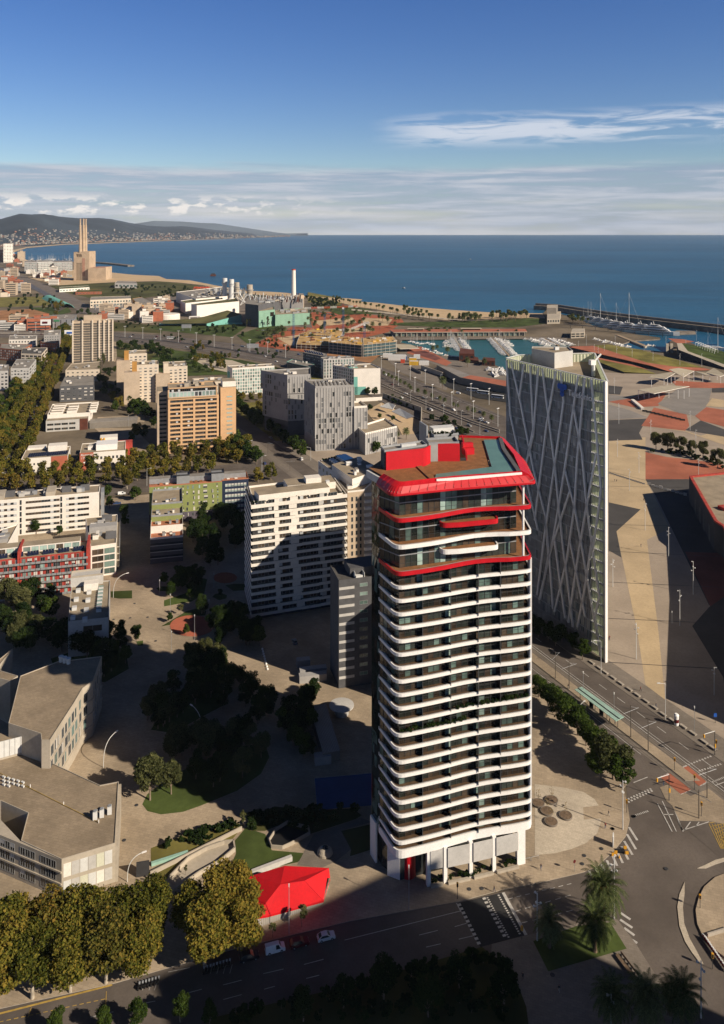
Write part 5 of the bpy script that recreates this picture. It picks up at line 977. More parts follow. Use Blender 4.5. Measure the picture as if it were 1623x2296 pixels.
T = bldg('apartment_block', 'white roofed wing at the left edge, between the red and the long white block', LW, 16, 'white_wall', 'roof_gravel', par=1.0, nun=7)
# -- green and navy building, with its terraced wing
p0, p1 = G('A5', 225, 1380, 21.5), G('A5', 1145, 1312, 21.5);Lg = math.dist(p0, p1);GA = math.atan2(p1[1]-p0[1], p1[0]-p0[0])
GR = RECT(p0, Lg, 12, GA);split = .728
GB1 = RECT(p0, Lg*split, 12, GA);GB2 = RECT(LERP(p0, p1, split), Lg*(1-split), 12, GA)
T = bldg('apartment_block', 'olive green apartment building with a navy blue end, behind the dark trees', GB1, 21.5, 'green_wall', 'roof_tile_red', par=1.0, z0=5.6, cap='roof_tile_red')
m = MB();m.prism(GB1, 0, 5.6, 'purple_wall');m.build('purple_base', T)
m = MB();m.prism(GB2, 0, 21.5, 'navy_wall', 'roof_tile_red');m.ring(GB2, .4, 21.5, 22.1, 'roof_tile_red');m.build('navy_wing', T)
e0, e1, L0, u0 = EDGE(GB1, 0)
for k in range(7):
 z = 18.3-3.05*k
 for t, w, h in((.07, .9, 2.0), (.125, .9, 1.9), (.21, .9, 2.0), (.285, 2.4, 1.8), (.385, 1.0, 1.7), (.46, .6, .7), (.525, .9, 1.9), (.605, .9, 1.9), (.685, .9, 1.9), (.775, 2.2, 1.9), (.875, 1.0, 1.9), (.94, .7, .7)):
  if random.random()<.06:continue
  s = t*L0+random.choice((0, 0, .3, -.4));win(T, e0, e1, s-w/2, s+w/2, z, z+h, random.choice(('dark', 'white', 'pale', 'blind', 'shutter')))
  if h<1:win(T, e0, e1, s-w/2, s+w/2, z+1.3, z+2, 'dark')
e0, e1, L0, u0 = EDGE(GB2, 0)
for k in range(6):
 for i in range(7):win(T, e0, e1, 1.8+i*1.75, 3.2+i*1.75, 18-3.05*k, 19.6-3.05*k, 'navy')
m = MB();r = RECT((p0[0]-.27*4, p0[1]+4), Lg-1, 5, GA);m.prism(r, 21.2, 24, 'metal_grey', 'roof_grey');m.build('penthouse', T)
for t in(.27, .62):P = LERP(p0, p1, t);m = MB();m.rbox((P[0], P[1]+.3), 7, 6, 21, 25.8, 'metal_grey', GA);m.ring(RECT((P[0]-.2, P[1]+.2), 7.4, 6.4, GA), .3, 25.8, 26.6, 'metal_dark');m.build('stair_head', T)
for t in(.1, .16, .4, .45, .5, .78, .86):P = LERP(p0, p1, t);m = MB();m.rbox((P[0]-.5, P[1]+2.0), 1.6, .9, 21.1, 22.0, random.choice(('roof_tile_red', 'wood_deck', 'white_wall')), GA);m.build('terrace_table', T)
a_, b_ = G('A7', 975, 905, 0), G('A7', 1188, 885, 0);w_ = math.dist(a_, b_);ga = math.atan2(b_[1]-a_[1], b_[0]-a_[0]);dirb = (-math.sin(ga), math.cos(ga))
T = thing('apartment_block', 'narrow stepped block with open terraces on each level, below the green building', 'apartment block', a_)
gap = p0[1]-a_[1]-1
for k, (z, f0)in enumerate(((12, 0), (14.6, .16), (17, .34), (19.5, .55))):
 st = (a_[0]+dirb[0]*gap*f0, a_[1]+dirb[1]*gap*f0);Rk = RECT(st, w_, gap*(1-f0)*.98, ga);m = MB();m.prism(Rk, z-2.6 if k else 0, z, ('grey_dark', 'white_wall', 'green_wall', 'green_wall')[k], 'roof_tile_red' if k<2 else 'roof_gravel');m.build('storey', T)
 m = MB();m.ring(Rk, .3, z, z+1.0, 'white_wall' if k<2 else 'metal_grey');m.build('terrace_wall', T);units(T, RECT(st, w_, gap*.15, ga), z, 4, .8, 2.0, 1.6)
for z in(2.8, 5.9, 9.0):slabs(T, [a_, b_], 0, [z], 0, 0, .9, .35, 'grey_light', 'win_dark', 1.0, 'balcony')
# -- orange tower
p0 = G('A5', 415, 480, 47);OR = RECT((-142.6, 585.5), 37, 22)
T = thing('apartment_tower', 'tall orange-beige tower with rows of loggias and a glazed top storey', 'apartment tower', OR[0])
m = MB();m.prism(INSET(OR, 1.4), 0, 41, 'dark_wall', 'roof_gravel');m.build('recessed_wall', T)
e0, e1, L0, u0 = EDGE(OR, 0)
for k in range(14):
 z = 40.2-3.05*k
 if z<-1:break
 m = MB();zb_ = max(0, z-1.25);m.wall(OR[1], OR[0], .25, zb_, z, 'orange_wall');m.wall(OR[2], OR[1], .25, zb_, z, 'tan_wall');m.wall(OR[0], OR[3], .25, zb_, z, 'tan_wall');o = m.build('parapet_band', T);m = MB();m.prism(INSET(OR, .3), zb_, zb_+.2, 'concrete_dark', None, True);sub(m.build('loggia_floor'), o)
 for i in range(4):
  if z>3:win(T, *EDGE(INSET(OR, 1.4), 0)[:2], 2+i*8.4, 8+i*8.4, z-3.0, z-1.3, random.choice(('ribbon', 'brown', 'dark')))
for i in range(5):
 s = (0, 8.9, 18.1, 27.2, 35.4)[i];w_ = 1.5;P = (e0[0]+u0[0]*s, e0[1]+u0[1]*s);Q = (P[0]+u0[0]*w_, P[1]+u0[1]*w_);m = MB();P, Q = (P[0]+u0[1]*.08, P[1]-u0[0]*.08), (Q[0]+u0[1]*.08, Q[1]-u0[0]*.08);m.wall(Q, P, 1.6, 0, 41.2 if i in(0, 2, 4)else 37, 'orange_wall');m.build('pier', T)
TPb = RECT((OR[0][0]+u0[0]*.4-.1, OR[0][1]+.3), 35, 19);m = MB();m.prism(TPb, 40.2, 47.5, 'fin_grey', 'roof_gravel');m.ring(TPb, .5, 47.5, 48.2, 'tan_wall');m.build('top_storey', T)
wins(T, TPb, 0, 41.2, 44.6, 13, 1, .75, .9, ('pale', 'pale', 'dark'));wins(T, TPb, 0, 44.8, 47.3, 1, 1, .96, .8, ('ribbon', ))
p, q = TPb[0], TPb[1]
for t in(0, 1):P = LERP(p, q, t);m = MB();m.rbox((P[0]-.4, P[1]-.5), .8, 2, 40.2, 48.2, 'tan_wall');m.build('frame_post', T)
m = MB();m.wall(p, q, 1.0, 47.4, 48.3, 'tan_wall');m.wall(p, q, 1.0, 40.4, 41.1, 'tan_wall');m.build('frame_beam', T)
RS = RECT((OR[1][0]+.8, OR[1][1]+2.5), 11.5, 18);m = MB();m.prism(RS, 0, 46, 'orange_wall', 'roof_gravel');m.prism(RECT((RS[0][0]+1, RS[0][1]+3), 10, 14), 46, 50, 'white_wall', 'roof_gravel');m.build('side_tower', T)
for k in range(11):win(T, RS[0], RS[1], 4.5, 8.7, 38.5-3.05*k, 39.4-3.05*k, 'pale')
LSd = RECT((OR[0][0]-9, OR[0][1]+4), 8.2, 18);m = MB();m.prism(LSd, 0, 45, 'beige_wall', 'roof_gravel');m.build('side_tower', T)
for k in range(13):win(T, LSd[0], LSd[1], 1.5, 6.8, 40.5-3.05*k, 42-3.05*k, 'dark')
units(T, TPb, 47.6, 7, 2, 5, 3, ('tan_wall', 'roof_grey', 'concrete'))
# -- row of cream blocks with ochre strips behind it
for i, (x, y, h, w, d, lab)in enumerate(((470, 268, 33, 22, 30, 'cream block with sloping roof ledges directly behind the orange tower'), (190, 252, 36, 24, 22, 'cream stepped block, middle of the row behind the orange tower'), (100, 150, 38, 22, 24, 'cream block with an ochre corner strip, farthest of the row'), (640, 420, 36, 26, 20, 'beige block with roof frames right behind the orange tower'))):
 p = G('A5', x, y, h);R_ = RECT(FL(p, w*.5)if i<3 else p, w, d);T = bldg('apartment_block', lab, R_, h, 'cream_wall', 'roof_gravel', nun=6, par=1.2)
 wins(T, R_, 0, 2, h-2, 5, int(h/3.1), .5, .45);wins(T, R_, 1, 2, h-2, 5, int(h/3.1), .3, .45, ('dark', ));wins(T, R_, 3, 2, h-2, 5, int(h/3.1), .3, .45, ('dark', ))
 m = MB();m.rbox((R_[0][0]-.3, R_[0][1]-.3), 4.5, 5, 0, h+3, 'ochre_wall' if i in(1, 2)else 'cream_wall');m.build('stair_tower', T)
 m = MB();m.rbox((R_[0][0]-6, R_[0][1]-7), w*.6, 10, 0, h-6, 'beige_wall');m.build('lower_wing', T)
# -- tall slab tower far up the boulevard
p0, p1 = G('A4', 838, 225, 51), G('A4', 1228, 205, 51);Ls = math.dist(p0, p1);SR = RECT((-357, 985), 47, 16)
T = bldg('apartment_tower', 'tall slab tower with cream fins and dark balconies, up the tree-lined boulevard', SR, 51, 'beige_wall', 'roof_gravel', nun=4)
for k in range(16):slabs(T, SR, 0, [.6+3.1*k], 0, 0, 1.4, .5, 'concrete_dark', 'win_dark', .7)
for t in(.0, .24, .49, .66, .78, .90, 1.0):P = LERP(SR[0], SR[1], t);m = MB();m.rbox((P[0]-.8, P[1]-2.2), 1.7, 3, 0, 52, 'cream_wall');m.build('fin', T)
m = MB();m.rbox((SR[0][0]+11, SR[0][1]+5), 21, 10, 51, 57.5, 'beige_wall');m.build('plant_room', T)
# -- white curtain-grid office
p0, p1 = G('A5', 995, 285, 27), G('A5', 1385, 262, 27);WG = [p0, p1, (p1[0]-.29*13, p1[1]+13), (p0[0]-7.4, p0[1]+14)]
T = bldg('office_block', 'white gridded office block with teal glass beside the tram avenue', WG, 27, 'white_wall', 'roof_gravel', nun=5, par=1.2)
wins(T, WG, 0, .8, 25.6, 17, 8, .74, .82, ('pale', 'pale', 'green'));
m = MB();a_, b_ = WG[3], WG[0];m.wall(LERP(a_, b_, .05), LERP(a_, b_, .55), .12, 2, 22, 'teal_wall');m.build('teal_panel', T)
m = MB();q = RECT((p1[0]-2, p1[1]+2), 8, 10);m.prism(q, 0, 15, 'white_wall', 'roof_gravel');m.build('low_wing', T);wins(T, q, 0, 1, 14, 3, 4, .7, .8, ('pale', ))
# -- grey-striped campus towers
def striped(T, poly, e, z0, z1, per, name='facade_fin'):
 p, q, L0, u0 = EDGE(poly, e);m = MB();n_ = int(L0/per)
 for i in range(n_+1):s = i*L0/max(1, n_);P = (p[0]+u0[0]*s, p[1]+u0[1]*s);m.wall(P, (P[0]+u0[0]*.3, P[1]+u0[1]*.3), .3, z0, z1, 'grey_light')
 m.build(name, T)
 for k in range(int((z1-z0)/3.9)):
  for i in range(n_):
   if random.random()<.42:s = i*L0/n_+.45;win(T, p, q, s, s+L0/n_-.55, z0+.4+k*3.9, z0+3.6+k*3.9, random.choice(('shade', 'shade', 'slot', 'shade')))
f0, f1 = G('A6', 262, 402, 48), G('A6', 512, 392, 48);FT = [f0, f1, (f1[0]-6, f1[1]+24), (f0[0]-10, f0[1]+26)]
T = bldg('office_tower', 'grey striped tower with an open steel frame on its roof, front one of the pair', FT, 48.5, 'grey_wall', 'roof_grey', par=2.0, nun=5)
striped(T, FT, 0, 1, 47, 2.05);striped(T, FT, 3, 10, 47, 2.05)
s0_ = RECT((f1[0]+.3, f1[1]-1), 10, 18);m = MB();m.prism(s0_, 0, 31, 'grey_wall', 'roof_gravel');m.ring(s0_, .4, 31, 32.5, 'white_wall');m.build('step_wing', T);striped(T, s0_, 0, 1, 31, 2.05)
l0, l1 = G('A6', 585, 705, 16), G('A6', 790, 658, 16);LWg = [l0, l1, (l1[0]-8, l1[1]+26), (l0[0]-6, l0[1]+20)];m = MB();m.prism(LWg, 0, 15, 'grey_wall', 'roof_gravel');m.ring(LWg, .4, 15, 16.3, 'white_wall');m.build('low_wing', T);striped(T, LWg, 0, .5, 16, 2.05)
for i in range(9):P = LERP(FT[0], FT[1], .06+i*.1);m = MB();m.wall((P[0]-.8, P[1]+2), (P[0]-3.2, P[1]+21), .25, 48.2, 48.6, 'metal_pale');m.build('roof_frame', T)
g0, g1 = G('A6', 80, 325, 49), G('A6', 230, 318, 49);BT = [g0, g1, (g1[0]-2, g1[1]+30), (g0[0]-24, g0[1]+22)]
T = bldg('office_tower', 'grey tower with overhanging upper storeys and patchy panels, rear one of the pair', BT, 49, 'grey_wall', 'roof_grey', par=2.0, nun=4, z0=34)
striped(T, BT, 0, 34.5, 47.5, 2.0);low = INSET(CCW(BT), 1.6);low2 = INSET(CCW(BT), 3.2);m = MB();m.prism(low, 12, 34, 'grey_wall');m.prism(low2, 0, 12, 'grey_dark');m.build('lower_storeys', T)
wins(T, low, 0, 13, 33, 7, 5, .5, .8, ('shade', 'slot'), skip=.4);wins(T, low, 3, 13, 33, 12, 5, .7, .8, ('slot', 'shade', 'shade'), skip=.6);wins(T, BT, 3, 35, 47, 12, 3, .6, .8, ('slot', 'shade'), skip=.6)
# -- white box with a turquoise notch, and its grey neighbours
f0, f1 = G('A6', 512, 285, 26), G('A6', 684, 280, 26);WX = [f0, f1, (f1[0]-9, f1[1]+28), (f0[0]-22, f0[1]+24)]
T = bldg('office_block', 'plain white box building with a turquoise notched corner', WX, 26, 'white_wall', 'roof_gravel', nun=8, par=1.6)
wins(T, WX, 3, 2, 25, 10, 7, .6, .75, ('green', 'dark'));m = MB();p, q, L0, u0 = EDGE(WX, 0);m.wall(p, (p[0]+u0[0]*L0*.14, p[1]+u0[1]*L0*.14), .1, 0, 18, 'teal_wall');m.wall(p, (p[0]+u0[0]*L0*.45, p[1]+u0[1]*L0*.45), .1, 0, 8, 'teal_wall');m.build('turquoise_panel', T)
m = MB();c_ = LERP(WX[0], WX[3], .35);m.rbox((c_[0]+3, c_[1]), 9, 10, 25.0, 25.6, 'teal_wall');m.build('roof_patio', T)
f0, f1 = G('A6', 315, 222, 22), G('A6', 512, 212, 22);R_ = RECT(f0, math.dist(f0, f1), 14)
T = bldg('office_block', 'grey office block with dark window columns left of the plain white box', R_, 22, 'grey_light', 'roof_grey', nun=8);wins(T, R_, 0, 1, 21, 11, 6, .5, .8, ('dark', 'green'));wins(T, R_, 3, 1, 21, 5, 6, .4, .6, ('dark', ))
f0, f1 = G('A6', 182, 178, 20), G('A6', 320, 205, 20);R_ = [f0, f1, (f1[0]+2, f1[1]+22), (f0[0]+8, f0[1]+24)]
T = bldg('office_block', 'dark grey block with a solar roof behind the grey office block', R_, 20, 'grey_dark', 'roof_grey');wins(T, R_, 0, 1, 19, 14, 5, .6, .5, ('dark', 'blind'))
for i in range(8):P = LERP(R_[0], R_[1], .05+i*.115);solar_row(T, (P[0]+1, P[1]+5), 1.8, 1, 10, 19.7, ANG, .15)
f0, f1 = G('A6', 75, 240, 12), G('A6', 225, 272, 12);R_ = [f0, f1, (f1[0]+4, f1[1]+18), (f0[0]+5, f0[1]+20)]
T = bldg('office_block', 'low dark block with a green roof edge left of the solar roof', R_, 12, 'grey_dark', 'roof_grey', nun=3, cap='teal_wall');wins(T, R_, 0, 1, 11, 10, 3, .4, .7, ('dark', ))
# -- low buildings along the boulevard, front to back
f0, f1 = G('A4', 230, 1720, 11), G('A4', 728, 1690, 11);R1 = RECT(f0, math.dist(f0, f1), 25)
T = bldg('school_building', 'white low building with solar panel rows and a terracotta wall panel behind the plane trees', R1, 11, 'white_wall', 'roof_gravel', par=.9)
m = MB();p, q, L0, u0 = EDGE(R1, 0);m.wall(LERP(p, q, .64), LERP(p, q, 1.0), .12, 0, 11.1, 'terracotta');m.build('terracotta_panel', T);wins(T, R1, 0, .5, 9, 7, 2, .45, .3, ('dark', ), b=13);wins(T, R1, 1, 1, 10, 6, 2, .4, .4, ('dark', ))
for i in range(6):P = LERP(R1[0], R1[1], .12+(i%2)*.42);solar_row(T, (P[0]-.27*(4+3.2*(i//2)), P[1]+4+3.2*(i//2)), 1.3, 9, 1.5, 10.6, ANG+.1, .35)
m = MB();P = LERP(R1[3], R1[2], .55);m.rbox((P[0]+2, P[1]-10), 12, 8, 10, 14.5, 'white_wall');m.rbox((P[0]-14, P[1]-6), 12, 8, 10, 11.8, 'white_wall');m.build('upper_storey', T)
f0, f1 = G('A4', 862, 1660, 12), G('A4', 1350, 1640, 12);R2 = RECT(f0, math.dist(f0, f1), 26)
T = bldg('school_building', 'white low building with a lettered terracotta panel and a white roof shed', R2, 12, 'white_wall', 'roof_gravel', par=.9, nun=8)
m = MB();p, q, L0, u0 = EDGE(R2, 0);m.wall(p, LERP(p, q, .30), .12, 0, 12.2, 'terracotta');m.build('terracotta_panel', T)
for k in(2.2, 7):
 for i in range(7):win(T, p, q, L0*.36+i*2.6, L0*.36+1.4+i*2.6, k, k+1.9, 'dark')
wins(T, R2, 3, 1, 11, 6, 3, .4, .4, ('dark', ))
for txt, dz, sz, sx in(('Formaci\u00f3', 10.0, 2.0, .6), ('i Treball', 7.9, 2.0, .9)):
 TEXT(txt, 'lettering', T, (p[0]+u0[0]*sx+u0[1]*.2, p[1]+u0[1]*sx-u0[0]*.2, dz), (math.radians(90), 0, ANG), sz, 'sign_white', .05, shear=.25)
m = MB()
for k, (s0_, s1_, z0, z1)in enumerate(((3.2, 4.0, 5.6, 6.0), (3.0, 3.5, 4.6, 5.6), (3.6, 4.4, 4.2, 4.7), (4.5, 5.0, 4.6, 5.6), (4.1, 5.4, 5.7, 6.1), (5.5, 6.0, 5.0, 5.8), (2.4, 3.0, 5.0, 5.8))):m.wall((p[0]+u0[0]*s0_, p[1]+u0[1]*s0_), (p[0]+u0[0]*s1_, p[1]+u0[1]*s1_), .2, z0+.2, z1+.2, 'sign_white')
m.build('emblem', T)
m = MB();P = LERP(R2[0], R2[1], .35);m.rbox((P[0]-1.5, P[1]+5), 14, 12, 11, 15.5, 'white_paint');m.build('roof_shed', T);m = MB();P = LERP(R2[3], R2[2], .4);m.rbox((P[0], P[1]+.3), 12, 9, 0, 15, 'white_wall');m.rbox((P[0]+12.2, P[1]+3), 10, 6, 0, 11, 'red_wall');m.build('rear_wing', T)
for i in range(2):m = MB();m.lathe(P[0]+1.2+i*2.1, P[1]-.7, [(.7, 12), (.7, 15), (.4, 15.3)], 'amber', 10);m.build('water_tank', T)
f0, f1 = G('A4', 495, 1310, 9), G('A4', 950, 1285, 9);R3 = RECT(f0, math.dist(f0, f1), 9)
T = bldg('school_building', 'white school with stepped sawtooth roof boxes and a long ribbon window', R3, 9, 'grey_light', 'roof_gravel', par=.6)
p, q, L0, u0 = EDGE(R3, 0)
for k in(1.2, 5):
 for t in(.03, .2, .37, .55):win(T, p, q, L0*t, L0*(t+.15), k, k+1.6, 'ribbon')
m = MB();m.wall(LERP(p, q, .80), q, .15, 0, 9.1, 'rust');m.build('dark_panel', T)
R3b = RECT((R3[3][0]+.2, R3[3][1]+.2), L0+1, 42);m = MB();m.prism(R3b, 0, 11, 'white_wall', 'roof_gravel');m.ring(R3b, .5, 11, 12, 'white_wall');m.build('rear_hall', T)
for i in range(4):
 for j, (dx, w_)in enumerate(((1.5, 10), (14, 8), (31, 6))):
  if j==1 and i==3:continue
  m = MB();m.rbox((R3b[0][0]+dx-.27*(5+9*i), R3b[0][1]+dx*.28+5+9*i), w_, 4.4, 10.5, 13.2 if j else 12.6, 'white_wall');m.rbox((R3b[0][0]+dx+.3-.27*(5.4+9*i), R3b[0][1]+dx*.28+5.4+9*i), w_-.8, 3.4, 13.2 if j else 12.6, 13.25 if j else 12.65, 'roof_gravel');m.build('sawtooth_box', T)
m = MB();P = R3[1];m.rbox((P[0]+1, P[1]+1), 38, 12, 0, 5, 'concrete_dark');m.rbox((P[0]+.8, P[1]+.8), 38.6, 12.6, 5, 5.5, 'roof_grey');m.build('covered_playground', T)
patch('school_yard', 'paver', [(P[0]+2, P[1]+14), (P[0]+40, P[1]+24), (P[0]+33, P[1]+52), (P[0]-6, P[1]+42)], .1)
for q4, h, wm, rm, lab, wn, nm in(([(645, 935), (1020, 920), (1020, 820), (700, 830)], 15, 'grey_dark', 'roof_grey', 'dark grey low block with small white windows beside the boulevard', (6, 4, .5, .3, ('white', 'dark')), 'office_block'), ([(708, 760), (1078, 750), (1075, 665), (770, 690)], 13, 'cream_wall', 'roof_gravel', 'beige low block with flat gravel roofs in front of the slab tower', (7, 3, .4, .3, ('dark', )), 'office_block'), ([(115, 740), (315, 735), (390, 640), (180, 640)], 22, 'grey_light', 'roof_grey', 'grey apartment block with dormers on its roof, left of the boulevard', (6, 6, .6, .5, ('dark', 'blind')), 'apartment_block'), ([(228, 578), (450, 585), (512, 515), (240, 520)], 17, 'cream_wall', 'roof_dark', 'cream framed building with dark loggias left of the boulevard', (5, 4, .75, .6, ('dark', 'brown')), 'apartment_block'), ([(0, 520), (225, 540), (345, 480), (10, 470)], 15, 'brick_red', 'roof_grey', 'orange-red brick terrace with grey roofs at the left', (10, 4, .5, .6, ('white', 'dark')), 'apartment_block'), ([(475, 380), (640, 375), (658, 322), (480, 330)], 28, 'grey_wall', 'roof_grey', 'grey gable-ended block beside the red billboard post', (6, 8, .4, .4, ('dark', )), 'apartment_block'), ([(435, 455), (600, 470), (655, 400), (470, 410)], 20, 'brick_red', 'roof_grey', 'brick and grey block standing in shade behind the loggia building', (6, 5, .5, .5, ('dark', 'white')), 'apartment_block'), ([(95, 430), (385, 425), (400, 380), (105, 385)], 14, 'white_wall', 'roof_grey', 'white villa row with black windows near the motorway', (9, 3, .45, .5, ('dark', )), 'apartment_block'), ([(-120, 770), (88, 765), (95, 700), (-100, 700)], 20, 'grey_light', 'roof_grey', 'grey block cut by the left edge beside the dormered block', (5, 5, .6, .5, ('dark', 'blind')), 'apartment_block'), ([(568, 205), (805, 205), (828, 158), (560, 160)], 15, 'metal_grey', 'roof_grey', 'grey commercial building with a green sign beyond the motorway', (4, 2, .15, .9, ('slot', )), 'office_block')):
 P = [G('A4', x, y, h)for x, y in q4];T = bldg(nm, lab, P, h, wm, rm, nun=5);wins(T, P, 0, 1, h-1.2, *wn);wins(T, P, 1, 1, h-1.2, max(2, wn[0]//2), wn[1], *wn[2:])
 if 'green sign' in lab:m = MB();e_ = EDGE(P, 0);m.wall(LERP(e_[0], e_[1], .06), LERP(e_[0], e_[1], .32), .4, 10.5, 13.5, 'car_green');m.build('sign', T)
# ================================================================== TREES AND PLANTS
def leaf_arrays(lobes, n, size, seed, shell=.55, flat=.0):
 rg = np.random.default_rng(seed);L = np.array(lobes, float);vol = L[:, 3]*L[:, 4]*L[:, 5]
 k = rg.choice(len(L), n, p=(vol**.75)/(vol**.75).sum());d = rg.normal(size=(n, 3));d/=np.linalg.norm(d, axis=1)[:, None]
 r = (shell+(1-shell)*rg.random(n)**.6)*(1+.10*rg.normal(size=n));c = L[k, :3]+d*L[k, 3:6]*r[:, None]
 nrm = d*.7+rg.normal(size=(n, 3))*.75;nrm[:, 2]+=.25+flat;nrm/=np.linalg.norm(nrm, axis=1)[:, None]
 a = np.cross(nrm, rg.normal(size=(n, 3)));a/=np.linalg.norm(a, axis=1)[:, None];b = np.cross(nrm, a)
 s = size*(.55+.9*rg.random(n))[:, None]*.5;e = (.6+.4*rg.random(n))[:, None]
 bend = nrm*s*.35
 return np.stack([c-a*s, c-b*s*e+bend, c+a*s, c+b*s*e+bend], 1).reshape(-1, 3)
def leaf_mesh(name, mat, parts, extra=None):
 """parts: list of (4n,3) arrays of leaf quads; extra: an MB with wood, joined in front"""
 V = np.concatenate(parts);n = len(V)//4;ev, ef, em = ([], [], [])if extra is None else(extra.v, extra.f, extra.m)
 me = bpy.data.meshes.new(name);o = len(ev)
 me.from_pydata([tuple(p)for p in ev]+V.tolist(), [], [tuple(f)for f in ef]+[(o+4*i, o+4*i+1, o+4*i+2, o+4*i+3)for i in range(n)])
 names = []if extra is None else list(extra.mats)
 for k in names:me.materials.append(MATS[k])
 me.materials.append(MATS[mat]);me.polygons.foreach_set('material_index', list(em)+[len(names)]*n);me.update();return me
def lobes_round(R, H0, H1, n, seed, spread=.62):
 rr = random.Random(seed);out = [];zc = (H0+H1)/2;hz = (H1-H0)/2
 for i in range(n):
  t = rr.random();a = rr.uniform(0, 6.28)+i*2.4;z = H0+(H1-H0)*(.15+.72*((i+.5)/n));w = math.sqrt(max(.05, 1-((z-zc)/hz)**2));d = R*spread*w*math.sqrt(rr.uniform(.25, 1));s = rr.uniform(.22, .46)*R
  out.append((d*math.cos(a), d*math.sin(a), z, s, s, s*rr.uniform(.7, .95)))
 return out
def wood(h0, h1, r, lobes, mat, seed, lean=0.0):
 m = MB();rr = random.Random(seed);p = Vector((0, 0, 0));q = Vector((rr.uniform(-.2, .2), rr.uniform(-.2, .2), h0));m.tube(p, q, r, mat, r*.75, 8)
 for l in lobes[:max(4, len(lobes)//2)]:
  mid = q.lerp(Vector(l[:3]), .5)+Vector((0, 0, .3));m.tube(q, mid, r*.5, mat, r*.3, 5, False);m.tube(mid, l[:3], r*.3, mat, r*.08, 5, False)
 m.tube(q, (q.x*.5, q.y*.5, h1*.85), r*.7, mat, r*.15, 6, False);return m
KIND = {}
def proto(kind, mat, bark, R, H0, H1, nl, n, size, r, joined=False, variants=2, shell=.5):
 KIND[kind] = []
 for v in range(variants):
  lb_ = lobes_round(R, H0, H1, nl, hash_(kind)+v*17);w = wood(H0*.95, H1, r, lb_, bark, v);arr = leaf_arrays(lb_, n, size, hash_(kind)+v, shell)
  if joined:KIND[kind].append((None, leaf_mesh(kind, mat, [arr], w)))
  else:KIND[kind].append((w.mesh('trunk'), leaf_mesh('crown', mat, [arr])))
def hash_(s):return sum((i+3)*ord(c)for i, c in enumerate(s))%9973
proto('plane', 'leaf_plane', 'bark_pale', 4.7, 2.6, 13.5, 34, 12500, .43, .32, variants=3)
proto('autumn', 'leaf_autumn', 'bark_pale', 4.4, 2.6, 13.0, 30, 10000, .43, .30)
proto('green', 'leaf_green', 'bark', 3.3, 2.0, 8.5, 14, 3600, .40, .20, variants=3)
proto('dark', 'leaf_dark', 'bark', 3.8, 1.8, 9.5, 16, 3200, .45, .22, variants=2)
proto('olive', 'leaf_olive', 'bark', 3.9, 2.2, 9.5, 16, 4200, .42, .22, variants=2)
proto('young', 'leaf_olive', 'bark', 1.3, 1.6, 5.0, 7, 520, .30, .08, variants=2)
proto('bush', 'leaf_dark', 'bark', 1.3, .3, 1.9, 6, 420, .34, .06, variants=2)
proto('planefar', 'leaf_plane', 'bark', 5.2, 2.2, 12.5, 15, 1250, .95, .3, True, 3)
proto('autumnfar', 'leaf_autumn', 'bark', 4.6, 2.0, 12.0, 14, 1000, .95, .3, True, 2)
proto('greenfar', 'leaf_green', 'bark', 4.8, 1.6, 10.5, 13, 950, .95, .3, True, 3)
proto('darkfar', 'leaf_dark', 'bark', 4.4, 1.2, 8.5, 10, 480, 1.2, .3, True, 2)
proto('poplar', 'leaf_olive', 'bark', 2.2, 1.5, 14.0, 10, 600, .9, .25, True, 2)
# palms
def frond(P, az, el, Ln, n, w, seed, droop):
 rr = random.Random(seed);out = [];p = Vector(P);d = Vector((math.cos(az)*math.cos(el), math.sin(az)*math.cos(el), math.sin(el)));side = Vector((-math.sin(az), math.cos(az), 0));st = Ln/n
 for i in range(n):
  q = p+d*st;t = i/n;wl = w*math.sin(math.pi*min(1, .18+t*.82))+.05
  for sg in(-1, 1):
   for f in(.25, .75):
    b = p.lerp(q, f);tip = b+side*sg*wl+d*wl*.7-Vector((0, 0, wl*.35));out+=[b, b+d*(.13 if n>4 else .3), tip+d*(.06 if n>4 else .2), tip]
  out+=[p-side*.035, p+side*.035, q+side*.025, q-side*.025]
  p = q;d = (d+Vector((0, 0, -droop*(.4+t)/n*2))).normalized()
 return np.array([tuple(x)for x in out])
def palm_proto(kind, H, Ln, nf, seg, w, r, thick=True, dates=False):
 m = MB();z = 0;prev = (0, 0, 0);rr = random.Random(hash_(kind))
 for i in range(7):
  nxt = (.12*math.sin(i), .1*math.cos(i*1.3), H*(i+1)/7);m.tube(prev, nxt, r*(1.15 if i==0 else 1), 'bark_palm', r*.95, 9, i==6);prev = nxt
 m.lathe(prev[0], prev[1], [(r*1.0, H-1.0), (r*1.9, H-.2), (r*1.2, H+.5)], 'bark_palm', 10)
 fr = [frond((prev[0], prev[1], H+.2), i*2.39996, math.radians(78-118*(i/nf)**1.0), Ln*rr.uniform(.85, 1.08), seg, w, i, 1.1+.3*rr.random())for i in range(nf)]
 if thick:
  parts = [m.mesh('trunk'), leaf_mesh('fronds', 'leaf_palm', fr)]
  dead = [frond((prev[0], prev[1], H), i*2.1, math.radians(-50-20*rr.random()), Ln*.75, seg, w*.7, i, .5)for i in range(9)];parts.append(leaf_mesh('dry_fronds', 'leaf_straw', dead))
  if dates:parts.append(leaf_mesh('date_cluster', 'dates', [leaf_arrays([(prev[0]+.8*math.cos(a), prev[1]+.8*math.sin(a), H+.1, .5, .5, .6)for a in(0, 1.3, 2.6, 3.9, 5.2)], 500, .16, 3)]))
  KIND[kind] = parts
 else:KIND[kind] = [(None, leaf_mesh(kind, 'leaf_palm', fr, m))]
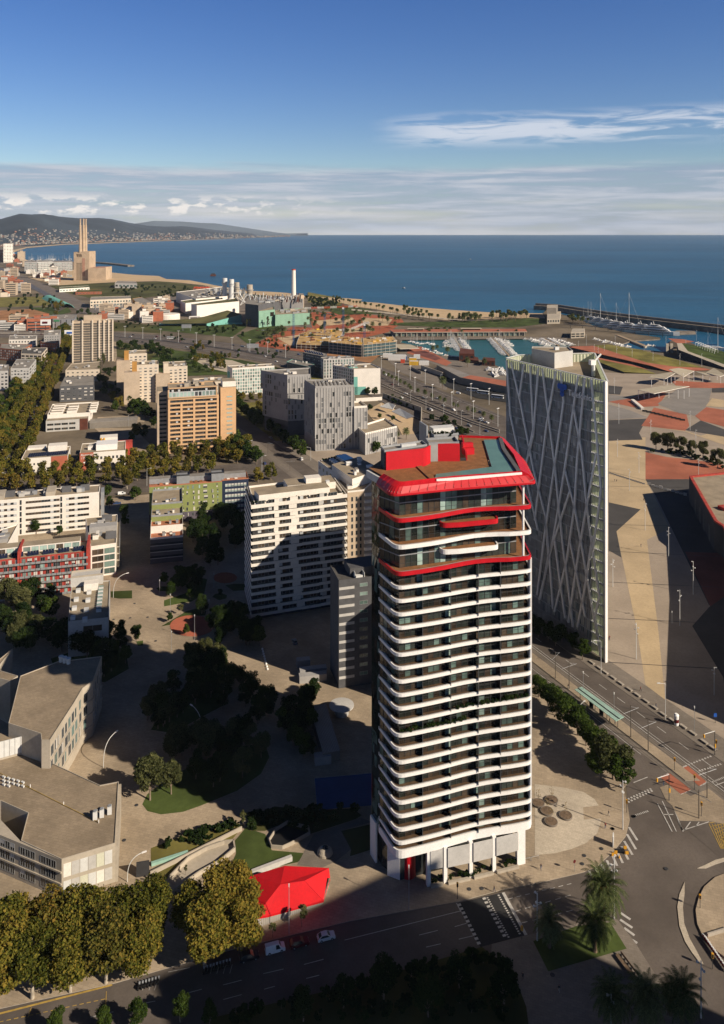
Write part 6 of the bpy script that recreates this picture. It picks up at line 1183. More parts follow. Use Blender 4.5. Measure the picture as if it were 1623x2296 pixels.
palm_proto('datepalm', 7.2, 5.4, 84, 13, .62, .42, True, True);palm_proto('palmnear', 5.8, 4.7, 70, 12, .55, .38)
palm_proto('palmfar', 7.5, 3.9, 40, 4, 1.1, .24, False);palm_proto('fanpalm', 10.0, 2.4, 54, 3, 1.3, .20, False)
NAME = dict(plane='plane_tree', autumn='plane_tree', green='park_tree', dark='park_tree', olive='park_tree', young='young_tree', bush='shrub', planefar='plane_tree', autumnfar='plane_tree', greenfar='street_tree', darkfar='pine_tree', poplar='poplar_tree', datepalm='date_palm', palmnear='date_palm', palmfar='palm_tree', fanpalm='fan_palm')
def tree(kind, xy, s, label, group=None, z=0.0, wide=1.0):
 k = KIND[kind];nm = NAME[kind];rz = random.uniform(0, 6.28);cat = 'palm' if 'palm' in nm else('shrub' if nm=='shrub' else 'tree')
 if isinstance(k[0], tuple):
  t, c = random.choice(k)
  if t is None:o = inst(c, nm, (xy[0], xy[1], z), rz, (s*wide, s*wide, s));return tag(o, label, cat, group)
  parts = (t, c)
 else:parts = k
 e = bpy.data.objects.new(nm, None);C.objects.link(e);e.location = (xy[0], xy[1], z);e.rotation_euler = (0, 0, rz);e.scale = (s*wide, s*wide, s);tag(e, label, cat, group)
 for me in parts:
  o = bpy.data.objects.new(me.name.split('.')[0], me);C.objects.link(o);o.parent = e
 return e
def row(kinds, zm, pts, step, label, group, s=(.85, 1.15), jit=1.2, wide=1.0, z=0.0):
 P = [G(zm, *p)for p in pts];acc = step*.5
 for a, b in zip(P, P[1:]):
  L = math.dist(a, b)
  while acc<L:
   x, y = LERP(a, b, acc/L);tree(random.choice(kinds), (x+random.uniform(-jit, jit), y+random.uniform(-jit, jit)), random.uniform(*s), label, group, z, wide);acc+=step*random.uniform(.8, 1.2)
  acc-=L
def scatter(kinds, zm, poly, n, label, group, s=(.8, 1.2), wide=1.0, z=0.0):
 P = CCW([G(zm, *p)for p in poly]);tri = tessellate_polygon([[Vector((x, y, 0))for x, y in P]]);ar = [abs((Vector(P[b])-Vector(P[a])).cross(Vector(P[c])-Vector(P[a])))for a, b, c in tri]
 for _ in range(n):
  a, b, c = random.choices(tri, ar)[0];u, v = random.random(), random.random()
  if u+v>1:u, v = 1-u, 1-v
  p = Vector(P[a])*(1-u-v)+Vector(P[b])*u+Vector(P[c])*v;tree(random.choice(kinds), p, random.uniform(*s), label, group, z, wide)
def listed(kind, zm, items, fmt, group=None, z=0.0):
 """items: (x, y, scale, words): each tree gets its own label"""
 for x, y, s, words in items:tree(kind, G(zm, x, y, z), s, fmt.format(words), group, z)
# near plane trees, bottom left
for r_, (pts, y_)in enumerate((([(-20, 945), (150, 920), (325, 890), (490, 850), (650, 815)], 'street row'), ([(-10, 810), (80, 790), (230, 765), (385, 742), (540, 715), (690, 690)], 'back row'))):
 for i, p in enumerate(pts):tree('autumn' if(i+r_)%5==3 else 'plane', G('B8', *p, .13), random.uniform(1.0, 1.3), f'big yellowing plane tree, {ORD[i]} from the left in the {y_}', 'plane trees at the lower left', .13, 1.2)
for(x, y, s, w)in((950, 770, .95, 'leftmost of the clump hiding the red pavilion end'), (1120, 690, .92, 'standing on the pavement in front of the red pavilion'), (1050, 600, .98, 'the tallest looking one over the red pavilion end'), (900, 660, .8, 'behind the clump beside the sunken oval ramp')):
 tree('plane', G('B8', x, y, .13), s*1.15, 'golden plane tree, '+w, 'plane trees by the pavilion', .13, 1.3)
listed('young', 'B8', [(1265, 640, .8, 'left one in front of the pavilion wall'), (1400, 590, 1.15, 'right one beside the white flag mast')], 'thin young street tree, {}', None, .13)
listed('green', 'B8', [(835, 1030, .72, 'left of the pair at the bottom edge'), (970, 1055, .62, 'right of the pair at the bottom edge'), (480, 1080, .6, 'with just its top showing at the bottom edge'), (640, 1060, .7, 'at the bottom edge in the street shade'), (260, 1085, .6, 'lowest left, cut off by the bottom edge')], 'small leafy tree, {}', None, .2)
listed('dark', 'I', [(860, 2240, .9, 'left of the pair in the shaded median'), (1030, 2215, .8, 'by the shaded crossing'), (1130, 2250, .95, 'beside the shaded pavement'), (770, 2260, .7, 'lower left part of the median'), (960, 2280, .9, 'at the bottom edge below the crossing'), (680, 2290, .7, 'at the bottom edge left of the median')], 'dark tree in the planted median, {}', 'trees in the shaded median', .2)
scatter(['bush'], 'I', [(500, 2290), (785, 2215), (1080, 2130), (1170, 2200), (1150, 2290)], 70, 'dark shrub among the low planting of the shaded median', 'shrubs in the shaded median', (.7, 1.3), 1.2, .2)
# palms at the lower right
listed('datepalm', 'B6', [(745, 905, 1.2, 'largest one with orange dates, at the lawn corner')], 'date palm, {}', None, .15)
listed('palmnear', 'B6', [(358, 1070, .95, 'slim one with yellowing fronds at the left lawn edge'), (690, 1100, 1.18, 'dark green one in the middle of the lawn'), (1320, 1640, 1.15, 'at the bottom right beside the road'), (1235, 1560, .75, 'half hidden behind the bottom right one'), (1060, 1660, 1.15, 'dark one in the shade, right of the pair'), (810, 1660, 1.12, 'dark one in the shade, left of the pair')], 'date palm, {}', None, .15)
# row between the tram street and the forecourt
for i, (x, y, s)in enumerate(((110, 590, .8), (190, 670, .9), (270, 745, 1.0), (350, 840, 1.05), (430, 900, .95), (500, 985, .9), (590, 1090, 1.05), (650, 1180, 1.15), (720, 1260, 1.2), (790, 1330, 1.0), (610, 1260, .95))):tree(('green', 'green', 'olive')[i%3]if i>5 else 'green', G('B5', x, y, .13), s*1.12, f'leafy tree, {ORD[i]} counted down the row between tram street and forecourt', 'trees along the tram street', .13, 1.3)
listed('green', 'B5', [(300, 150, .9, 'upper'), (390, 210, .85, 'middle'), (470, 285, .95, 'lower')], '{} one of three bushy trees at the foot of the glass tower', 'trees at the glass tower', .15)
for i, p in enumerate(((40, 60), (110, 100), (190, 130), (250, 170))):tree('dark', G('B5', *p, .13), .85, f'dark tree in the glass tower shade, {ORD[i]} from the left', 'trees at the glass tower', .13)
listed('olive', 'B4', [(485, 525, 1.4, 'leftmost'), (570, 540, 1.55, 'second'), (655, 558, 1.45, 'third'), (735, 562, 1.2, 'fourth'), (815, 592, 1.4, 'fifth'), (920, 655, 1.5, 'sixth')], 'pale green plaza tree, {} of the row on the red paving', 'plaza trees', .2)
scatter(['bush'], 'B4', [(430, 520), (720, 545), (960, 640), (960, 668), (700, 590), (440, 560)], 34, 'shrub in the planting strip under the plaza trees', 'plaza shrubs', (.9, 1.5), 1.3, .2)
# park left of the tower
listed('olive', 'B7', [(885, 1035, 1.35, 'sunlit olive green tree at the lawn edge'), (1010, 1000, 1.0, 'second sunlit olive green tree behind the pale trunked one')], '{}', None, .15)
listed('green', 'C7', [(360, 1040, .8, 'dark leafy tree alone on the sunlit paving'), (860, 980, .55, 'small round tree on the clay play circle'), (1230, 900, 1.0, 'sunlit topped tree right of the play circle'), (690, 850, .5, 'small bright tree left of the play circle'), (650, 480, .75, 'round tree in its own small lawn circle'), (1200, 590, .4, 'little round tree on the right hand lawn circle'), (900, 430, .8, 'dark tree above the shaded lawn strip')], '{}', None, .13)
listed('young', 'C7', [(808, 780, 1.1, 'thin reddish sapling above the play circle')], '{}', None, .13)
PK = 'trees in the shaded park'
scatter(['dark', 'green'], 'B7', [(280, 130), (600, 60), (760, 120), (740, 300), (600, 330), (420, 180)], 32, 'dark tree in the shaded grove behind the concrete building', PK, (.8, 1.15))
scatter(['dark', 'olive', 'dark'], 'B7', [(860, 560), (1000, 380), (1160, 180), (1340, 270), (1320, 500), (1100, 540), (960, 700)], 34, 'dark tree on the shaded upper lawn of the park', PK, (.8, 1.1))
scatter(['dark', 'olive'], 'B7', [(1000, 760), (1250, 700), (1560, 720), (1560, 860), (1300, 980), (1080, 1000)], 22, 'dark tree on the shaded lower lawn of the park', PK, (.8, 1.1))
scatter(['dark'], 'B7', [(1380, 330), (1540, 380), (1600, 560), (1500, 620), (1400, 500)], 7, 'dark tree beside the yard wall in the park', PK, (.8, 1.1))
scatter(['dark', 'green'], 'C7', [(1040, 960), (1200, 880), (1480, 880), (1623, 980), (1600, 1100), (1200, 1080)], 20, 'dark tree in the shade right of the play circle', PK, (.8, 1.2))
scatter(['dark', 'green'], 'C7', [(740, 420), (1040, 330), (1060, 560), (900, 640), (660, 660)], 14, 'dark tree on the shaded lawn below the stepped block', PK, (.6, .95))
scatter(['dark', 'green'], 'C7', [(870, 700), (1060, 700), (1040, 770), (900, 770)], 3, 'dark tree just above the play circle', PK, (.6, .9))
scatter(['dark'], 'A7', [(1230, 600), (1420, 540), (1600, 580), (1600, 900), (1350, 930), (1240, 760)], 46, 'dark tree between the green building and the white block', 'trees behind the white block', (.9, 1.2))
scatter(['dark', 'green'], 'C6', [(320, 760), (480, 420), (700, 400), (720, 520), (640, 640), (650, 900), (620, 1180), (420, 1180)], 24, 'dark tree along the path beside the yard', PK, (.6, .95))
scatter(['green', 'olive', 'dark'], 'C1', [(-60, 1500), (120, 1450), (300, 1650), (520, 1560), (700, 1620), (760, 1800), (600, 2100), (750, 2250), (300, 2290), (-60, 2200)], 34, 'leafy tree in the grove in front of the red building', 'trees before the red building', (.8, 1.25))
listed('olive', 'C1', [(60, 1700, 1.35, 'large grey-green tree at the left edge before the red building'), (190, 1760, 1.2, 'large grey-green tree, right of its pair before the red building')], '{}', None)
listed('green', 'C1', [(620, 1640, .9, 'bright green tree in front of the red gallery wall'), (450, 800, 1.0, 'wide green tree in the gap behind the red building'), (740, 820, .7, 'yellowish small tree between the red and the long white block'), (1540, 620, 1.05, 'bright tree right of the gallery frame'), (1560, 720, .9, 'lower bright tree right of the gallery frame'), (1360, 480, .9, 'tree against the end of the long white block'), (1440, 1120, .9, 'dark tree beside the short pale block')], '{}')
scatter(['bush'], 'B8', [(710, 240), (870, 165), (1060, 105), (1120, 120), (870, 240)], 40, 'small shrub in the planted strip above the oval ramp', 'shrubs by the oval ramp', (.5, 1.1), 1, .15)
listed('young', 'B8', [(1128, 125, .9, 'thin conical tree at the top corner of the pavilion lawn'), (860, 350, .5, 'small tree inside the sunken oval ramp')], '{}', None, .13)
scatter(['bush'], 'C6', [(0, 1720), (250, 1600), (600, 1640), (1050, 1620), (1120, 1690), (620, 1870), (330, 1780), (0, 1850)], 46, 'dark shrub in the shaded bed beside the ball court', 'shrubs by the court', (.6, 1.2), 1.2, .15)
scatter(['bush'], 'B2', [(585, 960), (660, 945), (850, 905), (1010, 860), (1200, 810), (1205, 830), (860, 930), (590, 985)], 26, 'small plant in the planter at the tower foot', 'tower planters', (.35, .6), 1.2, .5)
for t in np.linspace(.03, .97, 26):
 p = LERP(FLp, FRp, t);tree('bush', (p[0]-.6, p[1]+2.7), random.uniform(.55, .85), 'shrub in the roof garden edge of the white block', 'roof garden shrubs', 48.0)
for t in np.linspace(.1, .9, 8):p = LERP(PW[0], PW[3], t);tree('bush', (p[0]+1.2, p[1]-1.2), random.uniform(.5, .8), 'shrub along the roof edge by the turquoise pool', 'pool roof shrubs', 48.3)
for i in range(7):p = G('B1', 650+i*36, 118+6*(i%3), 106);tree('bush', (p[0], p[1]+2), .6, 'trailing plant on the red roof structure', 'red roof plants', 106.8)
# cross street of plane trees
row(['planefar', 'autumnfar'], 'I', [(-40, 1078), (150, 1072), (330, 1050), (560, 1022)], 8.5, 'yellow-green plane tree in the back row of the cross street', 'cross street plane trees')
row(['planefar', 'autumnfar', 'planefar'], 'I', [(-40, 1104), (150, 1096), (330, 1074), (470, 1058)], 8.5, 'yellow-green plane tree in the front row of the cross street', 'cross street plane trees')
row(['planefar'], 'I', [(-40, 1057), (200, 1050), (340, 1032), (560, 1008)], 10, 'plane tree close to the school and orange tower', 'cross street plane trees', (.75, 1.0))
listed('autumn', 'A7', [(825, 415, .95, 'golden plane tree standing clear on the pavement near the white van')], '{}')
listed('greenfar', 'A7', [(880, 490, .9, 'dark tree at the left end of the green building'), (700, 470, .8, 'tree at the end of the long white block by the street')], '{}')
# boulevard
BG = 'trees of the long boulevard'
row(['greenfar', 'greenfar', 'planefar'], 'I', [(-30, 1010), (0, 960), (40, 880), (80, 808), (116, 762), (140, 742)], 8, 'green tree in the left row of the long boulevard', BG, (.85, 1.2), 2.5)
row(['greenfar', 'planefar'], 'I', [(-20, 1050), (20, 965), (60, 890), (98, 815), (130, 768), (150, 745)], 8, 'green tree in the middle row of the long boulevard', BG, (.85, 1.15), 2)
row(['autumnfar', 'planefar', 'planefar'], 'I', [(14, 1040), (52, 955), (82, 890), (112, 828), (140, 780), (158, 752)], 8.5, 'rusty tree in the right middle row of the long boulevard', BG, (.75, 1.05), 2)
row(['autumnfar', 'planefar', 'planefar'], 'I', [(44, 1052), (88, 955), (104, 905), (122, 856), (146, 803), (166, 762)], 8.5, 'rusty tree in the right row of the long boulevard', BG, (.8, 1.05), 1.5)
scatter(['greenfar', 'olive'][:1], 'I', [(-10, 905), (40, 870), (60, 880), (20, 930)], 8, 'tree beside the dormered block', BG)
# along the avenue with the tram, by the offices
row(['greenfar'], 'A5', [(1010, 640), (1080, 700), (1160, 765), (1230, 830)], 8, 'dark green tree on the left side of the tram avenue', 'tram avenue trees');row(['greenfar'], 'A5', [(985, 980), (1060, 1080), (1150, 1140), (1260, 1190)], 7, 'dark green tree beside the orange tower', 'tram avenue trees', (1.0, 1.3))
row(['greenfar', 'darkfar'], 'A5', [(1200, 735), (1300, 830), (1400, 910), (1480, 980), (1600, 1075)], 7.5, 'dark tree on the shaded right side of the tram avenue', 'tram avenue trees', (.8, 1.1))
listed('greenfar', 'A6', [(170, 870, 1.25, 'big round tree by the tram junction'), (600, 455, .8, 'left of two pale trees before the plain white box'), (648, 458, .85, 'right of two pale trees before the plain white box'), (655, 835, .9, 'grey-green tree at the foot of the low striped wing')], '{}')
row(['planefar'], 'A5', [(1010, 560), (1100, 600), (1200, 590), (1390, 560)], 9, 'pale tree in front of the gridded office', 'gridded office trees', (.6, .8))
scatter(['planefar'], 'A5', [(1180, 660), (1400, 640), (1450, 800), (1360, 760)], 10, 'small tree on the dry grass beside the rear grey tower', 'dry grass trees', (.5, .8))
scatter(['autumnfar', 'planefar'], 'A5', [(850, 1100), (1150, 1100), (1200, 1200), (900, 1180)], 8, 'yellowing tree at the orange tower corner', 'tram avenue trees', (.7, 1))
listed('planefar', 'A8', [(290, 395, .8, 'yellow tree, left of two behind the white block'), (400, 375, .9, 'yellow tree, right of two behind the white block')], '{}')
scatter(['greenfar', 'darkfar'], 'A5', [(160, 60), (290, 80), (470, 200), (600, 330), (560, 380), (330, 260), (240, 150)], 46, 'green tree in the thick belt behind the cream blocks', 'park belt trees', (.7, 1.05))
scatter(['greenfar', 'planefar'], 'A5', [(560, 100), (760, 160), (1020, 190), (900, 330), (640, 330)], 44, 'tree in the park between the cream blocks and the motorway', 'park trees', (.45, .8))
scatter(['greenfar', 'darkfar'], 'A4', [(1180, 720), (1480, 980), (1560, 1200), (1400, 1160), (1180, 980), (1050, 900)], 18, 'tree in the yard between the school and the cream blocks', 'school yard trees', (.7, 1.1))
scatter(['darkfar', 'greenfar'], 'A5', [(30, 640), (140, 600), (280, 760), (290, 900), (130, 840)], 14, 'dark tree in the shade left of the orange tower', 'school yard trees', (.8, 1.1));scatter(['poplar'], 'A4', [(1060, 700), (1140, 640), (1100, 900), (1050, 880)], 7, 'slim poplar beside the beige low block', 'boulevard poplars')
# motorway edges, power station, shore
scatter(['darkfar', 'greenfar'], 'I', [(130, 720), (180, 700), (235, 712), (225, 730)], 9, 'dark tree beside the motorway junction', 'motorway trees', (.9, 1.2));scatter(['darkfar'], 'I', [(430, 725), (520, 722), (560, 760), (440, 752)], 26, 'scrubby tree on the bank below the power station', 'bank trees', (.5, .9));scatter(['darkfar', 'autumnfar'], 'I', [(440, 770), (480, 775), (475, 790), (436, 785)], 8, 'scrubby tree beside the motorway bridge', 'bank trees', (.6, .9))
scatter(['darkfar'], 'I', [(240, 650), (360, 640), (440, 650), (430, 664), (300, 676)], 60, 'dark pine in the wood behind the power station', 'far wood trees', (.6, 1.1));scatter(['darkfar'], 'I', [(0, 690), (60, 660), (118, 660), (150, 690), (90, 745), (40, 738)], 34, 'bushy tree beside the railway at the left', 'railway trees', (.7, 1.2));scatter(['autumnfar'], 'I', [(95, 690), (140, 690), (140, 715), (100, 720)], 7, 'rust coloured tree beside the covered railway', 'railway trees', (1, 1.4))
scatter(['darkfar'], 'I', [(684, 668), (760, 674), (770, 688), (700, 690)], 60, 'dark pine in the thicket behind the beach', 'beach pines', (.6, 1.0));scatter(['poplar'], 'C5', [(880, 640), (940, 640), (930, 665), (880, 660)], 3, 'rust brown poplar at the power station bank', 'power station poplars');listed('poplar', 'C5', [(1120, 668, 1.5, 'tall poplar before the mint green hall')], '{}')
scatter(['darkfar'], 'I', [(364, 752), (440, 760), (440, 770), (364, 764)], 8, 'low tree on the motorway verge', 'bank trees', (.4, .7));scatter(['palmfar', 'palmfar', 'fanpalm'], 'I', [(570, 765), (640, 735), (720, 690), (800, 700), (890, 712), (900, 735), (830, 750), (720, 765)], 90, 'palm in the palm park beside the building site', 'palm park palms', (.8, 1.25));scatter(['palmfar'], 'C5', [(1090, 780), (1290, 700), (1320, 760), (1200, 850)], 12, 'palm on the red earth by the motorway', 'palm park palms', (1, 1.3))
row(['fanpalm'], 'I', [(745, 674), (800, 688), (850, 698), (900, 710), (960, 720), (1010, 722)], 17, 'fan palm in the line along the beach', 'beach line palms', (.9, 1.2), 5);scatter(['fanpalm', 'palmfar'], 'C3', [(440, 225), (700, 215), (760, 235), (720, 262), (450, 250)], 40, 'fan palm in the left cluster on the beach lawn', 'beach lawn palms', (.9, 1.2));scatter(['fanpalm'], 'C3', [(800, 215), (1180, 210), (1180, 235), (860, 270)], 38, 'fan palm in the right cluster on the beach lawn', 'beach lawn palms', (1, 1.35))
scatter(['fanpalm'], 'C3', [(20, 140), (280, 210), (340, 240), (40, 230)], 26, 'fan palm between the beach and the palm park', 'beach line palms', (.9, 1.2));listed('palmfar', 'C3', [(305, 540, 1, 'palm on the red esplanade edge, lower left one'), (345, 520, .8, 'palm on the red esplanade edge, right behind'), (440, 560, 1.1, 'lone palm at the quay corner'), (625, 670, 1.1, 'palm before the rusty boxes'), (785, 660, .9, 'palm before the second rusty box'), (395, 870, 1.2, 'palm at the foot of the sunken road wall')], '{}')
row(['palmfar'], 'A6', [(700, 330), (900, 440), (1100, 520), (1260, 580), (1420, 640)], 13, 'short palm in the planted strip of the seafront avenue', 'avenue palms', (.55, .75), 2);scatter(['fanpalm', 'palmfar'], 'C4', [(30, 320), (280, 370), (260, 385), (60, 350)], 16, 'palm on the harbour head beside the yachts', 'harbour palms', (.9, 1.2));scatter(['palmfar'], 'C3', [(0, 380), (180, 350), (500, 350), (1080, 370), (1080, 385), (200, 385)], 14, 'palm on the quay before the harbour arcade', 'quay palms', (.8, 1))
scatter(['greenfar', 'darkfar'], 'A6', [(960, 590), (1100, 600), (1230, 690), (1290, 710), (1200, 740), (1080, 660)], 16, 'shrubby tree on the bank beside the seafront avenue', 'avenue bank trees', (.4, .65));scatter(['darkfar'], 'A6', [(700, 480), (760, 470), (960, 560), (900, 560)], 16, 'hedge tree along the sunken garden wall', 'sunken garden trees', (.35, .5));listed('greenfar', 'A6', [(618, 555, .6, 'small tree at the left of the sunken sandy garden'), (765, 625, .5, 'small tree in the middle of the sunken sandy garden'), (680, 610, .5, 'small tree beside the stepped striped wing')], '{}');listed('palmfar', 'A6', [(852, 745, .9, 'palm beside the low striped wing'), (795, 745, .6, 'small palm at the corner of the low striped wing')], '{}')
scatter(['greenfar', 'darkfar'], 'I', [(250, 770), (330, 765), (345, 800), (290, 800)], 22, 'tree between the slab tower and the motorway', 'slab tower trees', (.6, 1.0));scatter(['greenfar', 'planefar'], 'I', [(222, 880), (300, 880), (345, 1000), (290, 1010)], 12, 'tree in the shaded yard beside the school', 'school yard trees', (.7, 1));scatter(['darkfar', 'greenfar'], 'A2', [(0, 640), (250, 520), (420, 560), (420, 640), (150, 650)], 26, 'low tree on the verge around the building site', 'site verge trees', (.4, .7))
scatter(['darkfar'], 'I', [(180, 712), (360, 730), (350, 742), (180, 735)], 22, 'low tree on the strip beside the motorway', 'motorway trees', (.4, .7));scatter(['darkfar', 'autumnfar'], 'I', [(20, 722), (120, 722), (120, 735), (20, 735)], 14, 'scrubby tree beside the far left motorway', 'motorway trees', (.5, .8))
for lv, t0, t1 in((11, .45, .97), (12, .05, .5)):
 for t in np.linspace(t0, t1, 15):p = LERP((8.4, 197.0), (44.3, 207.4), t);tree('bush', (p[0]-.3, p[1]+1.0), random.uniform(.45, .8), f'potted plant on a {"right" if lv == 11 else "left"} hand middle terrace of the white-banded tower', f'terrace plants {lv}', 78.95-3.336*lv+.45)
# ================================================================== VEHICLES, LAMPS, PEOPLE, HARBOUR, WORKS
def prof_body(m, prof, w, mat, inset=.0, z_in=None):
 """side outline (x,z) extruded across the width; points above z_in lean inwards like a car's cabin"""
 n = len(prof);L_, R_ = [], []
 for x, z in prof:
  k = w-(inset*max(0, z-z_in)/.6 if z_in is not None else 0);L_.append((x, k, z));R_.append((x, -k, z))
 for i in range(n):
  j = (i+1)%n;m.face([R_[i], R_[j], L_[j], L_[i]], mat)
 m.face(R_[::-1], mat);m.face(L_, mat)
def car_parts(L, H, w, kind, paint):
 b = MB();h = L/2;zb = .28
 if kind=='van':prof = [(-h, zb), (h, zb), (h, .85), (h*.92, 1.02), (h*.62, 1.15), (h*.38, H-.05), (h*.2, H), (-h*.97, H), (-h, H-.15)]
 elif kind=='suv':prof = [(-h, zb), (h, zb), (h, .75), (h*.93, .92), (h*.45, 1.02), (h*.12, H-.04), (-h*.1, H), (-h*.72, H-.05), (-h*.97, 1.05), (-h, .8)]
 else:prof = [(-h, zb), (h, zb), (h, .66), (h*.92, .82), (h*.42, .95), (h*.08, H-.05), (-h*.1, H), (-h*.52, H-.04), (-h*.86, .98), (-h, .85)]
 prof_body(b, prof, w, paint, .22, .95)
 g = MB();zs, zt = 1.0, H-.12;ws = w-.22*(zt-.95)/.6-.02
 x1, x0 = (h*.52, -h*.88)if kind=='van' else(h*.33, -h*.80);x1t, x0t = (h*.34, -h*.9)if kind=='van' else(h*.06, -h*.55)
 gs = []
 for sg in(-1, 1):
  g = MB();a = w-.02+.03;bb = ws+.04
  xa, xb, xc, xd = (x0, x1, x1t, x0t)if kind!='van' else(h*.05, x1, x1t, h*.05)
  g.hexa([(xa, sg*(a-.06), zs), (xb, sg*(a-.06), zs), (xb, sg*a, zs), (xa, sg*a, zs), (xd, sg*(bb-.06), zt), (xc, sg*(bb-.06), zt), (xc, sg*bb, zt), (xd, sg*bb, zt)], 'win_dark');gs.append(('side_window', g))
 g = MB();xf0, zf0, xf1, zf1 = ((h*.60, 1.18, h*.40, H-.1)if kind=='van' else(h*.43, .98, h*.12, H-.1));g.face([(xf0+.03, -w+.2, zf0), (xf0+.03, w-.2, zf0), (xf1+.04, ws-.12, zf1), (xf1+.04, -ws+.12, zf1)], 'win_dark');gs.append(('windscreen', g))
 g = MB();xr0, zr0, xr1, zr1 = ((-h-.01, 1.1, -h*.99-.01, H-.2)if kind=='van' else(-h*.85, 1.02, -h*.55, H-.1));g.face([(xr0-.03, w-.2, zr0), (xr0-.03, -w+.2, zr0), (xr1-.04, -ws+.12, zr1), (xr1-.04, ws-.12, zr1)], 'win_dark');gs.append(('rear_window', g))
 for sx in(-.62, .62):
  for sg in(-1, 1):
   g = MB();g.tube((sx*h, sg*(w-.16), .31), (sx*h, sg*(w+.03), .31), .31, 'tyre', n=14);g.tube((sx*h, sg*(w+.03), .31), (sx*h, sg*(w+.045), .31), .19, 'car_grey', n=10);gs.append(('wheel', g))
 for sg in(-1, 1):
  g = MB();g.box(h-.06, sg*(w-.38)-.14, .60, h+.03, sg*(w-.38)+.14, .74, 'lamp_clear');gs.append(('headlight', g))
  g = MB();g.box(-h-.03, sg*(w-.25)-.1, .75, -h+.06, sg*(w-.25)+.1, .98, 'lamp_red');gs.append(('tail_light', g))
 return[('body', b)]+gs
_CM = {}
def car(kind, paint, xy, rz, label, z=.04, group=None, whole=False, cat=None):
 L, H, w = {'van':(4.5, 1.85, .86), 'suv':(4.4, 1.62, .88), 'hatch':(4.1, 1.48, .84), 'sedan':(4.5, 1.44, .86)}[kind];nm = 'parked_van' if kind=='van' else 'car'
 key = (kind, paint, whole)
 if key not in _CM:
  P = car_parts(L, H, w, kind, paint)
  if whole:
   b = MB()
   for _, g in P:
    o = len(b.v);b.v+=g.v;b.f+=[[o+i for i in f]for f in g.f];b.m+=[b.mi(g.mats[k])for k in g.m]
   _CM[key] = b.mesh(nm)
  else:_CM[key] = [(n_, g.mesh(n_))for n_, g in P]
 if whole:return tag(inst(_CM[key], nm, (xy[0], xy[1], z), rz), label, cat or('van' if kind=='van' else 'car'), group)
 T = thing(nm, label, 'van' if kind=='van' else 'car', (xy[0], xy[1], z), group);T.rotation_euler = (0, 0, rz)
 for n_, me in _CM[key]:o = bpy.data.objects.new(n_, me);C.objects.link(o);o.parent = T
 return T
RA = math.atan2(G('B8', 1510, 650)[1]-G('B8', 1155, 745)[1], G('B8', 1510, 650)[0]-G('B8', 1155, 745)[0])
car('suv', 'car_black', G('B8', 1155, 738), RA, 'black car parked at the kerb, leftmost of the four by the pavilion');car('van', 'car_white', G('B8', 1275, 702), RA, 'small white van parked at the kerb below the red pavilion');car('suv', 'car_red', G('B8', 1388, 675), RA, 'dark red car parked in the shade right of the white van');car('hatch', 'car_white', G('B8', 1512, 645), RA, 'white hatchback parked at the kerb, rightmost of the four by the pavilion')
m = MB()
for x in(-.62, .62):m.tube((x, -.07, .27), (x, .07, .27), .27, 'tyre', n=12)
m.hexa([(-.75, -.16, .5), (.1, -.16, .32), (.1, .16, .32), (-.75, .16, .5), (-.8, -.14, .8), (.0, -.14, .74), (.0, .14, .74), (-.8, .14, .8)], 'car_black');m.hexa([(.1, -.16, .32), (.3, -.16, .32), (.3, .16, .32), (.1, .16, .32), (.42, -.18, .95), (.52, -.18, .95), (.52, .18, .95), (.42, .18, .95)], 'car_grey');m.tube((.42, -.34, 1.05), (.42, .34, 1.05), .03, 'metal_dark');m.tube((.62, 0, .27), (.42, 0, 1.05), .05, 'metal_dark')
SCO = m.mesh('motor_scooter')
for i in range(9):p = G('B8', 945+i*15, 800-i*4.5);tag(inst(SCO, 'motor_scooter', (p[0], p[1], .04), RA+1.3), 'dark motor scooter in the kerbside row left of the parked cars', 'scooter', 'scooters right bay')
for i in range(7):p = G('B8', 645+i*15, 872-i*4.5);tag(inst(SCO, 'motor_scooter', (p[0], p[1], .04), RA+1.3), 'dark motor scooter in the kerbside row under the plane trees', 'scooter', 'scooters left bay')
# -- far traffic
def motor_pt(u, t):
 L = MOTOR_L[::-1];return G('I', u, np.interp(u, [p[0]for p in MOTOR_U], [p[1]for p in MOTOR_U])*(1-t)+np.interp(u, [p[0]for p in L], [p[1]for p in L])*t)
cols = ['car_white', 'car_white', 'car_grey', 'car_black', 'car_black', 'car_blue', 'car_red', 'car_grey']
CN = {'car_white':'white', 'car_grey':'silver', 'car_black':'dark', 'car_blue':'blue', 'car_red':'red', 'car_yellow':'yellow', 'car_green':'green'}
for i in range(64):
 u = random.uniform(-10, 1100);t = random.choice((.18, .38, .62, .82));a, b = motor_pt(u, t), motor_pt(u+6, t);c_ = random.choice(cols);k = random.choice(('sedan', 'suv', 'hatch', 'van'))
 car(k, c_, a, math.atan2(b[1]-a[1], b[0]-a[0]), f'{CN[c_]} {"van" if k == "van" else "car"} driving on the broad seafront motorway', .3, f'{CN[c_]} traffic on the motorway', True)
for(pts, n, nm)in(([(30, 1040), (66, 955), (96, 880), (126, 812)], 34, 'boulevard'), ([(8, 1045), (46, 960)], 12, 'boulevard')):
 P = [G('I', *p)for p in pts]
 for i in range(n):
  t = (i+random.uniform(0, .5))/n*(len(P)-1);k = int(t);a, b = P[k], P[k+1];x, y = LERP(a, b, t-k);c_ = random.choice(cols+['car_green'])
  car(random.choice(('sedan', 'suv', 'hatch')), c_, (x, y), math.atan2(b[1]-a[1], b[0]-a[0]), f'{CN[c_]} car parked along the tree-lined boulevard', .07, f'{CN[c_]} boulevard cars', True)
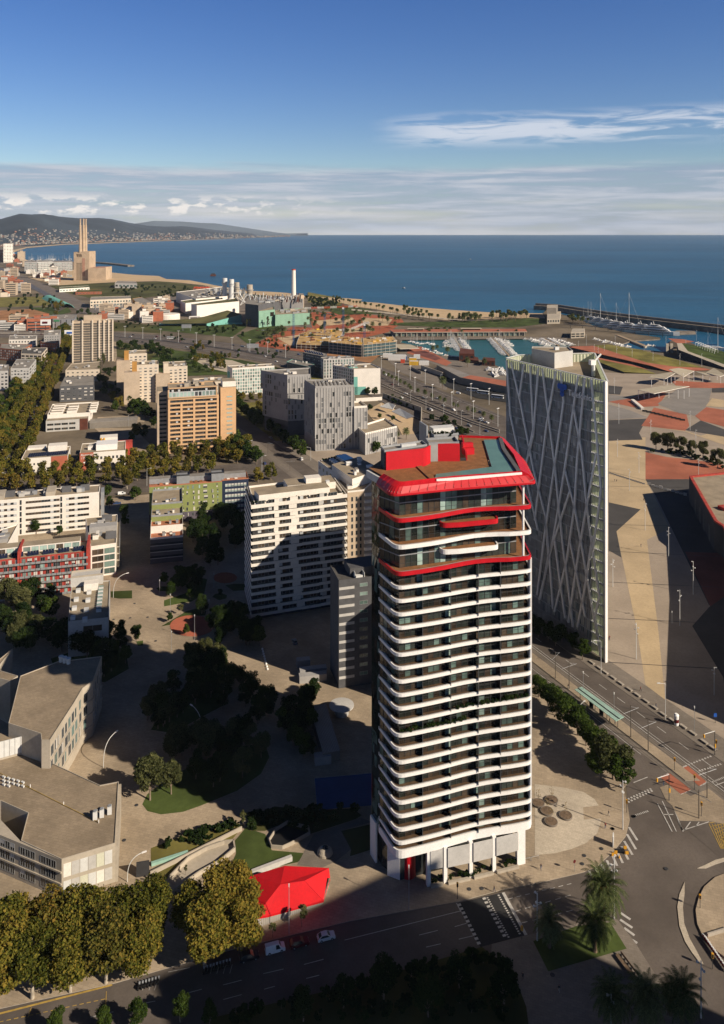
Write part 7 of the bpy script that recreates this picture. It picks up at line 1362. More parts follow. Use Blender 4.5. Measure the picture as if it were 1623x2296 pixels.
for zm, x, y, k, c_, lab, rz in(('A7', 790, 452, 'van', 'car_white', 'white van on the cross street beside the golden plane tree', ANG), ('A7', 862, 450, 'sedan', 'car_black', 'dark car behind the white van on the cross street', ANG), ('A7', 760, 515, 'sedan', 'car_blue', 'blue car in shade on the lower side of the cross street', ANG), ('A5', 1295, 1175, 'sedan', 'car_blue', 'dark blue car at the tram junction', 2.0), ('A5', 1310, 1245, 'suv', 'car_black', 'black car waiting lower at the tram junction', 2.0), ('A5', 960, 655, 'hatch', 'car_red', 'red car far up the tram avenue', 1.9), ('A5', 945, 640, 'van', 'car_yellow', 'yellow van far up the tram avenue', 1.9), ('A6', 170, 878, 'van', 'car_white', 'white van under the round tree at the tram junction', 2.0), ('A5', 1350, 935, 'sedan', 'car_grey', 'silver car in shade on the right of the tram avenue', 2.0), ('A8', 610, 1800, 'hatch', 'car_grey', 'silver car parked in the dark yard below the white block', 1.9), ('A6', 848, 452, 'sedan', 'car_white', 'white car on the slip road behind the sunken garden', -.6), ('A6', 1190, 448, 'van', 'car_white', 'white van on the seafront avenue near the ramp', -.6), ('A6', 1055, 482, 'hatch', 'car_white', 'white car among the avenue palms', -.6), ('A6', 1340, 612, 'hatch', 'car_white', 'white car at the lower end of the avenue palms', -.6)):
 car(k, c_, G(zm, x, y), rz, lab, .3 if zm=='A6' else .1, None, True)
for i in range(26):p = G('C5', *LERP((1000, 700), (1520, 698), random.random()));c_ = random.choice(cols);car('sedan', c_, p, .1, f'{CN[c_]} car parked in front of the mint green hall', .2, f'{CN[c_]} cars by the hall', True)
for i in range(20):p = G('C2', *LERP((590, 405), (780, 445), random.random()));c_ = random.choice(cols);car('sedan', c_, p, -.3, f'{CN[c_]} car in the small car park behind the palm park', .35, f'{CN[c_]} car park cars', True)
for i in range(26):p = G('A1', random.uniform(690, 870), random.uniform(738, 768));c_ = random.choice(cols[:4]);car('van', c_, p, .3, f'{CN[c_]} vehicle in the depot yard beyond the motorway', .25, f'{CN[c_]} depot vehicles', True)
def coach(xy, rz, label, z=.1):
 m = MB();m.box(-6, -1.25, .35, 6, 1.25, 3.2, 'car_white');o = thing('coach', label, 'bus', (xy[0], xy[1], z));o.rotation_euler = (0, 0, rz)
 def p_(n_, mm):ob = mm.build(n_);ob.parent = o
 p_('body', m);m = MB();m.box(-5.8, -1.28, 1.5, 5.9, 1.28, 2.7, 'win_dark');m.box(5.9, -1.1, 1.2, 6.05, 1.1, 2.9, 'win_dark');p_('window_band', m)
 for x in(-3.6, 4.0):
  for s in(-1, 1):m = MB();m.tube((x, s*1.0, .5), (x, s*1.3, .5), .5, 'tyre', n=12);p_('wheel', m)
for i, (x, y)in enumerate(((672, 893), (772, 918), (905, 958))):coach(G('C3', x, y), -.52, f'white coach parked below the red ramp wall, {ORD[i]} from the left')
coach(G('C5', 90, 790), -.06, 'long white coach on the left stretch of the motorway', .3)
# -- people: one continuous figure, posed in mid-stride
def person(xy, rz, shirt, label, z=.16, legs='cloth_dark'):
 me = BASE.copy();me.materials.clear()
 for k in('skin', shirt, legs, 'cloth_dark'):me.materials.append(MATS[k])
 for p in me.polygons:
  zc = p.center.z;p.material_index = 3 if zc>1.67 or zc<.1 else(0 if zc>1.47 or(zc<.95 and abs(p.center.x)>.2 and zc>.78)else(1 if zc>.95 else 2));p.use_smooth = True
 o = inst(me, 'person', (xy[0], xy[1], z), rz, (1.02, 1.02, 1.02));return tag(o, label, 'person')
for zm, x, y, sh, lab, z in(('B6', 297, 508, 'cloth_dark', 'person in dark clothes walking on the forecourt near the tower corner', .15), ('B5', 683, 1560, 'cloth_dark', 'person in dark clothes with arm out on the forecourt, upper of two', .15), ('B5', 655, 1662, 'cloth_red', 'person in a dark red top on the forecourt, lower of two', .15), ('B5', 943, 540, 'cloth_red', 'person walking along the bench row beside the tram street', .17), ('B4', 378, 1215, 'cloth_dark', 'lone person walking on the sunlit tan plaza strip', .25), ('B4', 397, 890, 'cloth_dark', 'lone person on the dark plaza edge', .3), ('B4', 192, 755, 'cloth_dark', 'person on the tan plaza, left one of two', .3), ('B4', 206, 755, 'cloth_dark', 'person on the tan plaza, right one of two', .3), ('B6', 165, 1305, 'cloth_dark', 'person in the shade beside the planted median', .2), ('B6', 428, 1395, 'cloth_dark', 'person walking on the shaded pavement below the palm lawn', .2), ('B1', 1124, 338, 'cloth_dark', 'person standing on the roof deck beside the pool', 101.6), ('B2', 1040, 1025, 'cloth_dark', 'person waiting at the kerb by the crosswalk', .2), ('B4', 152, 1875, 'cloth_red', 'person in red beside the foot of the glass tower', .2), ('B5', 690, 120, 'cloth_red', 'person near the corner of the glass tower pavement', .2), ('B5', 1068, 672, 'cloth_dark', 'person sitting at the bench row', .2), ('B5', 518, 640, 'cloth_pale', 'person in pale clothes under the tram shelter', .32), ('B5', 690, 800, 'cloth_dark', 'person waiting at the shelter end, left one', .32), ('B5', 735, 815, 'cloth_pale', 'person waiting at the shelter end, right one', .32), ('B5', 352, 520, 'cloth_dark', 'person standing on the tram platform away from the shelter', .32), ('B5', 1130, 1310, 'cloth_dark', 'person crossing at the red tram crossing', .18)):
 person(G(zm, x, y, z), random.uniform(0, 6.28), sh, lab, z, random.choice(('cloth_dark', 'cloth_blue', 'cloth_pale')))
# -- lamps and masts
def mast(xy, h, label, kind, rz=0.0, z=.15, group=None):
 m = MB();nm, cat = 'street_lamp', 'lamp'
 if kind=='flood':
  m.tube((0, 0, 0), (0, 0, h), .16, 'metal_pale', .10, 8)
  for k, a in((.97, 0), (.86, 2.2), (.80, 4.2), (.72, 1.0)):m.tube((0, 0, h*k), (.7*math.cos(a), .7*math.sin(a), h*k), .06, 'metal_pale');m.box(.75*math.cos(a)-.2, .75*math.sin(a)-.2, h*k-.15, .75*math.cos(a)+.2, .75*math.sin(a)+.2, h*k+.15, 'metal_pale')
  nm = 'floodlight_mast'
 elif kind=='arm':m.tube((0, 0, 0), (0, 0, h), .11, 'metal_pale', .07, 8);m.tube((0, 0, h), (2.2, 0, h+.45), .06, 'metal_pale');m.box(1.9, -.18, h+.35, 3.0, .18, h+.55, 'metal_pale')
 elif kind=='tee':m.tube((0, 0, 0), (0, 0, h), .22, 'metal_pale', .16, 8);m.box(-1.9, -.5, h, 1.9, .5, h+.3, 'white_paint')
 elif kind=='post':m.tube((0, 0, 0), (0, 0, h), .08, 'metal_grey', .06, 8);m.hexa([(-.1, -.1, h), (.1, -.1, h), (.1, .1, h), (-.1, .1, h), (-.15, -.15, h+.7), (.15, -.15, h+.7), (.15, .15, h+.7), (-.15, .15, h+.7)], 'metal_pale')
 elif kind=='curve':
  pr = (0, 0, 0)
  for i in range(1, 11):a = i/10;q = (h*.62*a**2.6, 0, h*math.sin(a*1.5)**.9);m.tube(pr, q, .10, 'metal_pale', .09, 7);pr = q
  m.box(pr[0]-.1, -.2, pr[2]-.1, pr[0]+1.1, .2, pr[2]+.08, 'white_paint')
 elif kind=='wire':m.tube((0, 0, 0), (0, 0, h), .14, 'rail', .11, 8);m.tube((-3.2, 0, h*.82), (3.6, 0, h*.82), .05, 'metal_grey');m.tube((0, 0, h*.95), (3.2, 0, h*.82), .03, 'metal_grey');nm, cat = 'tram_wire_mast', 'mast'
 elif kind=='signal':m.tube((0, 0, 0), (0, 0, h), .07, 'metal_dark');m.box(-.22, -.22, h-1.0, .22, .22, h, 'amber');m.box(-.15, -.26, h-.9, .15, -.2, h-.1, 'black');nm, cat = 'traffic_light', 'traffic light'
 elif kind=='gantry':m.tube((0, 0, 0), (0, 0, h), .12, 'metal_dark', .10);m.tube((0, 0, h), (-4.6, 0, h+.3), .09, 'metal_pale');m.box(-4.9, -.2, h-.7, -4.5, .2, h+.25, 'amber');m.box(-.2, -.3, 2.4, .25, .0, 3.5, 'amber');nm, cat = 'traffic_light', 'traffic light'
 o = m.build(nm);o.location = (xy[0], xy[1], z);o.rotation_euler = (0, 0, rz);return tag(o, label, cat, group)
for zm, x, y, h, kind, rz, lab in[('B4', 407, 1098, 15, 'flood', 0, 'floodlight mast at the top of the shaded plaza strip'), ('B4', 573, 1285, 15, 'flood', 1, 'floodlight mast in the shaded dark paving'), ('B4', 747, 1550, 15, 'flood', 2, 'floodlight mast on the wine coloured paving'), ('B4', 652, 1772, 15, 'flood', 3, 'floodlight mast at the end of the striped shade'), ('B4', 345, 2008, 14, 'flood', 4, 'floodlight mast on the beige field at the glass tower corner'), ('B4', 179, 1497, 13, 'flood', 5, 'floodlight mast close to the glass tower side'), ('B4', 895, 2262, 10, 'flood', 0, 'floodlight mast at the lower right of the plaza shade'), ('B4', 212, 580, 13, 'flood', 1, 'floodlight mast on the tan field by the glass tower'), ('B4', 364, 692, 14, 'flood', 2, 'floodlight mast at the red paving corner'), ('B4', 297, 818, 14, 'flood', 3, 'floodlight mast with a blue sign on the tan plaza'), ('B4', 785, 716, 12, 'flood', 4, 'floodlight mast in front of the red-rimmed hall'), ('B4', 447, 430, 13, 'flood', 5, 'floodlight mast left of the plaza trees'), ('B4', 765, 580, 20, 'flood', 0, 'tall floodlight mast standing among the plaza trees'), ('B4', 725, 392, 16, 'flood', 1, 'floodlight mast at the end of the low plaza fence'), ('B4', 222, 347, 18, 'flood', 2, 'floodlight mast on the grey field near the glass tower'), ('B4', 190, 132, 16, 'flood', 2, 'floodlight mast behind the glass tower edge'), ('B5', 798, 1668, 13.5, 'flood', 0, 'tall floodlight mast at the forecourt corner'), ('B6', 828, 860, 15, 'flood', 1, 'tall floodlight mast behind the largest palm'), ('B6', 270, 1020, 11, 'flood', 2, 'dark floodlight mast at the left corner of the palm lawn'), ('B6', 1457, 1580, 12, 'flood', 3, 'dark floodlight mast at the bottom right'), ('B6', 805, 1690, 8, 'flood', 3, 'floodlight mast at the bottom edge in the shade'), ('B5', 447, 842, 7.5, 'arm', .7, 'street lamp rising through the tree row by the tram street'), ('B5', 620, 397, 12, 'arm', 3.3, 'street lamp beside the first stone benches'), ('B5', 1145, 772, 12, 'arm', 3.3, 'street lamp at the middle of the bench row'), ('B5', 1382, 880, 8, 'post', 0, 'short lamp at the shaded plaza edge'), ('B5', 248, 440, 10, 'wire', .9, 'tram wire mast, highest one beside the platform'), ('B5', 360, 525, 10, 'wire', .5, 'tram wire mast before the shelter'), ('B5', 475, 605, 9, 'post', .5, 'thin pole behind the shelter'), ('B5', 726, 735, 7, 'post', .5, 'thin pole at the lower part of the shelter'), ('B5', 863, 918, 10.5, 'wire', .5, 'tram wire mast just below the shelter'), ('B5', 1005, 1030, 10, 'wire', .5, 'tram wire mast halfway to the crossing'), ('B5', 1485, 1410, 9, 'wire', .4, 'tram wire mast at the red crossing'), ('B5', 1418, 1578, 8, 'wire', -.9, 'tram wire mast on the tram island'), ('B5', 1220, 1190, 4, 'signal', 0, 'amber traffic light before the red crossing'), ('B5', 1383, 1345, 4.5, 'signal', 0, 'amber traffic light in the middle of the red crossing'), ('B5', 1440, 1560, 4, 'signal', 0, 'amber traffic light on the tram island'), ('B5', 1175, 1432, 7.5, 'gantry', .45, 'traffic light on a long arm over the left lane'), ('B5', 1548, 1062, 7.5, 'gantry', .45, 'traffic light on a long arm over the bench side lanes'), ('B5', 830, 1530, 3.6, 'signal', 1, 'amber traffic light with a red back at the forecourt corner'), ('B5', 1560, 1030, 3.5, 'signal', 1, 'amber traffic light at the end of the bench row'), ('B2', 775, 1075, 4, 'signal', 0, 'amber traffic light at the left kerb of the crosswalk'), ('B6', 1450, 790, 3.5, 'signal', 0, 'amber traffic light on the roundabout kerb'), ('B6', 1540, 1225, 3.5, 'signal', 0, 'amber traffic light below the roundabout'), ('B2', 1240, 1370, 3.2, 'signal', 2, 'dark traffic light at the lower end of the crosswalk'), ('B7', 610, 842, 8, 'curve', 1.1, 'sunlit curved lamp between the concrete buildings and park'), ('B7', 1195, 682, 9, 'curve', 2.4, 'curved lamp in the shade of the park middle'), ('C7', 132, 602, 9.5, 'curve', .6, 'large curved lamp at the corner of the small grey block'), ('B8', 590, 380, 6, 'curve', .5, 'curved pale lamp beside the lower concrete building'), ('C7', 944, 1025, 9.5, 'post', 0, 'lamp post standing in the clay play circle'), ('C7', 712, 1130, 7, 'post', 0, 'lamp post on the sunlit path below the play circle'), ('C7', 702, 805, 9.5, 'post', 0, 'lamp post above left of the play circle'), ('C7', 595, 570, 6, 'post', 0, 'lamp post beside the small lawn circle'), ('C7', 1137, 500, 6, 'post', 0, 'lamp post left of the white block'), ('C7', 1187, 250, 7, 'post', 0, 'lamp post before the trees of the white block'), ('C7', 1088, 752, 5, 'post', 0, 'dark lamp post in the shade right of the play circle'), ('A5', 1325, 1080, 9, 'wire', .2, 'tram wire mast up the avenue at the junction'), ('A5', 1530, 1240, 8, 'wire', .2, 'tram wire mast near the red marks of the junction'), ('A5', 1270, 1240, 10, 'arm', .3, 'street lamp left of the tram junction'), ('A5', 1145, 1090, 10, 'arm', .3, 'street lamp beside the orange tower corner'), ('A5', 280, 1200, 9, 'arm', 2, 'lamp among the cross street planes below the orange tower'), ('A5', 203, 1378, 11, 'arm', 0, 'lamp at the left corner of the green building'), ('C1', 80, 220, 9, 'arm', 3.1, 'dark street lamp at the left edge behind the long white block'), ('C1', 635, 200, 7, 'arm', 3.3, 'street lamp behind the middle of the long white block'), ('C1', 1185, 1235, 5, 'post', 0, 'small lamp behind the small grey block'), ('A6', 232, 880, 9, 'arm', 3, 'street lamp under the round tree at the junction'), ('A4', 1380, 1160, 10, 'post', 0, 'tall post in the school yard'), ('A4', 1390, 1370, 9, 'post', 0, 'post at the corner of the covered playground'), ('B8', 1340, 622, 11, 'post', 0, 'white mast with a small flag before the pavilion'), ('B2', 425, 1150, 10, 'post', 0, 'thin dark mast at the kerb below the red drum'), ('B4', 597, 1765, 5, 'post', 0, 'short post below the striped shade')]:
 mast(G(zm, x, y, .15), h, lab, kind, rz)
for i, (x, y)in enumerate(((690, 290), (782, 340), (802, 395), (878, 358), (908, 440), (975, 388), (1022, 492), (1160, 452), (1148, 545), (1272, 485), (1288, 610), (1390, 520), (1447, 662), (770, 425), (880, 510), (980, 555), (1095, 590), (1180, 585), (1210, 650), (1330, 720), (1075, 395))):
 mast(G('A6', x, y), 15 if i<13 else 11, f'pale T-shaped lamp along the seafront avenue, number {ORD[i] if i < 20 else "twenty-first"} going down', 'tee' if i<13 else 'arm', 1.0, .3)
for i, u in enumerate(range(40, 680, 40)):p = motor_pt(u, .5);mast(p, 17, f'tall motorway lamp, {ORD[i]} from the left edge', 'tee', .1, .3)
for i in range(15):x = (160, 320, 545, 700, 910, 1180, 1400, 240, 360, 420, 820, 1040, 1240, 1345, 530)[i];y = (660, 700, 720, 750, 780, 800, 800, 590, 720, 700, 690, 610, 640, 540, 600)[i];mast(G('C4', x, y), 16, f'thin mast on the harbour esplanade ramps, {ORD[i]} in the scatter', 'flood', i, .5, None)
for i, (zm, x, y)in enumerate((('B6', 610, 405), ('B6', 735, 355), ('B6', 815, 210), ('B6', 595, 465), ('B6', 1205, 500), ('B6', 970, 120), ('B6', 380, 1270), ('B5', 890, 1565), ('B5', 715, 1665), ('B7', 1485, 297), ('B7', 1140, 180), ('B7', 805, 1065), ('C7', 345, 660), ('C7', 300, 805), ('C7', 475, 798), ('C7', 555, 1035), ('C7', 930, 1180), ('C7', 135, 820), ('B2', 860, 1005), ('B2', 950, 1000), ('B8', 475, 965), ('B8', 575, 188))):
 p = G(zm, x, y, .15);m = MB();m.lathe(0, 0, [(.55, 0), (.52, .03)], 'metal_dark', 14);o = m.build('manhole_cover');o.location = (p[0], p[1], .215);tag(o, 'dark round manhole cover let into the paving or road', 'manhole cover', 'manhole covers')
# -- stone benches, shelter, planters, signs, barriers
for i, (x, y)in enumerate(((545, 312), (605, 356), (655, 392), (718, 436), (780, 482), (850, 530), (915, 576), (985, 626), (1055, 679), (1125, 734), (1200, 784), (1290, 834), (1370, 889), (1460, 959), (1530, 1009))):
 p = G('B5', x, y, .2);m = MB();m.rbox((0, 0), 2.5, .9, .28, .55, 'kerb', 0);m.rbox((.25, .1), .5, .7, 0, .28, 'concrete', 0);m.rbox((1.75, .1), .5, .7, 0, .28, 'concrete', 0);o = m.build('stone_bench');o.location = (p[0]-.9, p[1]+.9, .16);o.rotation_euler = (0, 0, math.atan2(-1, .484));tag(o, f'pale stone bench, {ORD[i]} from the glass tower in the long row', 'bench', 'stone benches')
T = thing('tram_shelter', 'long green glass roofed tram stop on the platform', 'shelter', G('B5', 600, 700));m = MB();Q = [G('B5', x, y, 3.4)for x, y in((405, 528), (462, 505), (808, 752), (742, 787))]
m.hexa([(x, y, 3.3)for x, y in CCW(Q)]+[(x, y, 3.45)for x, y in CCW(Q)], 'glass_green');m.build('roof', T);m = MB();a, b = LERP(Q[0], Q[1], .5), LERP(Q[3], Q[2], .5);m.wall(a, b, .3, 3.46, 3.6, 'metal_dark')
for t in np.linspace(.02, .98, 24):m.wall(LERP(Q[0], Q[3], t), LERP(Q[1], Q[2], t), .06, 3.46, 3.52, 'metal_grey')
m.build('roof_frame', T)
for t in(.05, .3, .42, .55, .7, .95):p = LERP(a, b, t);m = MB();m.tube((p[0], p[1], .3), (p[0], p[1], 3.3), .09, 'metal_dark');m.build('post', T)
for t in(.38, .62):p = LERP(a, b, t);m = MB();m.rbox((p[0], p[1]), 1.6, .2, .35, 2.4, 'win_dark', ANG+1.9);m.build('advert_panel', T)
for i, (x, y, w_)in enumerate(((108, 1455, 'leftmost of five beside the tower'), (218, 1430, 'topmost of five beside the tower'), (178, 1520, 'middle of five beside the tower'), (332, 1556, 'rightmost of five beside the tower'), (212, 1607, 'lowest of five beside the tower'))):
 p = G('B5', x, y, .4);T = thing('round_planter', 'round sunken tree ring, '+w_, 'planter', (p[0], p[1], .16));m = MB();m.lathe(0, 0, [(1.8, 0), (1.8, .5), (1.66, .5), (1.64, .42)], 'paver_grey', 24);o = m.build('ring');o.parent = T;m = MB();m.lathe(0, 0, [(1.65, .40), (1.6, .47), (.4, .5)], 'bark_palm', 20);o = m.build('soil');o.parent = T
 k = random.choice(KIND['young']);m = MB();m.tube((0, 0, .45), (.05, .05, 3.8), .06, 'bark', .03);o = m.build('sapling_stem');o.parent = T
 o = bpy.data.objects.new('sapling_twigs', leaf_mesh('sapling_twigs', 'leaf_straw', [leaf_arrays([(0, 0, 3, .8, .8, 1.2)], 40, .22, i)]));C.objects.link(o);o.parent = T
p = G('B6', 820, 330, .16);m = MB();m.box(-.9, -.12, 0, .9, .12, 2.9, 'metal_pale');m.box(-.75, -.15, .8, .75, .15, 2.7, 'sign_white');o = m.build('information_panel');o.location = (p[0], p[1], .16);o.rotation_euler = (0, 0, 1.2);tag(o, 'upright information panel on the forecourt edge', 'sign')
p = G('B6', 540, 520, .16);m = MB();m.tube((0, 0, 0), (0, 0, 2.6), .05, 'metal_grey');m.tube((0, -.05, 2.6), (0, .03, 2.6), .42, 'car_red', n=16);o = m.build('road_sign');o.location = (p[0], p[1], .16);o.rotation_euler = (0, 0, .5);tag(o, 'round red road sign on the pavement right of the tower', 'sign')
p = G('B5', 1552, 800, .2);m = MB();m.tube((0, 0, 0), (0, 0, 2.4), .07, 'metal_dark');m.box(-.5, -.06, 2.0, .5, .06, 3.2, 'sign_blue');o = m.build('blue_sign');o.location = (p[0], p[1], .2);tag(o, 'blue sign on a post in the plaza shade', 'sign')
p = G('B5', 1235, 815, .2);m = MB();m.lathe(0, 0, [(.75, 0), (.75, 3.2), (.85, 3.2), (.5, 3.7)], 'sign_white', 16);m.lathe(0, 0, [(.76, .9), (.76, 2.0)], 'car_red', 16);o = m.build('advertising_column');o.location = (p[0], p[1], .2);tag(o, 'round advertising column at the lower end of the bench row', 'advertising column')
for i in range(13):
 p = LERP(G('B6', 1482, 1005, .4), G('B6', 1640, 1235, .4), i/12);m = MB();m.box(-.12, -.6, 0, .12, .6, .12, 'metal_dark');m.box(-.06, -.55, .12, .06, .55, .62, 'lamp_red');m.box(-.07, -.56, .62, .07, .56, .78, 'sign_white');o = m.build('barrier');o.location = (p[0], p[1], .42);o.rotation_euler = (0, 0, .5);tag(o, 'red and white barrier in the row along the roundabout kerb', 'barrier', 'roundabout barriers')
m = MB();m.wall(G('B6', 1500, 985, .5), G('B6', 1660, 935, .5), .35, .4, 1.2, 'kerb');tag(m.build('low_wall'), 'low pale wall across the paved roundabout', 'wall')
T = thing('excavation_barrier', 'amber works barrier around an open pit at the kerb corner', 'barrier', G('B6', 880, 375));m = MB();p = G('B6', 880, 375, .16);m.box(p[0]-1.6, p[1]-.5, .14, p[0]+1.0, p[1]+1.0, .22, 'black');m.build('pit_cover', T)
for dx, dy in((-1.7, -.7), (1.3, .9), (1.2, -.9), (-2.6, -1.4)):m = MB();m.box(p[0]+dx-.4, p[1]+dy-.06, .14, p[0]+dx+.4, p[1]+dy+.06, .95, 'amber');m.build('amber_panel', T)
for i, (x, y)in enumerate(((838, 408), (865, 422), (908, 392))):q = G('B6', x, y);m = MB();m.lathe(0, 0, [(.28, 0), (.26, .05), (.05, .75)], 'amber', 10);o = m.build('traffic_cone');o.location = (q[0], q[1], .05);tag(o, f'orange traffic cone beside the open pit, {ORD[i]} from the left', 'cone')
T = thing('long_bench', 'long slatted bench on the pavement below the palm lawn', 'bench', G('B6', 950, 1220));a, b = G('B6', 862, 1115, .6), G('B6', 1020, 1325, .6);m = MB();m.wall(a, b, 1.0, .62, .72, 'bark_palm');m.wall((a[0]+.5, a[1]+.1), (b[0]+.5, b[1]+.1), .12, .72, 1.25, 'bark_palm');m.build('seat', T)
for t in np.linspace(.03, .97, 7):p = LERP(a, b, t);m = MB();m.box(p[0]-.6, p[1]-.12, .14, p[0]+.5, p[1]+.12, .62, 'metal_dark');m.build('leg', T)
for i in range(2):p = G('B2', 1275+60*i, 805-14*i, .2);m = MB();m.tube((-1.1, 0, 0), (-1.1, 0, .9), .04, 'metal_grey');m.tube((1.1, 0, 0), (1.1, 0, .9), .04, 'metal_grey');m.tube((-1.1, 0, .9), (1.1, 0, .9), .04, 'metal_grey');o = m.build('bike_rack');o.location = (p[0], p[1], .15);o.rotation_euler = (0, 0, ANG);tag(o, ('left' if i==0 else 'right')+' bicycle rail beside the last tower column', 'bicycle rail')
for i in range(9):p = LERP(G('C6', 125, 0), G('C6', 178, 205), i/8);m = MB();m.lathe(0, 0, [(.38, 0), (.42, .3), (.25, .6)], 'sign_white', 12);o = m.build('round_bollard');o.location = (p[0], p[1], .14);tag(o, 'round white bollard in the short line across the shaded path', 'bollard', 'path bollards')
for i in range(14):p = LERP(G('B4', 160, 700), G('B4', 395, 775), i/13);m = MB();m.box(-.9, -.04, .0, .9, .04, .9, 'metal_grey');o = m.build('crowd_barrier');o.location = (p[0], p[1], .3);o.rotation_euler = (0, 0, -.45);tag(o, 'grey crowd barrier in the line on the tan plaza', 'barrier', 'plaza crowd barriers')
for i in range(10):p = LERP(G('B4', 435, 780), G('B4', 690, 855), i/9);m = MB();m.box(-1.0, -.3 if i%2 else-.05, 0, 1.0, .3 if i%2 else .05, 1.6 if i%3==0 else 1.0, 'grey_light');o = m.build('plaza_barrier');o.location = (p[0], p[1], .3);o.rotation_euler = (0, 0, -.45);tag(o, 'pale barrier in the line across the dark plaza paving', 'barrier', 'dark field barriers')
for i in range(9):p = LERP(G('B4', 320, 190), G('B4', 385, 245), i/8);m = MB();m.box(-1.4, -1.4, 0, 1.4, 1.4, 1.7, 'grey_light');m.box(-1.5, -1.5, 1.7, 1.5, 1.5, 2.0, 'white_wall');o = m.build('plaza_block');o.location = (p[0], p[1], .3);tag(o, 'white box stand in the stepped row on the red paving', 'stand', 'white box stands')
for i in range(10):p = LERP(G('B4', 405, 262), G('B4', 670, 325), i/9);m = MB();m.box(-2.2, -.1, 0, 2.2, .1, 1.6, 'dark_wall');o = m.build('fence_panel');o.location = (p[0], p[1], .3);o.rotation_euler = (0, 0, -.4);tag(o, 'dark fence panel between the white box stands', 'fence', 'plaza fence panels')
def canopy(label, roof, legs, z, mats=('canopy', 'white_wall')):
 T = thing('canopy', label, 'canopy', roof[0][:2]+(0, ));m = MB();m.poly(roof, mats[0]);n0 = len(m.f);m.poly([(x, y, zz-.4)for x, y, zz in roof], 'grey_wall')
 for p, q in zip(roof, roof[1:]+roof[:1]):m.face([(p[0], p[1], p[2]-.4), (q[0], q[1], q[2]-.4), q, p], mats[1])
 m.build('roof', T)
 for p in legs:m = MB();m.tube((p[0], p[1], .2), (p[0], p[1], z-.4), .22, 'white_paint', n=6);m.build('post', T)
def RP(zm, pts):return[P3(zm, x, y, z)for x, y, z in pts]
for lab, zm, r_, lg in(('wide flat plaza canopy on white posts, nearest of the group', 'B4', [(355, 105, 9), (470, 132, 9), (640, 95, 9), (720, 80, 9), (560, 72, 9)], [(360, 172), (400, 168), (435, 165), (505, 165), (575, 165), (640, 170), (682, 172), (718, 155)]), ('sloping plaza canopy left behind the nearest one', 'C4', [(870, 905, 8), (1035, 918, 8), (1135, 860, 10), (1090, 850, 10), (900, 880, 8)], [(895, 1000), (1020, 980), (1055, 985), (1092, 970), (1130, 965)]), ('folded plaza canopy with a pointed edge', 'C4', [(1070, 822, 11), (1215, 900, 8), (1325, 838, 9), (1170, 808, 11)], [(1215, 962), (1270, 950), (1320, 945)]), ('small pointed canopy at the right edge of the plaza', 'C4', [(1440, 855, 8), (1580, 895, 8), (1640, 880, 8), (1520, 808, 12)], [(1410, 950), (1480, 930), (1555, 930), (1588, 965)]), ('long low canopy joining the folded and the small one', 'C4', [(1330, 840, 8), (1440, 856, 8), (1575, 890, 7), (1440, 880, 7)], [(1410, 930)])):
 canopy(lab, RP(zm, r_), [G(zm, x, y)for x, y in lg], r_[0][2])
for lab, r_ in(('left tilted solar canopy in the sunken sandy garden', [(680, 530, 4), (765, 548, 4), (782, 520, 7), (735, 503, 7)]), ('right tilted solar canopy in the sunken sandy garden', [(755, 560, 4), (855, 608, 4), (905, 592, 7), (810, 540, 7)])):canopy(lab, RP('A6', r_), [G('A6', *LERP(r_[0][:2], r_[1][:2], t))for t in(.1, .5, .9)], 3.5, ('solar' if False else 'metal_pale', 'white_wall'))
patch('sunken_garden', 'sand', GS('A6', [(590, 560), (700, 500), (740, 520), (950, 580), (945, 680), (850, 760), (790, 650), (640, 620)]), .12)
T = thing('garden_wall', 'zigzag retaining wall of the sunken sandy garden behind the red roof', 'wall', G('A6', 945, 570));m = MB()
for a_, b_ in(((700, 470), (950, 566)), ((950, 566), (945, 690)), ((945, 690), (985, 760))):m.wall(G('A6', *b_), G('A6', *a_), .6, 0, 4.5, 'concrete')
m.build('wall', T)
T = thing('avenue_wall', 'long pale parapet wall between the seafront avenue and the planted bank', 'wall', G('A6', 1000, 590));m = MB();m.wall(G('A6', 1290, 700), G('A6', 700, 455), .4, 0, 1.3, 'concrete');m.wall(G('A6', 695, 490), G('A6', 525, 500), .5, 0, 3.5, 'white_wall');m.build('wall', T)
# -- red deck above the sunken bus road
T = thing('esplanade_deck', 'long red topped deck with a dark wall above the parked coaches', 'deck', G('C3', 560, 800));zt = 6.5
TOPP = RP('C3', [(345, 657, zt), (560, 772, zt), (990, 858, zt), (1010, 800, zt), (650, 742, zt), (470, 672, zt)]);m = MB();m.poly(TOPP, 'plaza_grey');m.build('deck', T)
m = MB();m.poly([(x, y, z+.02)for x, y, z in RP('C3', [(570, 768, zt), (990, 855, zt), (1010, 800, zt), (655, 744, zt)])], 'plaza_red');m.build('red_paving', T)
m = MB()
for p, q in zip(TOPP[:3], TOPP[1:3]):m.wall(p, q, .5, 0, zt+1.0, 'concrete_dark')
m.build('wall', T)
patch('sunken_road', 'asphalt_dark', GS('C3', [(300, 700), (420, 850), (720, 960), (1000, 1000), (1000, 870), (560, 790), (340, 670)]), .35)
T = thing('ramp_wall', 'angled concrete ramp wall left of the red deck', 'wall', G('C3', 240, 690));m = MB();m.wall(G('C3', 200, 690), G('C3', 400, 760), .8, 0, 5, 'concrete');m.wall(G('C3', 110, 690), G('C3', 200, 735), .8, 0, 3, 'concrete_dark');m.build('wall', T)
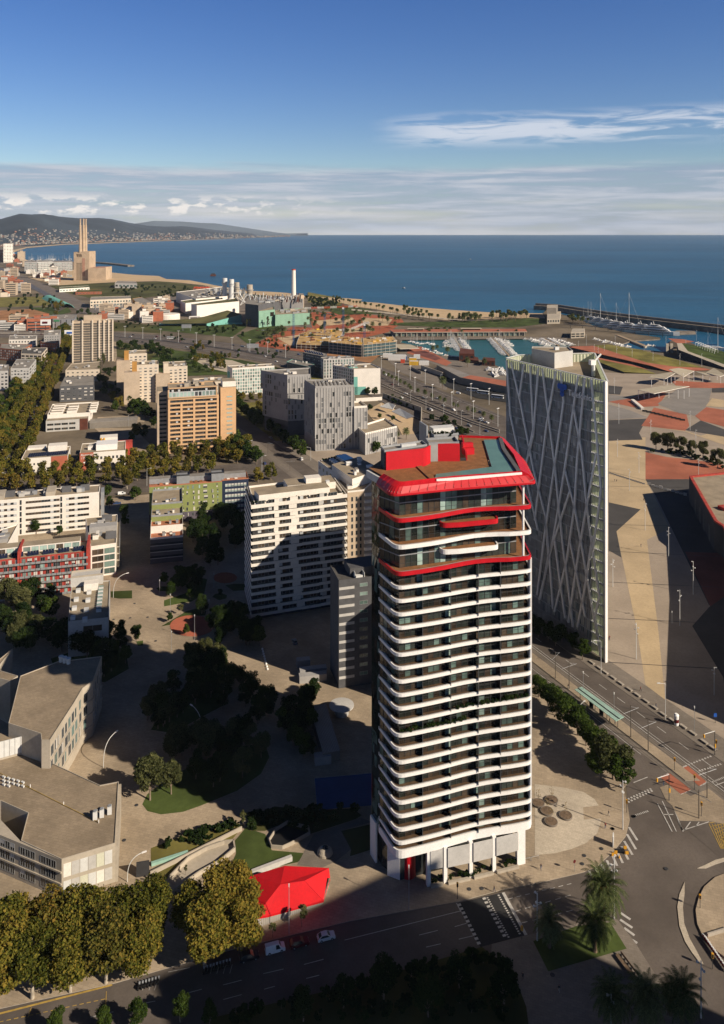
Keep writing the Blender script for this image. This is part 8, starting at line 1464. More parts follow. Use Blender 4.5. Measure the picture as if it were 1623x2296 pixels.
# -- harbour
def hull(L, w, h, mat):
 m = MB();secs = [(-L/2, w*.86, 0), (-L*.2, w, .0), (L*.15, w*.92, .05), (L*.36, w*.5, .12), (L/2, .05, .25)]
 for(x0, a, k0), (x1, b, k1)in zip(secs, secs[1:]):
  z0, z1 = h*(1+k0), h*(1+k1)
  for s in(-1, 1):P = [(x0, s*a*.7, 0), (x1, s*b*.55, 0), (x1, s*b, z1), (x0, s*a, z0)];m.face(P if s<0 else P[::-1], mat)
  m.face([(x0, -a, z0-.08), (x1, -b, z1-.08), (x1, b, z1-.08), (x0, a, z0-.08)], 'gel_white')
 x, a = -L/2, w*.86;m.face([(x, a*.7, 0), (x, -a*.7, 0), (x, -a, h), (x, a, h)], mat);return m
def boat_mesh(kind):
 if kind=='sail':
  m = hull(11, 1.7, 1.2, 'gel_white');m.hexa([(-2.5, -.9, 1.2), (2.2, -.6, 1.3), (2.2, .6, 1.3), (-2.5, .9, 1.2), (-2, -.7, 1.8), (1.2, -.4, 1.7), (1.2, .4, 1.7), (-2, .7, 1.8)], 'gel_white');m.tube((.6, 0, 1), (.6, 0, 15), .13, 'metal_pale', .09, 5);m.tube((.5, 0, 2.4), (-4, 0, 2.3), .16, 'boat_blue', n=5);m.tube((5.3, 0, 1.5), (.6, 0, 14.5), .03, 'metal_grey', n=3);m.tube((-5.2, 0, 1.3), (.6, 0, 14.8), .03, 'metal_grey', n=3)
 elif kind=='motor':
  m = hull(10.5, 1.75, 1.35, 'gel_white');m.hexa([(-3.6, -1.3, 1.3), (2.6, -.8, 1.5), (2.6, .8, 1.5), (-3.6, 1.3, 1.3), (-2.8, -1.1, 2.5), (.8, -.7, 2.5), (.8, .7, 2.5), (-2.8, 1.1, 2.5)], 'gel_white');m.box(-2.6, -1.16, 1.75, .9, 1.16, 2.2, 'win_dark');m.hexa([(-2.6, -.9, 2.5), (-.4, -.7, 2.5), (-.4, .7, 2.5), (-2.6, .9, 2.5), (-2.2, -.7, 3.2), (-.9, -.5, 3.2), (-.9, .5, 3.2), (-2.2, .7, 3.2)], 'gel_white')
 else:
  m = hull(44, 4.4, 3.6, 'gel_white')
  for(x0, x1, w, z0, z1)in((-17, 11, 3.8, 3.6, 6.2), (-14, 7, 3.3, 6.2, 8.6), (-9, 2, 2.6, 8.6, 10.4)):m.hexa([(x0, -w, z0), (x1+2, -w*.7, z0), (x1+2, w*.7, z0), (x0, w, z0), (x0+.8, -w*.95, z1), (x1-1, -w*.6, z1), (x1-1, w*.6, z1), (x0+.8, w*.95, z1)], 'gel_white');m.box(x0+2, -w*.99, z0+.9, x1-2, w*.99, z0+1.7, 'win_dark')
  m.tube((-4, 0, 10.4), (-5, 0, 14), .35, 'gel_white');m.lathe(-7, 0, [(.4, 10.4), (1.1, 11.4), (.4, 12.4)], 'gel_white', 10)
 return m.mesh({'sail':'sailing_boat', 'motor':'motor_boat', 'yacht':'yacht'}[kind])
BOAT = {k:boat_mesh(k)for k in('sail', 'motor', 'yacht')}
def boat(kind, xy, rz, s, label, group, z=-1.15):return tag(inst(BOAT[kind], {'sail':'sailing_boat', 'motor':'motor_boat', 'yacht':'yacht'}[kind], (xy[0], xy[1], z), rz, (s, s, s)), label, 'boat', group)
def pier(zm, p, q, w, label):
 m = MB();a, b = G(zm, *p), G(zm, *q);m.wall(a, b, w, -1.4, .35, 'pontoon');tag(m.build('pontoon'), label, 'pontoon');return a, b
for pi, (p, q, kinds, nm)in enumerate((((512, 400), (592, 520), ('sail', 'motor', 'sail'), 'left'), ((872, 405), (1018, 560), ('motor', 'motor', 'sail'), 'middle'), ((1340, 405), (1480, 470), ('motor', ), 'right'))):
 a, b = pier('C3', p, q, 2.5, f'{nm} wooden pontoon in the harbour basin');L = math.dist(a, b);u = ((b[0]-a[0])/L, (b[1]-a[1])/L);n = int(L/5.2)
 for i in range(n):
  for s in(-1, 1):
   k = random.choice(kinds);d = s*8.2+(1.2 if s<0 else-1.2);x, y = a[0]+u[0]*(i+.5)*5.2-u[1]*d, a[1]+u[1]*(i+.5)*5.2+u[0]*d
   boat(k, (x, y), math.atan2(u[0], -u[1])+(math.pi if s<0 else 0), random.uniform(.75, 1.1), f'white {"sailing boat" if k == "sail" else "motor boat"} moored at the {nm} pontoon', f'{k} boats at the {nm} pontoon')
for zm, p, q, n, kinds, nm in(('C3', (90, 430), (290, 455), 10, ('sail', ), 'left end of the harbour basin'), ('C3', (410, 430), (470, 490), 8, ('motor', 'sail'), 'outer left harbour row'), ('C3', (900, 405), (1050, 460), 8, ('motor', ), 'top middle of the harbour'), ('C3', (1180, 405), (1400, 470), 16, ('motor', ), 'right harbour row, outer side'), ('C3', (1420, 410), (1620, 470), 16, ('motor', ), 'right harbour row, inner side'), ('C3', (200, 490), (420, 560), 7, ('motor', ), 'esplanade quay'), ('C4', (320, 520), (640, 595), 16, ('motor', ), 'inner channel quay'), ('C4', (850, 575), (930, 585), 3, ('motor', ), 'inner channel middle')):
 a, b = G(zm, *p), G(zm, *q);ang = math.atan2(b[1]-a[1], b[0]-a[0])
 for i in range(n):x, y = LERP(a, b, (i+random.random()*.6)/n);k = random.choice(kinds);boat(k, (x+random.uniform(-6, 6), y+random.uniform(-6, 6)), ang+random.uniform(-.2, .2)+1.45, random.uniform(.75, 1.15), f'white {"sailing boat" if k == "sail" else "motor boat"} moored at the {nm}', f'{k} boats, {nm}')
for i in range(16):p = G('C3', random.uniform(800, 985), random.uniform(690, 760));boat('motor', p, random.uniform(0, 6), random.uniform(.8, 1.2), 'white boat laid up on the quay behind the rusty boxes', 'boats ashore', .2)
for i, (x, y, s, k)in enumerate(((960, 465, 1.4, 'yacht'), (830, 455, 1.35, 'yacht'), (690, 435, 1.25, 'yacht'), (580, 415, 1.2, 'yacht'), (480, 385, 1.1, 'yacht'), (390, 362, 1.0, 'yacht'), (310, 340, .9, 'yacht'))):boat(k, G('C4', x, y, 0), -.55, s*1.05, f'large white motor yacht, {ORD[i]} from the right in the outer harbour', 'large yachts')
for i, (x, y, s)in enumerate(((208, 300, 1.5), (250, 312, 2.2), (280, 315, 2.2), (370, 335, 3.4), (531, 370, 2.6), (655, 405, 4.0), (1548, 620, 3.0), (1455, 590, 1.5))):boat('sail', G('C4', x, y, 0), -.6, s, f'tall masted white sailing yacht, {ORD[i]} from the left in the outer harbour', 'tall sailing yachts')
boat('yacht', G('C3', 1000, 468, 0), .2, .42, 'wide white houseboat in the middle of the harbour basin', None)
for zm, x, y, s, lab, k in(('A2', 1445, 56, 1.3, 'small white boat drawing a wake far out at sea', 'motor'), ('I', 1135, 561, 1.2, 'lone white sailing boat on the open sea', 'sail'), ('A2', 1052, 226, 1.0, 'small pale boat near the beach', 'motor')):boat(k, G(zm, x, y, -1.6), 2.6, s, lab, None, -1.6)
m = MB();p = G('C5', 538, 118, -1.6);m.box(p[0]-9, p[1]-6, -1.6, p[0]+9, p[1]+6, 4, 'rust');m.box(p[0]-6, p[1]-4, 4, p[0]+6, p[1]+4, 8, 'metal_dark');tag(m.build('offshore_platform'), 'square dark platform in the sea off the power station', 'platform')
T = thing('breakwater', 'long dark breakwater wall beyond the yachts', 'breakwater', G('A3', 900, 280));pts = [G('A3', *p)for p in((398, 218), (540, 226), (700, 252), (900, 282), (1100, 308), (1300, 332), (1640, 372), (1900, 415))];m = MB()
for a_, b_ in zip(pts, pts[1:]):m.wall(a_, b_, 14, -3, 7.0, 'rock');m.wall(a_, b_, 4, 7.0, 11.0, 'concrete_dark')
m.build('wall', T)
T = thing('harbour_office', 'stepped stone harbour building at the root of the breakwater', 'building', G('A3', 510, 320));m = MB();m.prism([G('A3', *p)for p in((470, 320), (552, 318), (560, 268), (470, 270))], 0, 9, 'concrete', 'concrete');m.prism([G('A3', *p)for p in((468, 285), (530, 285), (540, 262), (470, 262))], 9, 20, 'concrete_dark', 'concrete');m.build('wall', T)
wins(T, [G('A3', 470, 320), G('A3', 552, 318)], 0, 2, 8, 5, 1, .6, .6, ('dark', ))
T = thing('harbour_arcade', 'long low arcade with a red roof along the harbour quay', 'building', G('C3', 500, 385));q0, q1 = G('C3', -60, 388), G('C3', 1180, 382);AR = [q0, q1, (q1[0]+4, q1[1]+34), (q0[0]-6, q0[1]+34)];m = MB();m.prism(INSET(CCW(AR), 4), 0, 6, 'concrete_dark');m.build('wall', T);m = MB();m.prism(AR, 6, 7, 'concrete', 'plaza_red');m.build('roof', T);wins(T, INSET(CCW(AR), 4), 0, .3, 5.8, 40, 1, .75, .85, ('dark', 'green'))
for t in np.linspace(.02, .98, 26):p = LERP(AR[0], AR[1], t);m = MB();m.box(p[0]-.4, p[1]+.3, 0, p[0]+.4, p[1]+1.1, 6, 'concrete');m.build('column', T)
for lab, x0, x1, y in(('tan roof kiosk on top of the harbour arcade, left one', 80, 210, 325), ('tan roof kiosk on top of the harbour arcade, right one', 570, 740, 322)):a_, b_ = G('C3', x0, y, 7), G('C3', x1, y, 7);m = MB();m.wall(a_, b_, 6, 7, 9.2, 'rust');m.wall((a_[0]-2, a_[1]+1), (b_[0]+2, b_[1]+1), 9, 9.2, 9.8, 'canopy');tag(m.build('roof_kiosk'), lab, 'kiosk')
for lab, q4, h in(('rust brown box building on the quay, large square one', [(548, 612), (690, 618), (688, 575), (560, 560)], 9.5), ('low rusty annex beside the large rust box', [(600, 625), (730, 640), (725, 610), (690, 600)], 4), ('open rust brown box frame on the quay corner', [(760, 655), (880, 662), (882, 635), (775, 625)], 6.5)):P = [G('C3', *p)for p in q4];T = thing('rust_building', lab, 'building', P[0]);m = MB();m.prism(P, 0, h, 'rust');m.build('wall', T);wins(T, P, 0, .3, h-1, 3, 1, .5, .6, ('slot', ))
for lab, q4, z in(('wide flat canopy on the red esplanade, lower left one', [(0, 500), (180, 495), (100, 460), (-80, 455)], 5), ('flat canopy on the red esplanade, far left one', [(-160, 480), (60, 500), (-60, 440), (-220, 430)], 4.5)):canopy(lab, [P3('C3', x, y, z)for x, y in q4], [G('C3', *LERP(q4[0], q4[1], t))for t in(.1, .5, .9)], z)
T = thing('pergola', 'white open frame pergola on the green ramp at the right edge', 'pergola', G('C4', 1450, 620))
for i in range(9):p, q = P3('C4', 1335+i*24, 590+i*9, 8), P3('C4', 1370+i*24, 580+i*9, 8);m = MB();[m.tube((k[0], k[1], 7.5), (k[0], k[1], 12.5), .22, 'white_paint', n=5)for k in(p, q)];m.tube((p[0], p[1], 12.5), (q[0], q[1], 12.5), .22, 'white_paint', n=5);m.build('frame', T)
T = thing('footbridge', 'long dark lattice footbridge in front of the yachts', 'bridge', G('C4', 500, 440));a_, b_ = G('C4', 20, 400), G('C4', 1080, 500);m = MB();m.wall(a_, b_, 4, 5.6, 6.1, 'metal_dark')
for i in range(46):p, q = LERP(a_, b_, i/46), LERP(a_, b_, (i+1)/46);m.tube((p[0], p[1], 6), (q[0], q[1], 9.5), .16, 'metal_dark', n=4);m.tube((q[0], q[1], 6), (p[0], p[1], 9.5), .16, 'metal_dark', n=4)
m.tube((a_[0], a_[1], 9.5), (b_[0], b_[1], 9.5), .2, 'metal_dark', n=4);m.build('truss', T)
for i in range(8):p = LERP(a_, b_, (i+.5)/8);m = MB();m.tube((p[0], p[1], -2), (p[0], p[1], 5.6), .4, 'metal_dark');m.build('pillar', T)
T = thing('quay_building', 'pale modern quay building with a dark window band beside the footbridge', 'building', G('C4', 150, 510));P = [G('C4', *p)for p in((85, 512), (220, 508), (225, 470), (100, 470))];m = MB();m.prism(P, 0, 9, 'concrete', 'concrete');m.build('wall', T);wins(T, P, 0, 1, 8, 3, 2, .8, .6, ('ribbon', ))
m = MB();P = [G('C4', *p)for p in((530, 480), (830, 600), (850, 590), (560, 478))];m.prism(P, -3, .8, 'concrete', 'pontoon');tag(m.build('jetty'), 'broad sandy jetty between the yachts and the inner channel', 'jetty');m = MB();P = [G('C4', *p)for p in((1090, 468), (1340, 462), (1330, 446), (1150, 442))];m.prism(P, -3, 1.5, 'rock');tag(m.build('jetty'), 'short rocky jetty at the bow of the largest yacht', 'jetty')
m = MB();[m.prism([G('C4', x0, 660), G('C4', x0+26, 660), G('C4', x0+26, 645), G('C4', x0, 645)], 0, 11, 'concrete')for x0 in(1042, 1085)];tag(m.build('bridge_pillars'), 'pair of pale concrete pillars under the green ramp bridge head', 'pillar')
# -- building site with cranes
def lattice(m, p, q, w, mat, n, mat2=None):
 p, q = Vector(p), Vector(q);d = (q-p).normalized();a = d.orthogonal().normalized()*w;b = d.cross(a)
 for k in range(4):
  o = (a if k in(0, 3)else-a)+(b if k<2 else-b)
  for i in range(n):m.tube(p+(q-p)*(i/n)+o, p+(q-p)*((i+1)/n)+o, .14*w, (mat2 if mat2 and(i//5)%2 else mat), n=4, cap=False)
 for i in range(n):
  c0, c1 = p+(q-p)*(i/n), p+(q-p)*((i+1)/n)
  for k, (o0, o1)in enumerate((((a+b), (a-b)), ((a-b), (-a-b)), ((-a-b), (-a+b)), ((-a+b), (a+b)))):m.tube(c0+o0, c1+o1, .11*w, (mat2 if mat2 and(i//5)%2 else mat), n=3, cap=False)
def crane(label, zm, base, top_y, jib, mat, jmat=None, jmat2=None):
 p = G(zm, *base);d = p[1];zt = HT(zm, 0, top_y, d);T = thing('tower_crane', label, 'crane', p);m = MB();lattice(m, (p[0], p[1], 0), (p[0], p[1], zt), 1.1, mat, int(zt/3));m.build('mast', T)
 if jib:
  (x0, y0), (x1, y1) = jib;s = ZM[zm][0]/F*d;P, Q = (p[0]+(x0-base[0])*s, d-12, zt+(top_y-y0)*s), (p[0]+(x1-base[0])*s, d+8, zt+(top_y-y1)*s)
  m = MB();lattice(m, (p[0], p[1], zt), P, .9, jmat or mat, 30, jmat2);m.build('jib', T);m = MB();lattice(m, (p[0], p[1], zt), Q, .9, jmat or mat, 14, jmat2);m.box(Q[0]-3, Q[1]-1, Q[2]-2.5, Q[0]+1, Q[1]+1, Q[2]-.5, 'concrete');m.build('counter_jib', T)
  m = MB();m.box(p[0]-1.3, p[1]-2.6, zt-3, p[0]+1.3, p[1]-.8, zt-.6, 'gel_white');m.build('cab', T);m = MB();lattice(m, (p[0], p[1], zt), (p[0], p[1], zt+4), .7, jmat or mat, 2);m.build('head', T)
crane('tower crane with a blue mast and long red and white jib over the building site', 'C2', (845, 745), 345, ((432, 352), (1000, 342)), 'crane_blue', 'crane_red', 'gel_white');crane('short blue tower crane at the right of the building site with a pale jib', 'C2', (1075, 800), 525, ((935, 570), (1125, 520)), 'crane_blue', 'metal_pale');crane('blue-green crane mast without visible jib, left of the building site', 'C2', (308, 785), 420, None, 'crane_blue');crane('grey-blue crane mast without visible jib, behind the building site', 'C2', (645, 690), 425, None, 'crane_blue')
def frame_building(label, P, nfl, fh, mat_net):
 T = thing('building_shell', label, 'building site', P[0]);P = CCW(P)
 for k in range(nfl):m = MB();m.prism(P, (k+1)*fh-.45, (k+1)*fh, 'concrete', 'planks' if k==nfl-1 else 'concrete', True);m.build('floor_slab', T)
 m = MB();m.prism(INSET(P, 2.5), 0, nfl*fh-.5, mat_net);m.build('inner_wall', T)
 for e in range(len(P)):
  p, q, L, u = EDGE(P, e)
  for i in range(int(L/7)):m = MB();x, y = p[0]+u[0]*i*7, p[1]+u[1]*i*7;m.tube((x, y, 0), (x, y, nfl*fh+1.5), .2, 'metal_pale', n=4);m.build('scaffold_pole', T)
 c = [sum(p[i]for p in P)/len(P)for i in(0, 1)]
 for i in range(26):t = random.choice(P);x, y = LERP(c, t, random.uniform(.1, .85));m = MB();m.rbox((x, y), random.uniform(2, 8), random.uniform(1, 5), nfl*fh, nfl*fh+random.uniform(.3, 2.0), random.choice(('planks', 'crane_yellow', 'concrete', 'metal_pale', 'rust')), random.uniform(-.3, .6));m.build('formwork', T)
frame_building('unfinished building with pale floor slabs and blue glass, right part of the site', [G('C2', 1065, 890), G('C2', 1425, 850), G('C2', 1380, 790), G('C2', 1060, 810)], 4, 4.0, 'netting')
frame_building('unfinished dark block wrapped in blue-green netting, middle of the site', [G('C2', 690, 850), G('C2', 1050, 890), G('C2', 1040, 800), G('C2', 720, 770)], 4, 3.8, 'netting')
frame_building('low unfinished deck covered with timber, left of the site', [G('C2', 340, 800), G('C2', 690, 815), G('C2', 720, 720), G('C2', 380, 690)], 2, 3.2, 'rust');frame_building('farther unfinished deck with yellow formwork behind the site', [G('C2', 370, 700), G('C2', 820, 720), G('C2', 860, 650), G('C2', 520, 640)], 2, 4.0, 'rust')
for i, (x, y, mt, lab, w_)in enumerate(((700, 212, 'gel_white', 'white site hut, leftmost of the cluster by the red esplanade', 12), (735, 230, 'gel_white', 'large white site hut in the middle of the cluster', 22), (935, 262, 'gel_white', 'white site hut at the right end of the cluster', 12), (870, 240, 'crane_yellow', 'yellow container in the site cluster, upper one', 9), (872, 262, 'crane_yellow', 'yellow container in the site cluster, lower one', 11), (820, 228, 'boat_blue', 'blue container among the site huts', 7), (815, 248, 'crane_red', 'red lifting machine among the site huts', 5), (900, 220, 'metal_pale', 'grey container behind the yellow ones', 8))):p = G('A6', x, y);m = MB();m.rbox(p, w_, 6, 0, 6.5 if w_>20 else 4.8, mt, -.1);m.rbox((p[0]+.3, p[1]+.4), w_-.6, 5.2, 6.5 if w_>20 else 4.8, 6.8 if w_>20 else 5.0, 'metal_pale', -.1);tag(m.build('site_hut' if mt=='gel_white' else 'container'), lab, 'site hut' if mt=='gel_white' else 'container')
# -- power station
def hall(label, zm, q4, h, wall, roof, z0=0, nm='industrial_hall', nun=0):
 P = [G(zm, x, y, 0)for x, y in q4];T = thing(nm, label, 'hall', P[0]);m = MB();m.prism(P, z0, h, wall, roof);m.build('wall', T);m = MB();m.ring(P, .8, h, h+.9, wall);m.build('roof_edge', T)
 if nun:units(T, CCW(P), h, nun, 3, 9, 4, ('metal_grey', 'metal_pale', 'concrete', 'grey_wall'))
 return T, P
def qd(x0, x1, y, dep):return[(x0, y), (x1, y), (x1+6, y-dep), (x0+6, y-dep)]
T, P = hall('mint green glazed hall of the power station, tall left part', 'C5', [(1025, 668), (1195, 648), (1180, 600), (960, 600)], 27, 'mint_wall', 'roof_gravel');win(T, P[0], P[1], 55, 72, 16, 23, 'ribbon')if math.dist(P[0], P[1])>80 else win(T, P[0], P[1], math.dist(P[0], P[1])*.7, math.dist(P[0], P[1])*.95, 17, 24, 'ribbon');wins(T, P, 0, 3, 9, 7, 1, .3, .9, ('dark', ));hall('mint green glazed hall of the power station, long low right part', 'C5', [(1200, 655), (1565, 632), (1550, 570), (1190, 590)], 19, 'mint_wall', 'roof_gravel', nun=10)
T, P = hall('dark boiler house behind the mint green halls', 'C5', [(880, 640), (1020, 660), (1260, 580), (1270, 540), (900, 560)], 36, 'grey_dark', 'roof_grey', nun=22);hall('grey boiler block under the tall white chimney', 'C5', [(1270, 575), (1500, 575), (1500, 540), (1280, 540)], 34, 'grey_wall', 'roof_grey', nun=18);hall('beige block at the right end of the power station', 'C5', [(1450, 570), (1505, 565), (1500, 545), (1450, 545)], 42, 'beige_wall', 'roof_grey')
for lab, q4, h in(('long white power station hall, rear one with a pale green roof', [(355, 480), (740, 440), (640, 330), (145, 395)], 22), ('white power station hall with a brown green roof, middle one', [(245, 520), (650, 470), (600, 425), (190, 490)], 20), ('white power station hall with a brown green roof, front one', [(365, 560), (815, 510), (780, 470), (305, 540)], 22)):hall(lab, 'C5', q4, h, 'white_wall', 'roof_grey' if 'rear' in lab else 'green_roof', nun=14 if 'rear' in lab else 0)
T = thing('turf_roof_hall', 'sweeping grass roofed hall with a teal glass front at the power station', 'hall', G('C5', 500, 615));m = MB();m.poly(RP('C5', [(0, 625, 5), (470, 622, 5), (840, 525, 15), (690, 482, 19), (360, 572, 9), (0, 588, 6)]), 'green_roof');m.build('turf_roof', T);m = MB();a_, b_ = P3('C5', 470, 622, 5), P3('C5', 840, 525, 15);m.face([(a_[0], a_[1], 0), (b_[0], b_[1], 0), (b_[0], b_[1], 14.6), (a_[0], a_[1], 4.6)], 'teal_wall');p0_ = G('C5', -30, 640);p1_ = G('C5', 850, 630);m.wall(p0_, p1_, 2, 0, 3, 'teal_wall');m.build('teal_front', T)
for lab, x, yb, yt, r in(('grey power station chimney with a wide head, leftmost of four', 662, 440, 140, 4.6), ('grey power station chimney with a wide head, second of four', 734, 445, 152, 4.6), ('brown grey power station chimney, third of four on a truss', 790, 470, 185, 4.6), ('brown grey power station chimney, rightmost of four on a truss', 928, 500, 210, 5.2)):
 p = G('C5', x, yb);d = p[1];zt = HT('C5', 0, yt, d);T = thing('industrial_chimney', lab, 'chimney', p);m = MB();mt = 'metal_pale' if r<4.7 and x<760 else 'concrete';m.lathe(p[0], p[1], [(r, 0), (r, zt-14), (r*1.3, zt-13.5), (r*1.3, zt-9), (r*1.15, zt-9), (r*1.15, zt)], mt, 16);m.build('shaft', T);m = MB();m.lathe(p[0], p[1], [(r*1.6, zt-10), (r*1.6, zt-9.2)], 'metal_grey', 16);m.build('gallery', T)
 if x>760:
  m = MB()
  for sx in(-1, 1):m.tube((p[0]+sx*18, p[1]-6, 14), (p[0]+sx*6, p[1]-6, 34), .9, 'metal_pale');m.tube((p[0]+sx*18, p[1]-6, 14), (p[0], p[1]-6, 26), .6, 'metal_pale')
  m.tube((p[0]-6, p[1]-6, 34), (p[0]+6, p[1]-6, 34), .9, 'metal_pale');m.build('truss', T)
p = G('C5', 1395, 560);d = p[1];zt = HT('C5', 0, 45, d);T = thing('industrial_chimney', 'tallest slender white chimney with a red tip behind the mint hall', 'chimney', p);m = MB();m.lathe(p[0], p[1], [(5.0, 0), (4.2, zt*.6), (3.6, zt-1.8)], 'white_wall', 18);m.build('shaft', T);m = MB();m.lathe(p[0], p[1], [(3.9, zt-1.8), (3.9, zt)], 'crane_red', 18);m.build('red_tip', T)
T = thing('storage_tank', 'round white storage tank at the left end of the power station', 'tank', G('C5', 60, 590));p = G('C5', 55, 580);m = MB();m.lathe(p[0], p[1], [(22, 0), (22, 9), (21, 10.5)], 'white_wall', 32);m.build('shell', T);m = MB();m.tube((p[0]+40, p[1]-2, 0), (p[0]+40, p[1]-2, 5), 1.4, 'gel_white', n=8);m.tube((p[0]+40, p[1]-2, 5), (p[0]+58, p[1]+4, 5), 1.4, 'gel_white', n=8);tag(m.build('bent_pipe'), 'thick bent white pipe beside the storage tank', 'pipe')
for i in range(5):p = G('C5', 325+i*30, 300+(i%2)*4);m = MB();m.rbox(p, 13, 13, 0, 14, 'brick_red', 0);m.rbox((p[0]+2, p[1]+2), 9, 9, 14, 16, 'crane_red', 0);tag(m.build('brick_cube'), f'orange brick cube building behind the power station, {ORD[i]} from the left', 'building')
pb = MB();rr = random.Random(9)
for i in range(170):
 x, y = rr.uniform(470, 880), rr.uniform(400, 440);p = G('C5', x, y);z = rr.uniform(16, 34);k = rr.random()
 if k<.5:pb.tube((p[0], p[1], z), (p[0]+rr.uniform(-14, 14), p[1]+rr.uniform(-4, 4), z+rr.uniform(-2, 8)), rr.uniform(.3, .9), rr.choice(('metal_grey', 'metal_pale', 'concrete')), n=5)
 else:pb.rbox((p[0], p[1]), rr.uniform(1, 6), 3, z-8, z+rr.uniform(0, 6), rr.choice(('metal_grey', 'metal_dark', 'concrete', 'metal_pale')), 0)
struct(pb.build('pipework'), 'stuff')
pb = MB()
for i in range(120):p = G('C5', rr.uniform(930, 1480), rr.uniform(545, 590));z = rr.uniform(34, 42);pb.tube((p[0], p[1], 32), (p[0]+rr.uniform(-3, 3), p[1], z+rr.uniform(0, 6)), rr.uniform(.3, 1.0), rr.choice(('metal_grey', 'metal_pale', 'rust', 'metal_dark')), n=5)
struct(pb.build('roof_pipework'), 'stuff')
# -- three-chimney station
p0, p1 = G('A1', 478, 523), G('A1', 606, 518);d = p0[1];T = thing('thermal_station', 'sand coloured old power station with three tall chimneys on the shore', 'power station', p0);h = HT('A1', 0, 338, d);w = p1[0]-p0[0]
m = MB();m.box(p0[0], d, 0, p0[0]+w*.16, d+60, h, 'station_stone');m.box(p0[0]+w*.5, d, 0, p0[0]+w, d+60, h*1.02, 'station_stone');m.box(p0[0]+w*.16, d, h*.62, p0[0]+w*.5, d+60, h*.83, 'station_stone');m.box(p0[0]+w*.16, d+6, h*.83, p0[0]+w*.5, d+60, h*.92, 'black');m.box(p0[0]+w*.16, d, h*.92, p0[0]+w*.5, d+60, h*.98, 'station_stone');m.box(p0[0]+w*.16, d+10, 0, p0[0]+w*.5, d+60, h*.62, 'dark_wall')
for i in range(4):m.box(p0[0]+w*(.19+.08*i), d+1, 0, p0[0]+w*(.225+.08*i), d+10, h*.62, 'station_stone')
for i in range(2):m.box(p0[0]+w*(.25+.12*i), d+1, h*.83, p0[0]+w*(.28+.12*i), d+6, h*.92, 'station_stone')
m.build('tower_block', T);m = MB();m.box(p0[0]+w*.55, d-.6, h*.15, p0[0]+w*.72, d-.1, h*.78, 'station_red');m.build('stained_panel', T)
q0, q1 = G('A1', 588, 520), G('A1', 708, 508);hh = HT('A1', 0, 440, d);m = MB();m.prism([(p0[0]+w+.5, d-14), (p0[0]+w+105*.55, d-14), (p0[0]+w*1.82, d+30), (p0[0]+w*1.82, d+100), (p0[0]+w+.5, d+90)], 0, hh, 'station_stone', 'station_red');m.build('turbine_hall', T)
for i, x in enumerate((521, 542, 557)):
 cx = p0[0]+(x-478)*ZM['A1'][0]/F*d;zt = HT('A1', 0, 122, d);y_ = d+12+i*6;m = MB();m.lathe(cx*y_/d, y_, [(5.0, h*.98), (4.2, h+45), (3.3, zt-24), (3.6, zt-24), (3.6, zt-21), (2.3, zt-20), (2.2, zt-3), (2.8, zt-3), (2.8, zt)], 'station_stone', 18);m.build('chimney', T)
# -- far left: hotel slab, marina flats, sheds, billboards, far town
for lab, zm, q4, h, wm, nm, wn in(('white hotel slab by the far beach at the left edge', 'A1', [(22, 406), (84, 404), (84, 398), (22, 398)], 92, 'white_wall', 'hotel', (6, 12)), ('red brown block behind the white hotel slab', 'A1', [(-10, 402), (20, 402), (20, 394), (-10, 394)], 60, 'brick_red', 'apartment_block', (3, 8)), ('grey glass flats by the far marina, left one', 'A1', [(158, 478), (235, 476), (240, 466), (160, 466)], 42, 'grey_wall', 'apartment_block', (8, 6)), ('grey glass flats by the far marina, middle one', 'A1', [(245, 466), (340, 462), (340, 452), (250, 452)], 38, 'grey_light', 'apartment_block', (10, 5)), ('grey glass flats by the far marina, right one', 'A1', [(350, 464), (470, 460), (470, 450), (350, 450)], 36, 'grey_wall', 'apartment_block', (12, 5)), ('low shed with an arched white roof before the far woods', 'A1', [(745, 572), (890, 575), (880, 560), (760, 556)], 14, 'white_wall', 'shed', (6, 1)), ('long cream shed beside the switchyard', 'A1', [(585, 702), (850, 690), (850, 672), (590, 680)], 17, 'cream_wall', 'shed', (14, 2)), ('brown roofed shed at the right of the switchyard', 'A1', [(905, 730), (1010, 715), (920, 670), (860, 682)], 14, 'ochre_wall', 'shed', (6, 1)), ('green sports hall roof strip beyond the motorway', 'A1', [(490, 615), (660, 612), (660, 600), (500, 602)], 7, 'brick_red', 'shed', (8, 1)), ('white low warehouse near the green sports strip', 'A1', [(385, 600), (580, 588), (575, 578), (385, 588)], 9, 'white_wall', 'shed', (10, 1))):
 P = [G(zm, x, y)for x, y in q4];T = bldg(nm, lab, P, h, wm, 'roof_grey' if 'green' not in lab else 'grass', par=1.0);wins(T, P, 0, 2, h-2, wn[0], wn[1], .6, .5, ('dark', 'green'))
def block_mesh(nm, wall, roof, w, d, h, gable):
 m = MB();m.box(-w/2, -d/2, 0, w/2, d/2, h, wall)
 if gable:m.face([(-w/2-.4, -d/2-.4, h), (w/2+.4, -d/2-.4, h), (w/2+.4, 0, h+d*.3), (-w/2-.4, 0, h+d*.3)], roof);m.face([(w/2+.4, d/2+.4, h), (-w/2-.4, d/2+.4, h), (-w/2-.4, 0, h+d*.3), (w/2+.4, 0, h+d*.3)], roof)
 else:m.box(-w/2+.4, -d/2+.4, h, w/2-.4, d/2-.4, h+.15, roof);m.box(-w*.2, -d*.2, h, w*.1, d*.2, h+2.4, wall)
 for k in range(max(1, int(h/3.2))):m.box(-w/2+1, -d/2-.06, 1+k*3.2, w/2-1, -d/2+.1, 2.4+k*3.2, 'win_dark')
 return m.mesh(nm)
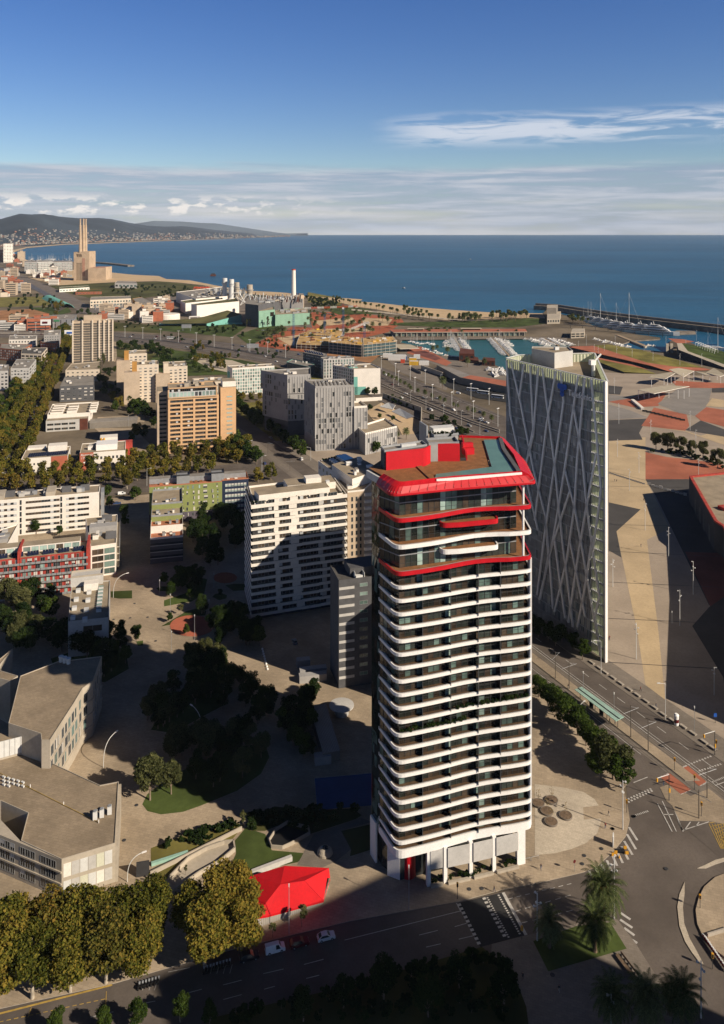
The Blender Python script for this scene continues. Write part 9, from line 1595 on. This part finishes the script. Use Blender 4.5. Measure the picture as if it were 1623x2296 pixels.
BK = [block_mesh('far_block', w_, r_, a_, b_, h_, g_)for w_, r_, a_, b_, h_, g_ in(('white_wall', 'roof_gravel', 22, 14, 13, False), ('cream_wall', 'roof_tile_red', 18, 12, 9, True), ('brick_red', 'roof_grey', 26, 14, 12, False), ('grey_light', 'roof_grey', 34, 18, 10, False), ('beige_wall', 'roof_gravel', 20, 16, 20, False), ('white_wall', 'roof_tile_red', 14, 11, 7, True))]
def town(zm, poly, n, label, group, s=(.8, 1.4)):
 P = [G(zm, *p)for p in poly];xs, ys = [p[0]for p in P], [p[1]for p in P];k = 0
 while k<n:
  u_ = random.uniform(min(p[0]for p in poly), max(p[0]for p in poly));v_ = random.uniform(min(p[1]for p in poly), max(p[1]for p in poly));ins = False;j = len(poly)-1
  for i in range(len(poly)):
   (xi, yi), (xj, yj) = poly[i], poly[j]
   if(yi>v_)!=(yj>v_)and u_<(xj-xi)*(v_-yi)/(yj-yi)+xi:ins = not ins
   j = i
  if not ins:continue
  p = G(zm, u_, v_);sc = random.uniform(*s);tag(inst(random.choice(BK), 'far_block', (p[0], p[1], 0), random.choice((ANG, ANG+1.57))+random.uniform(-.1, .1), (sc, sc, sc*random.uniform(.7, 1.3))), label, 'building', group);k+=1
town('I', [(-20, 606), (18, 604), (56, 640), (60, 662), (-20, 672)], 34, 'pale or red low building in the blocks at the far left edge', 'far left blocks');town('I', [(0, 590), (60, 592), (160, 606), (120, 640), (60, 615)], 30, 'low building around the far marina', 'far marina blocks');town('I', [(0, 572), (28, 575), (60, 588), (0, 590)], 22, 'building at the far shore near the white hotel', 'far shore blocks', (1.2, 2.2));town('A1', [(640, 790), (760, 770), (1000, 800), (1140, 690), (1100, 660), (1000, 700), (880, 740), (660, 745)], 34, 'low industrial building between the motorway and the power station', 'industrial blocks');town('A4', [(0, 300), (540, 290), (420, 330), (0, 335)], 14, 'low shed beside the motorway at the left', 'motorway sheds');town('A1', [(200, 485), (450, 480), (460, 505), (220, 515)], 20, 'low shed in the yard of the three chimneys', 'station yard sheds', (.6, .9))
sw = MB()
for i in range(150):p = G('A1', random.uniform(600, 860), random.uniform(690, 730));sw.tube((p[0], p[1], 0), (p[0], p[1], random.uniform(5, 13)), .25, 'metal_grey', n=4);sw.tube((p[0]-4, p[1], 8), (p[0]+4, p[1], 8), .15, 'metal_grey', n=3)
struct(sw.build('switchyard'), 'stuff')
for i in range(60):p = G('A1', random.uniform(180, 470), random.uniform(385, 412));boat('sail', (p[0], p[1]), random.uniform(0, 6), random.uniform(1.4, 2.4), 'white sailing boat in the far marina, its mast just visible', 'far marina boats', .2)
m = MB();pts = [G('A1', *p)for p in((612, 406), (700, 412), (780, 420), (872, 430))]
for a_, b_ in zip(pts, pts[1:]):m.wall(a_, b_, 30, -3, 5, 'rock')
tag(m.build('far_breakwater'), 'low dark breakwater beside the three-chimney station', 'breakwater')
m = MB();a_, b_ = G('A1', 270, 642), G('A1', 385, 700);L = math.dist(a_, b_)
for i in range(18):p = LERP(a_, b_, i/17);q = (p[0]+32, p[1]+10);[m.tube((p[0]+32*k/6, p[1], 9*math.sin(math.pi*k/6)), (p[0]+32*(k+1)/6, p[1], 9*math.sin(math.pi*(k+1)/6)), .5, 'teal_wall', n=4)for k in range(6)]
for k in range(6):m.face([(a_[0]+32*k/6, a_[1], 9*math.sin(math.pi*k/6)), (b_[0]+32*k/6, b_[1], 9*math.sin(math.pi*k/6)), (b_[0]+32*(k+1)/6, b_[1], 9*math.sin(math.pi*(k+1)/6)), (a_[0]+32*(k+1)/6, a_[1], 9*math.sin(math.pi*(k+1)/6))], 'teal_wall')
tag(m.build('railway_cover'), 'long teal arched cover over the railway at the left', 'railway cover')
for lab, x, y, yt, w_, h_, mt, pm in(('white billboard on a red post beside the motorway', 493, 345, 272, 16, 9, 'sign_white', 'car_red'), ('white and blue billboard on a grey post by the boulevard trees', 762, 455, 378, 17, 7, 'sign_white', 'metal_grey')):
 p = G('A4', x, y);z = HT('A4', 0, yt, p[1]);T = thing('billboard', lab, 'billboard', p);m = MB();m.tube((p[0], p[1], 0), (p[0], p[1], z), .6, pm);m.build('post', T);m = MB();m.rbox((p[0]-w_/2, p[1]-1), w_, 1, z, z+h_, mt, .1);m.build('panel', T);m = MB();m.rbox((p[0]-w_*.3, p[1]-1.3), w_*.5, .2, z+h_*.3, z+h_*.65, 'car_red' if pm=='car_red' else 'sign_blue', .1);m.build('printed_mark', T)
for zm, x, y, lab in(('C5', 255, 705, 'small billboard on the verge below the turf roof'), ('C5', 960, 925, 'grey back of a road sign panel beside the motorway')):p = G(zm, x, y);T = thing('road_panel', lab, 'sign', p);m = MB();m.rbox((p[0]-8, p[1]), 16, .6, 5, 11, 'metal_grey', 0);m.build('panel', T);m = MB();m.tube((p[0]-6, p[1]+.8, 0), (p[0]-6, p[1]+.8, 9), .3, 'metal_grey');m.build('post', T);m = MB();m.tube((p[0]+6, p[1]+.8, 0), (p[0]+6, p[1]+.8, 9), .3, 'metal_grey');m.build('post', T)
# the far coast town: the 260 blocks one can still tell apart, and the rest as one scatter
TB = [block_mesh('far_house', w_, r_, a_, b_, h_, False)for w_, r_, a_, b_, h_ in(('town_white', 'town_tan', 40, 24, 22), ('town_tan', 'town_red', 34, 26, 18), ('town_red', 'town_red', 36, 22, 16), ('town_white', 'town_white', 26, 22, 40))]
foot_u, foot_v = [-60, 60, 145, 242, 345, 483, 560, 660], [555, 551, 546, 543, 539.5, 535.4, 532.8, 529.6]
HILL = bpy.data.objects['hills']
from mathutils.bvhtree import BVHTree
HB = BVHTree.FromPolygons([v.co for v in HILL.data.vertices], [tuple(p.vertices)for p in HILL.data.polygons])
def hillz(x, y):
 loc = HB.ray_cast(Vector((x, y, 3000)), Vector((0, 0, -1)))[0];return loc.z if loc else 0.0
def coast_spot():
 u = random.uniform(-20, 650);d = F*EYE/(np.interp(u, foot_u, foot_v)-V0)*(1.0+.15*random.random()**2.4);x = (u-U0)/F*d;return x, d, max(0, hillz(x, d))
for i in range(260):
 x, y, z = coast_spot();s = random.uniform(.4, .95);tag(inst(random.choice(TB), 'far_house', (x, y, z-3), random.uniform(0, 3), (s, s, s)), 'pale block of the coast town at the foot of the hills', 'building', 'coast town blocks')
tb = MB()
for i in range(800):
 x, y, z = coast_spot();w_, h_ = random.uniform(10, 26), random.uniform(5, 13);tb.rbox((x, y), w_, 16, z-4, z+h_, random.choice(('town_white', 'town_tan', 'town_white', 'town_red')), random.uniform(0, 3))
struct(tb.build('coast_town'), 'stuff')
# the air between here and the far hills
hz = MB();hz.box(-26000, -700, -6, 26000, 34000, 460, 'sea');haze = struct(hz.build('haze'), 'stuff');hm = bpy.data.materials.new('haze_air');hm.use_nodes = True;t = hm.node_tree;t.nodes.clear()
pv = ND(t, 'ShaderNodeVolumePrincipled');pv.inputs['Color'].default_value = (.70, .82, 1.0, 1);pv.inputs['Density'].default_value = 1.6e-5;pv.inputs['Anisotropy'].default_value = -.1;o_ = ND(t, 'ShaderNodeOutputMaterial');t.links.new(pv.outputs[0], o_.inputs['Volume']);haze.data.materials.clear();haze.data.materials.append(hm)
for o in bpy.data.objects:
 if 'base' in o:del o['base']
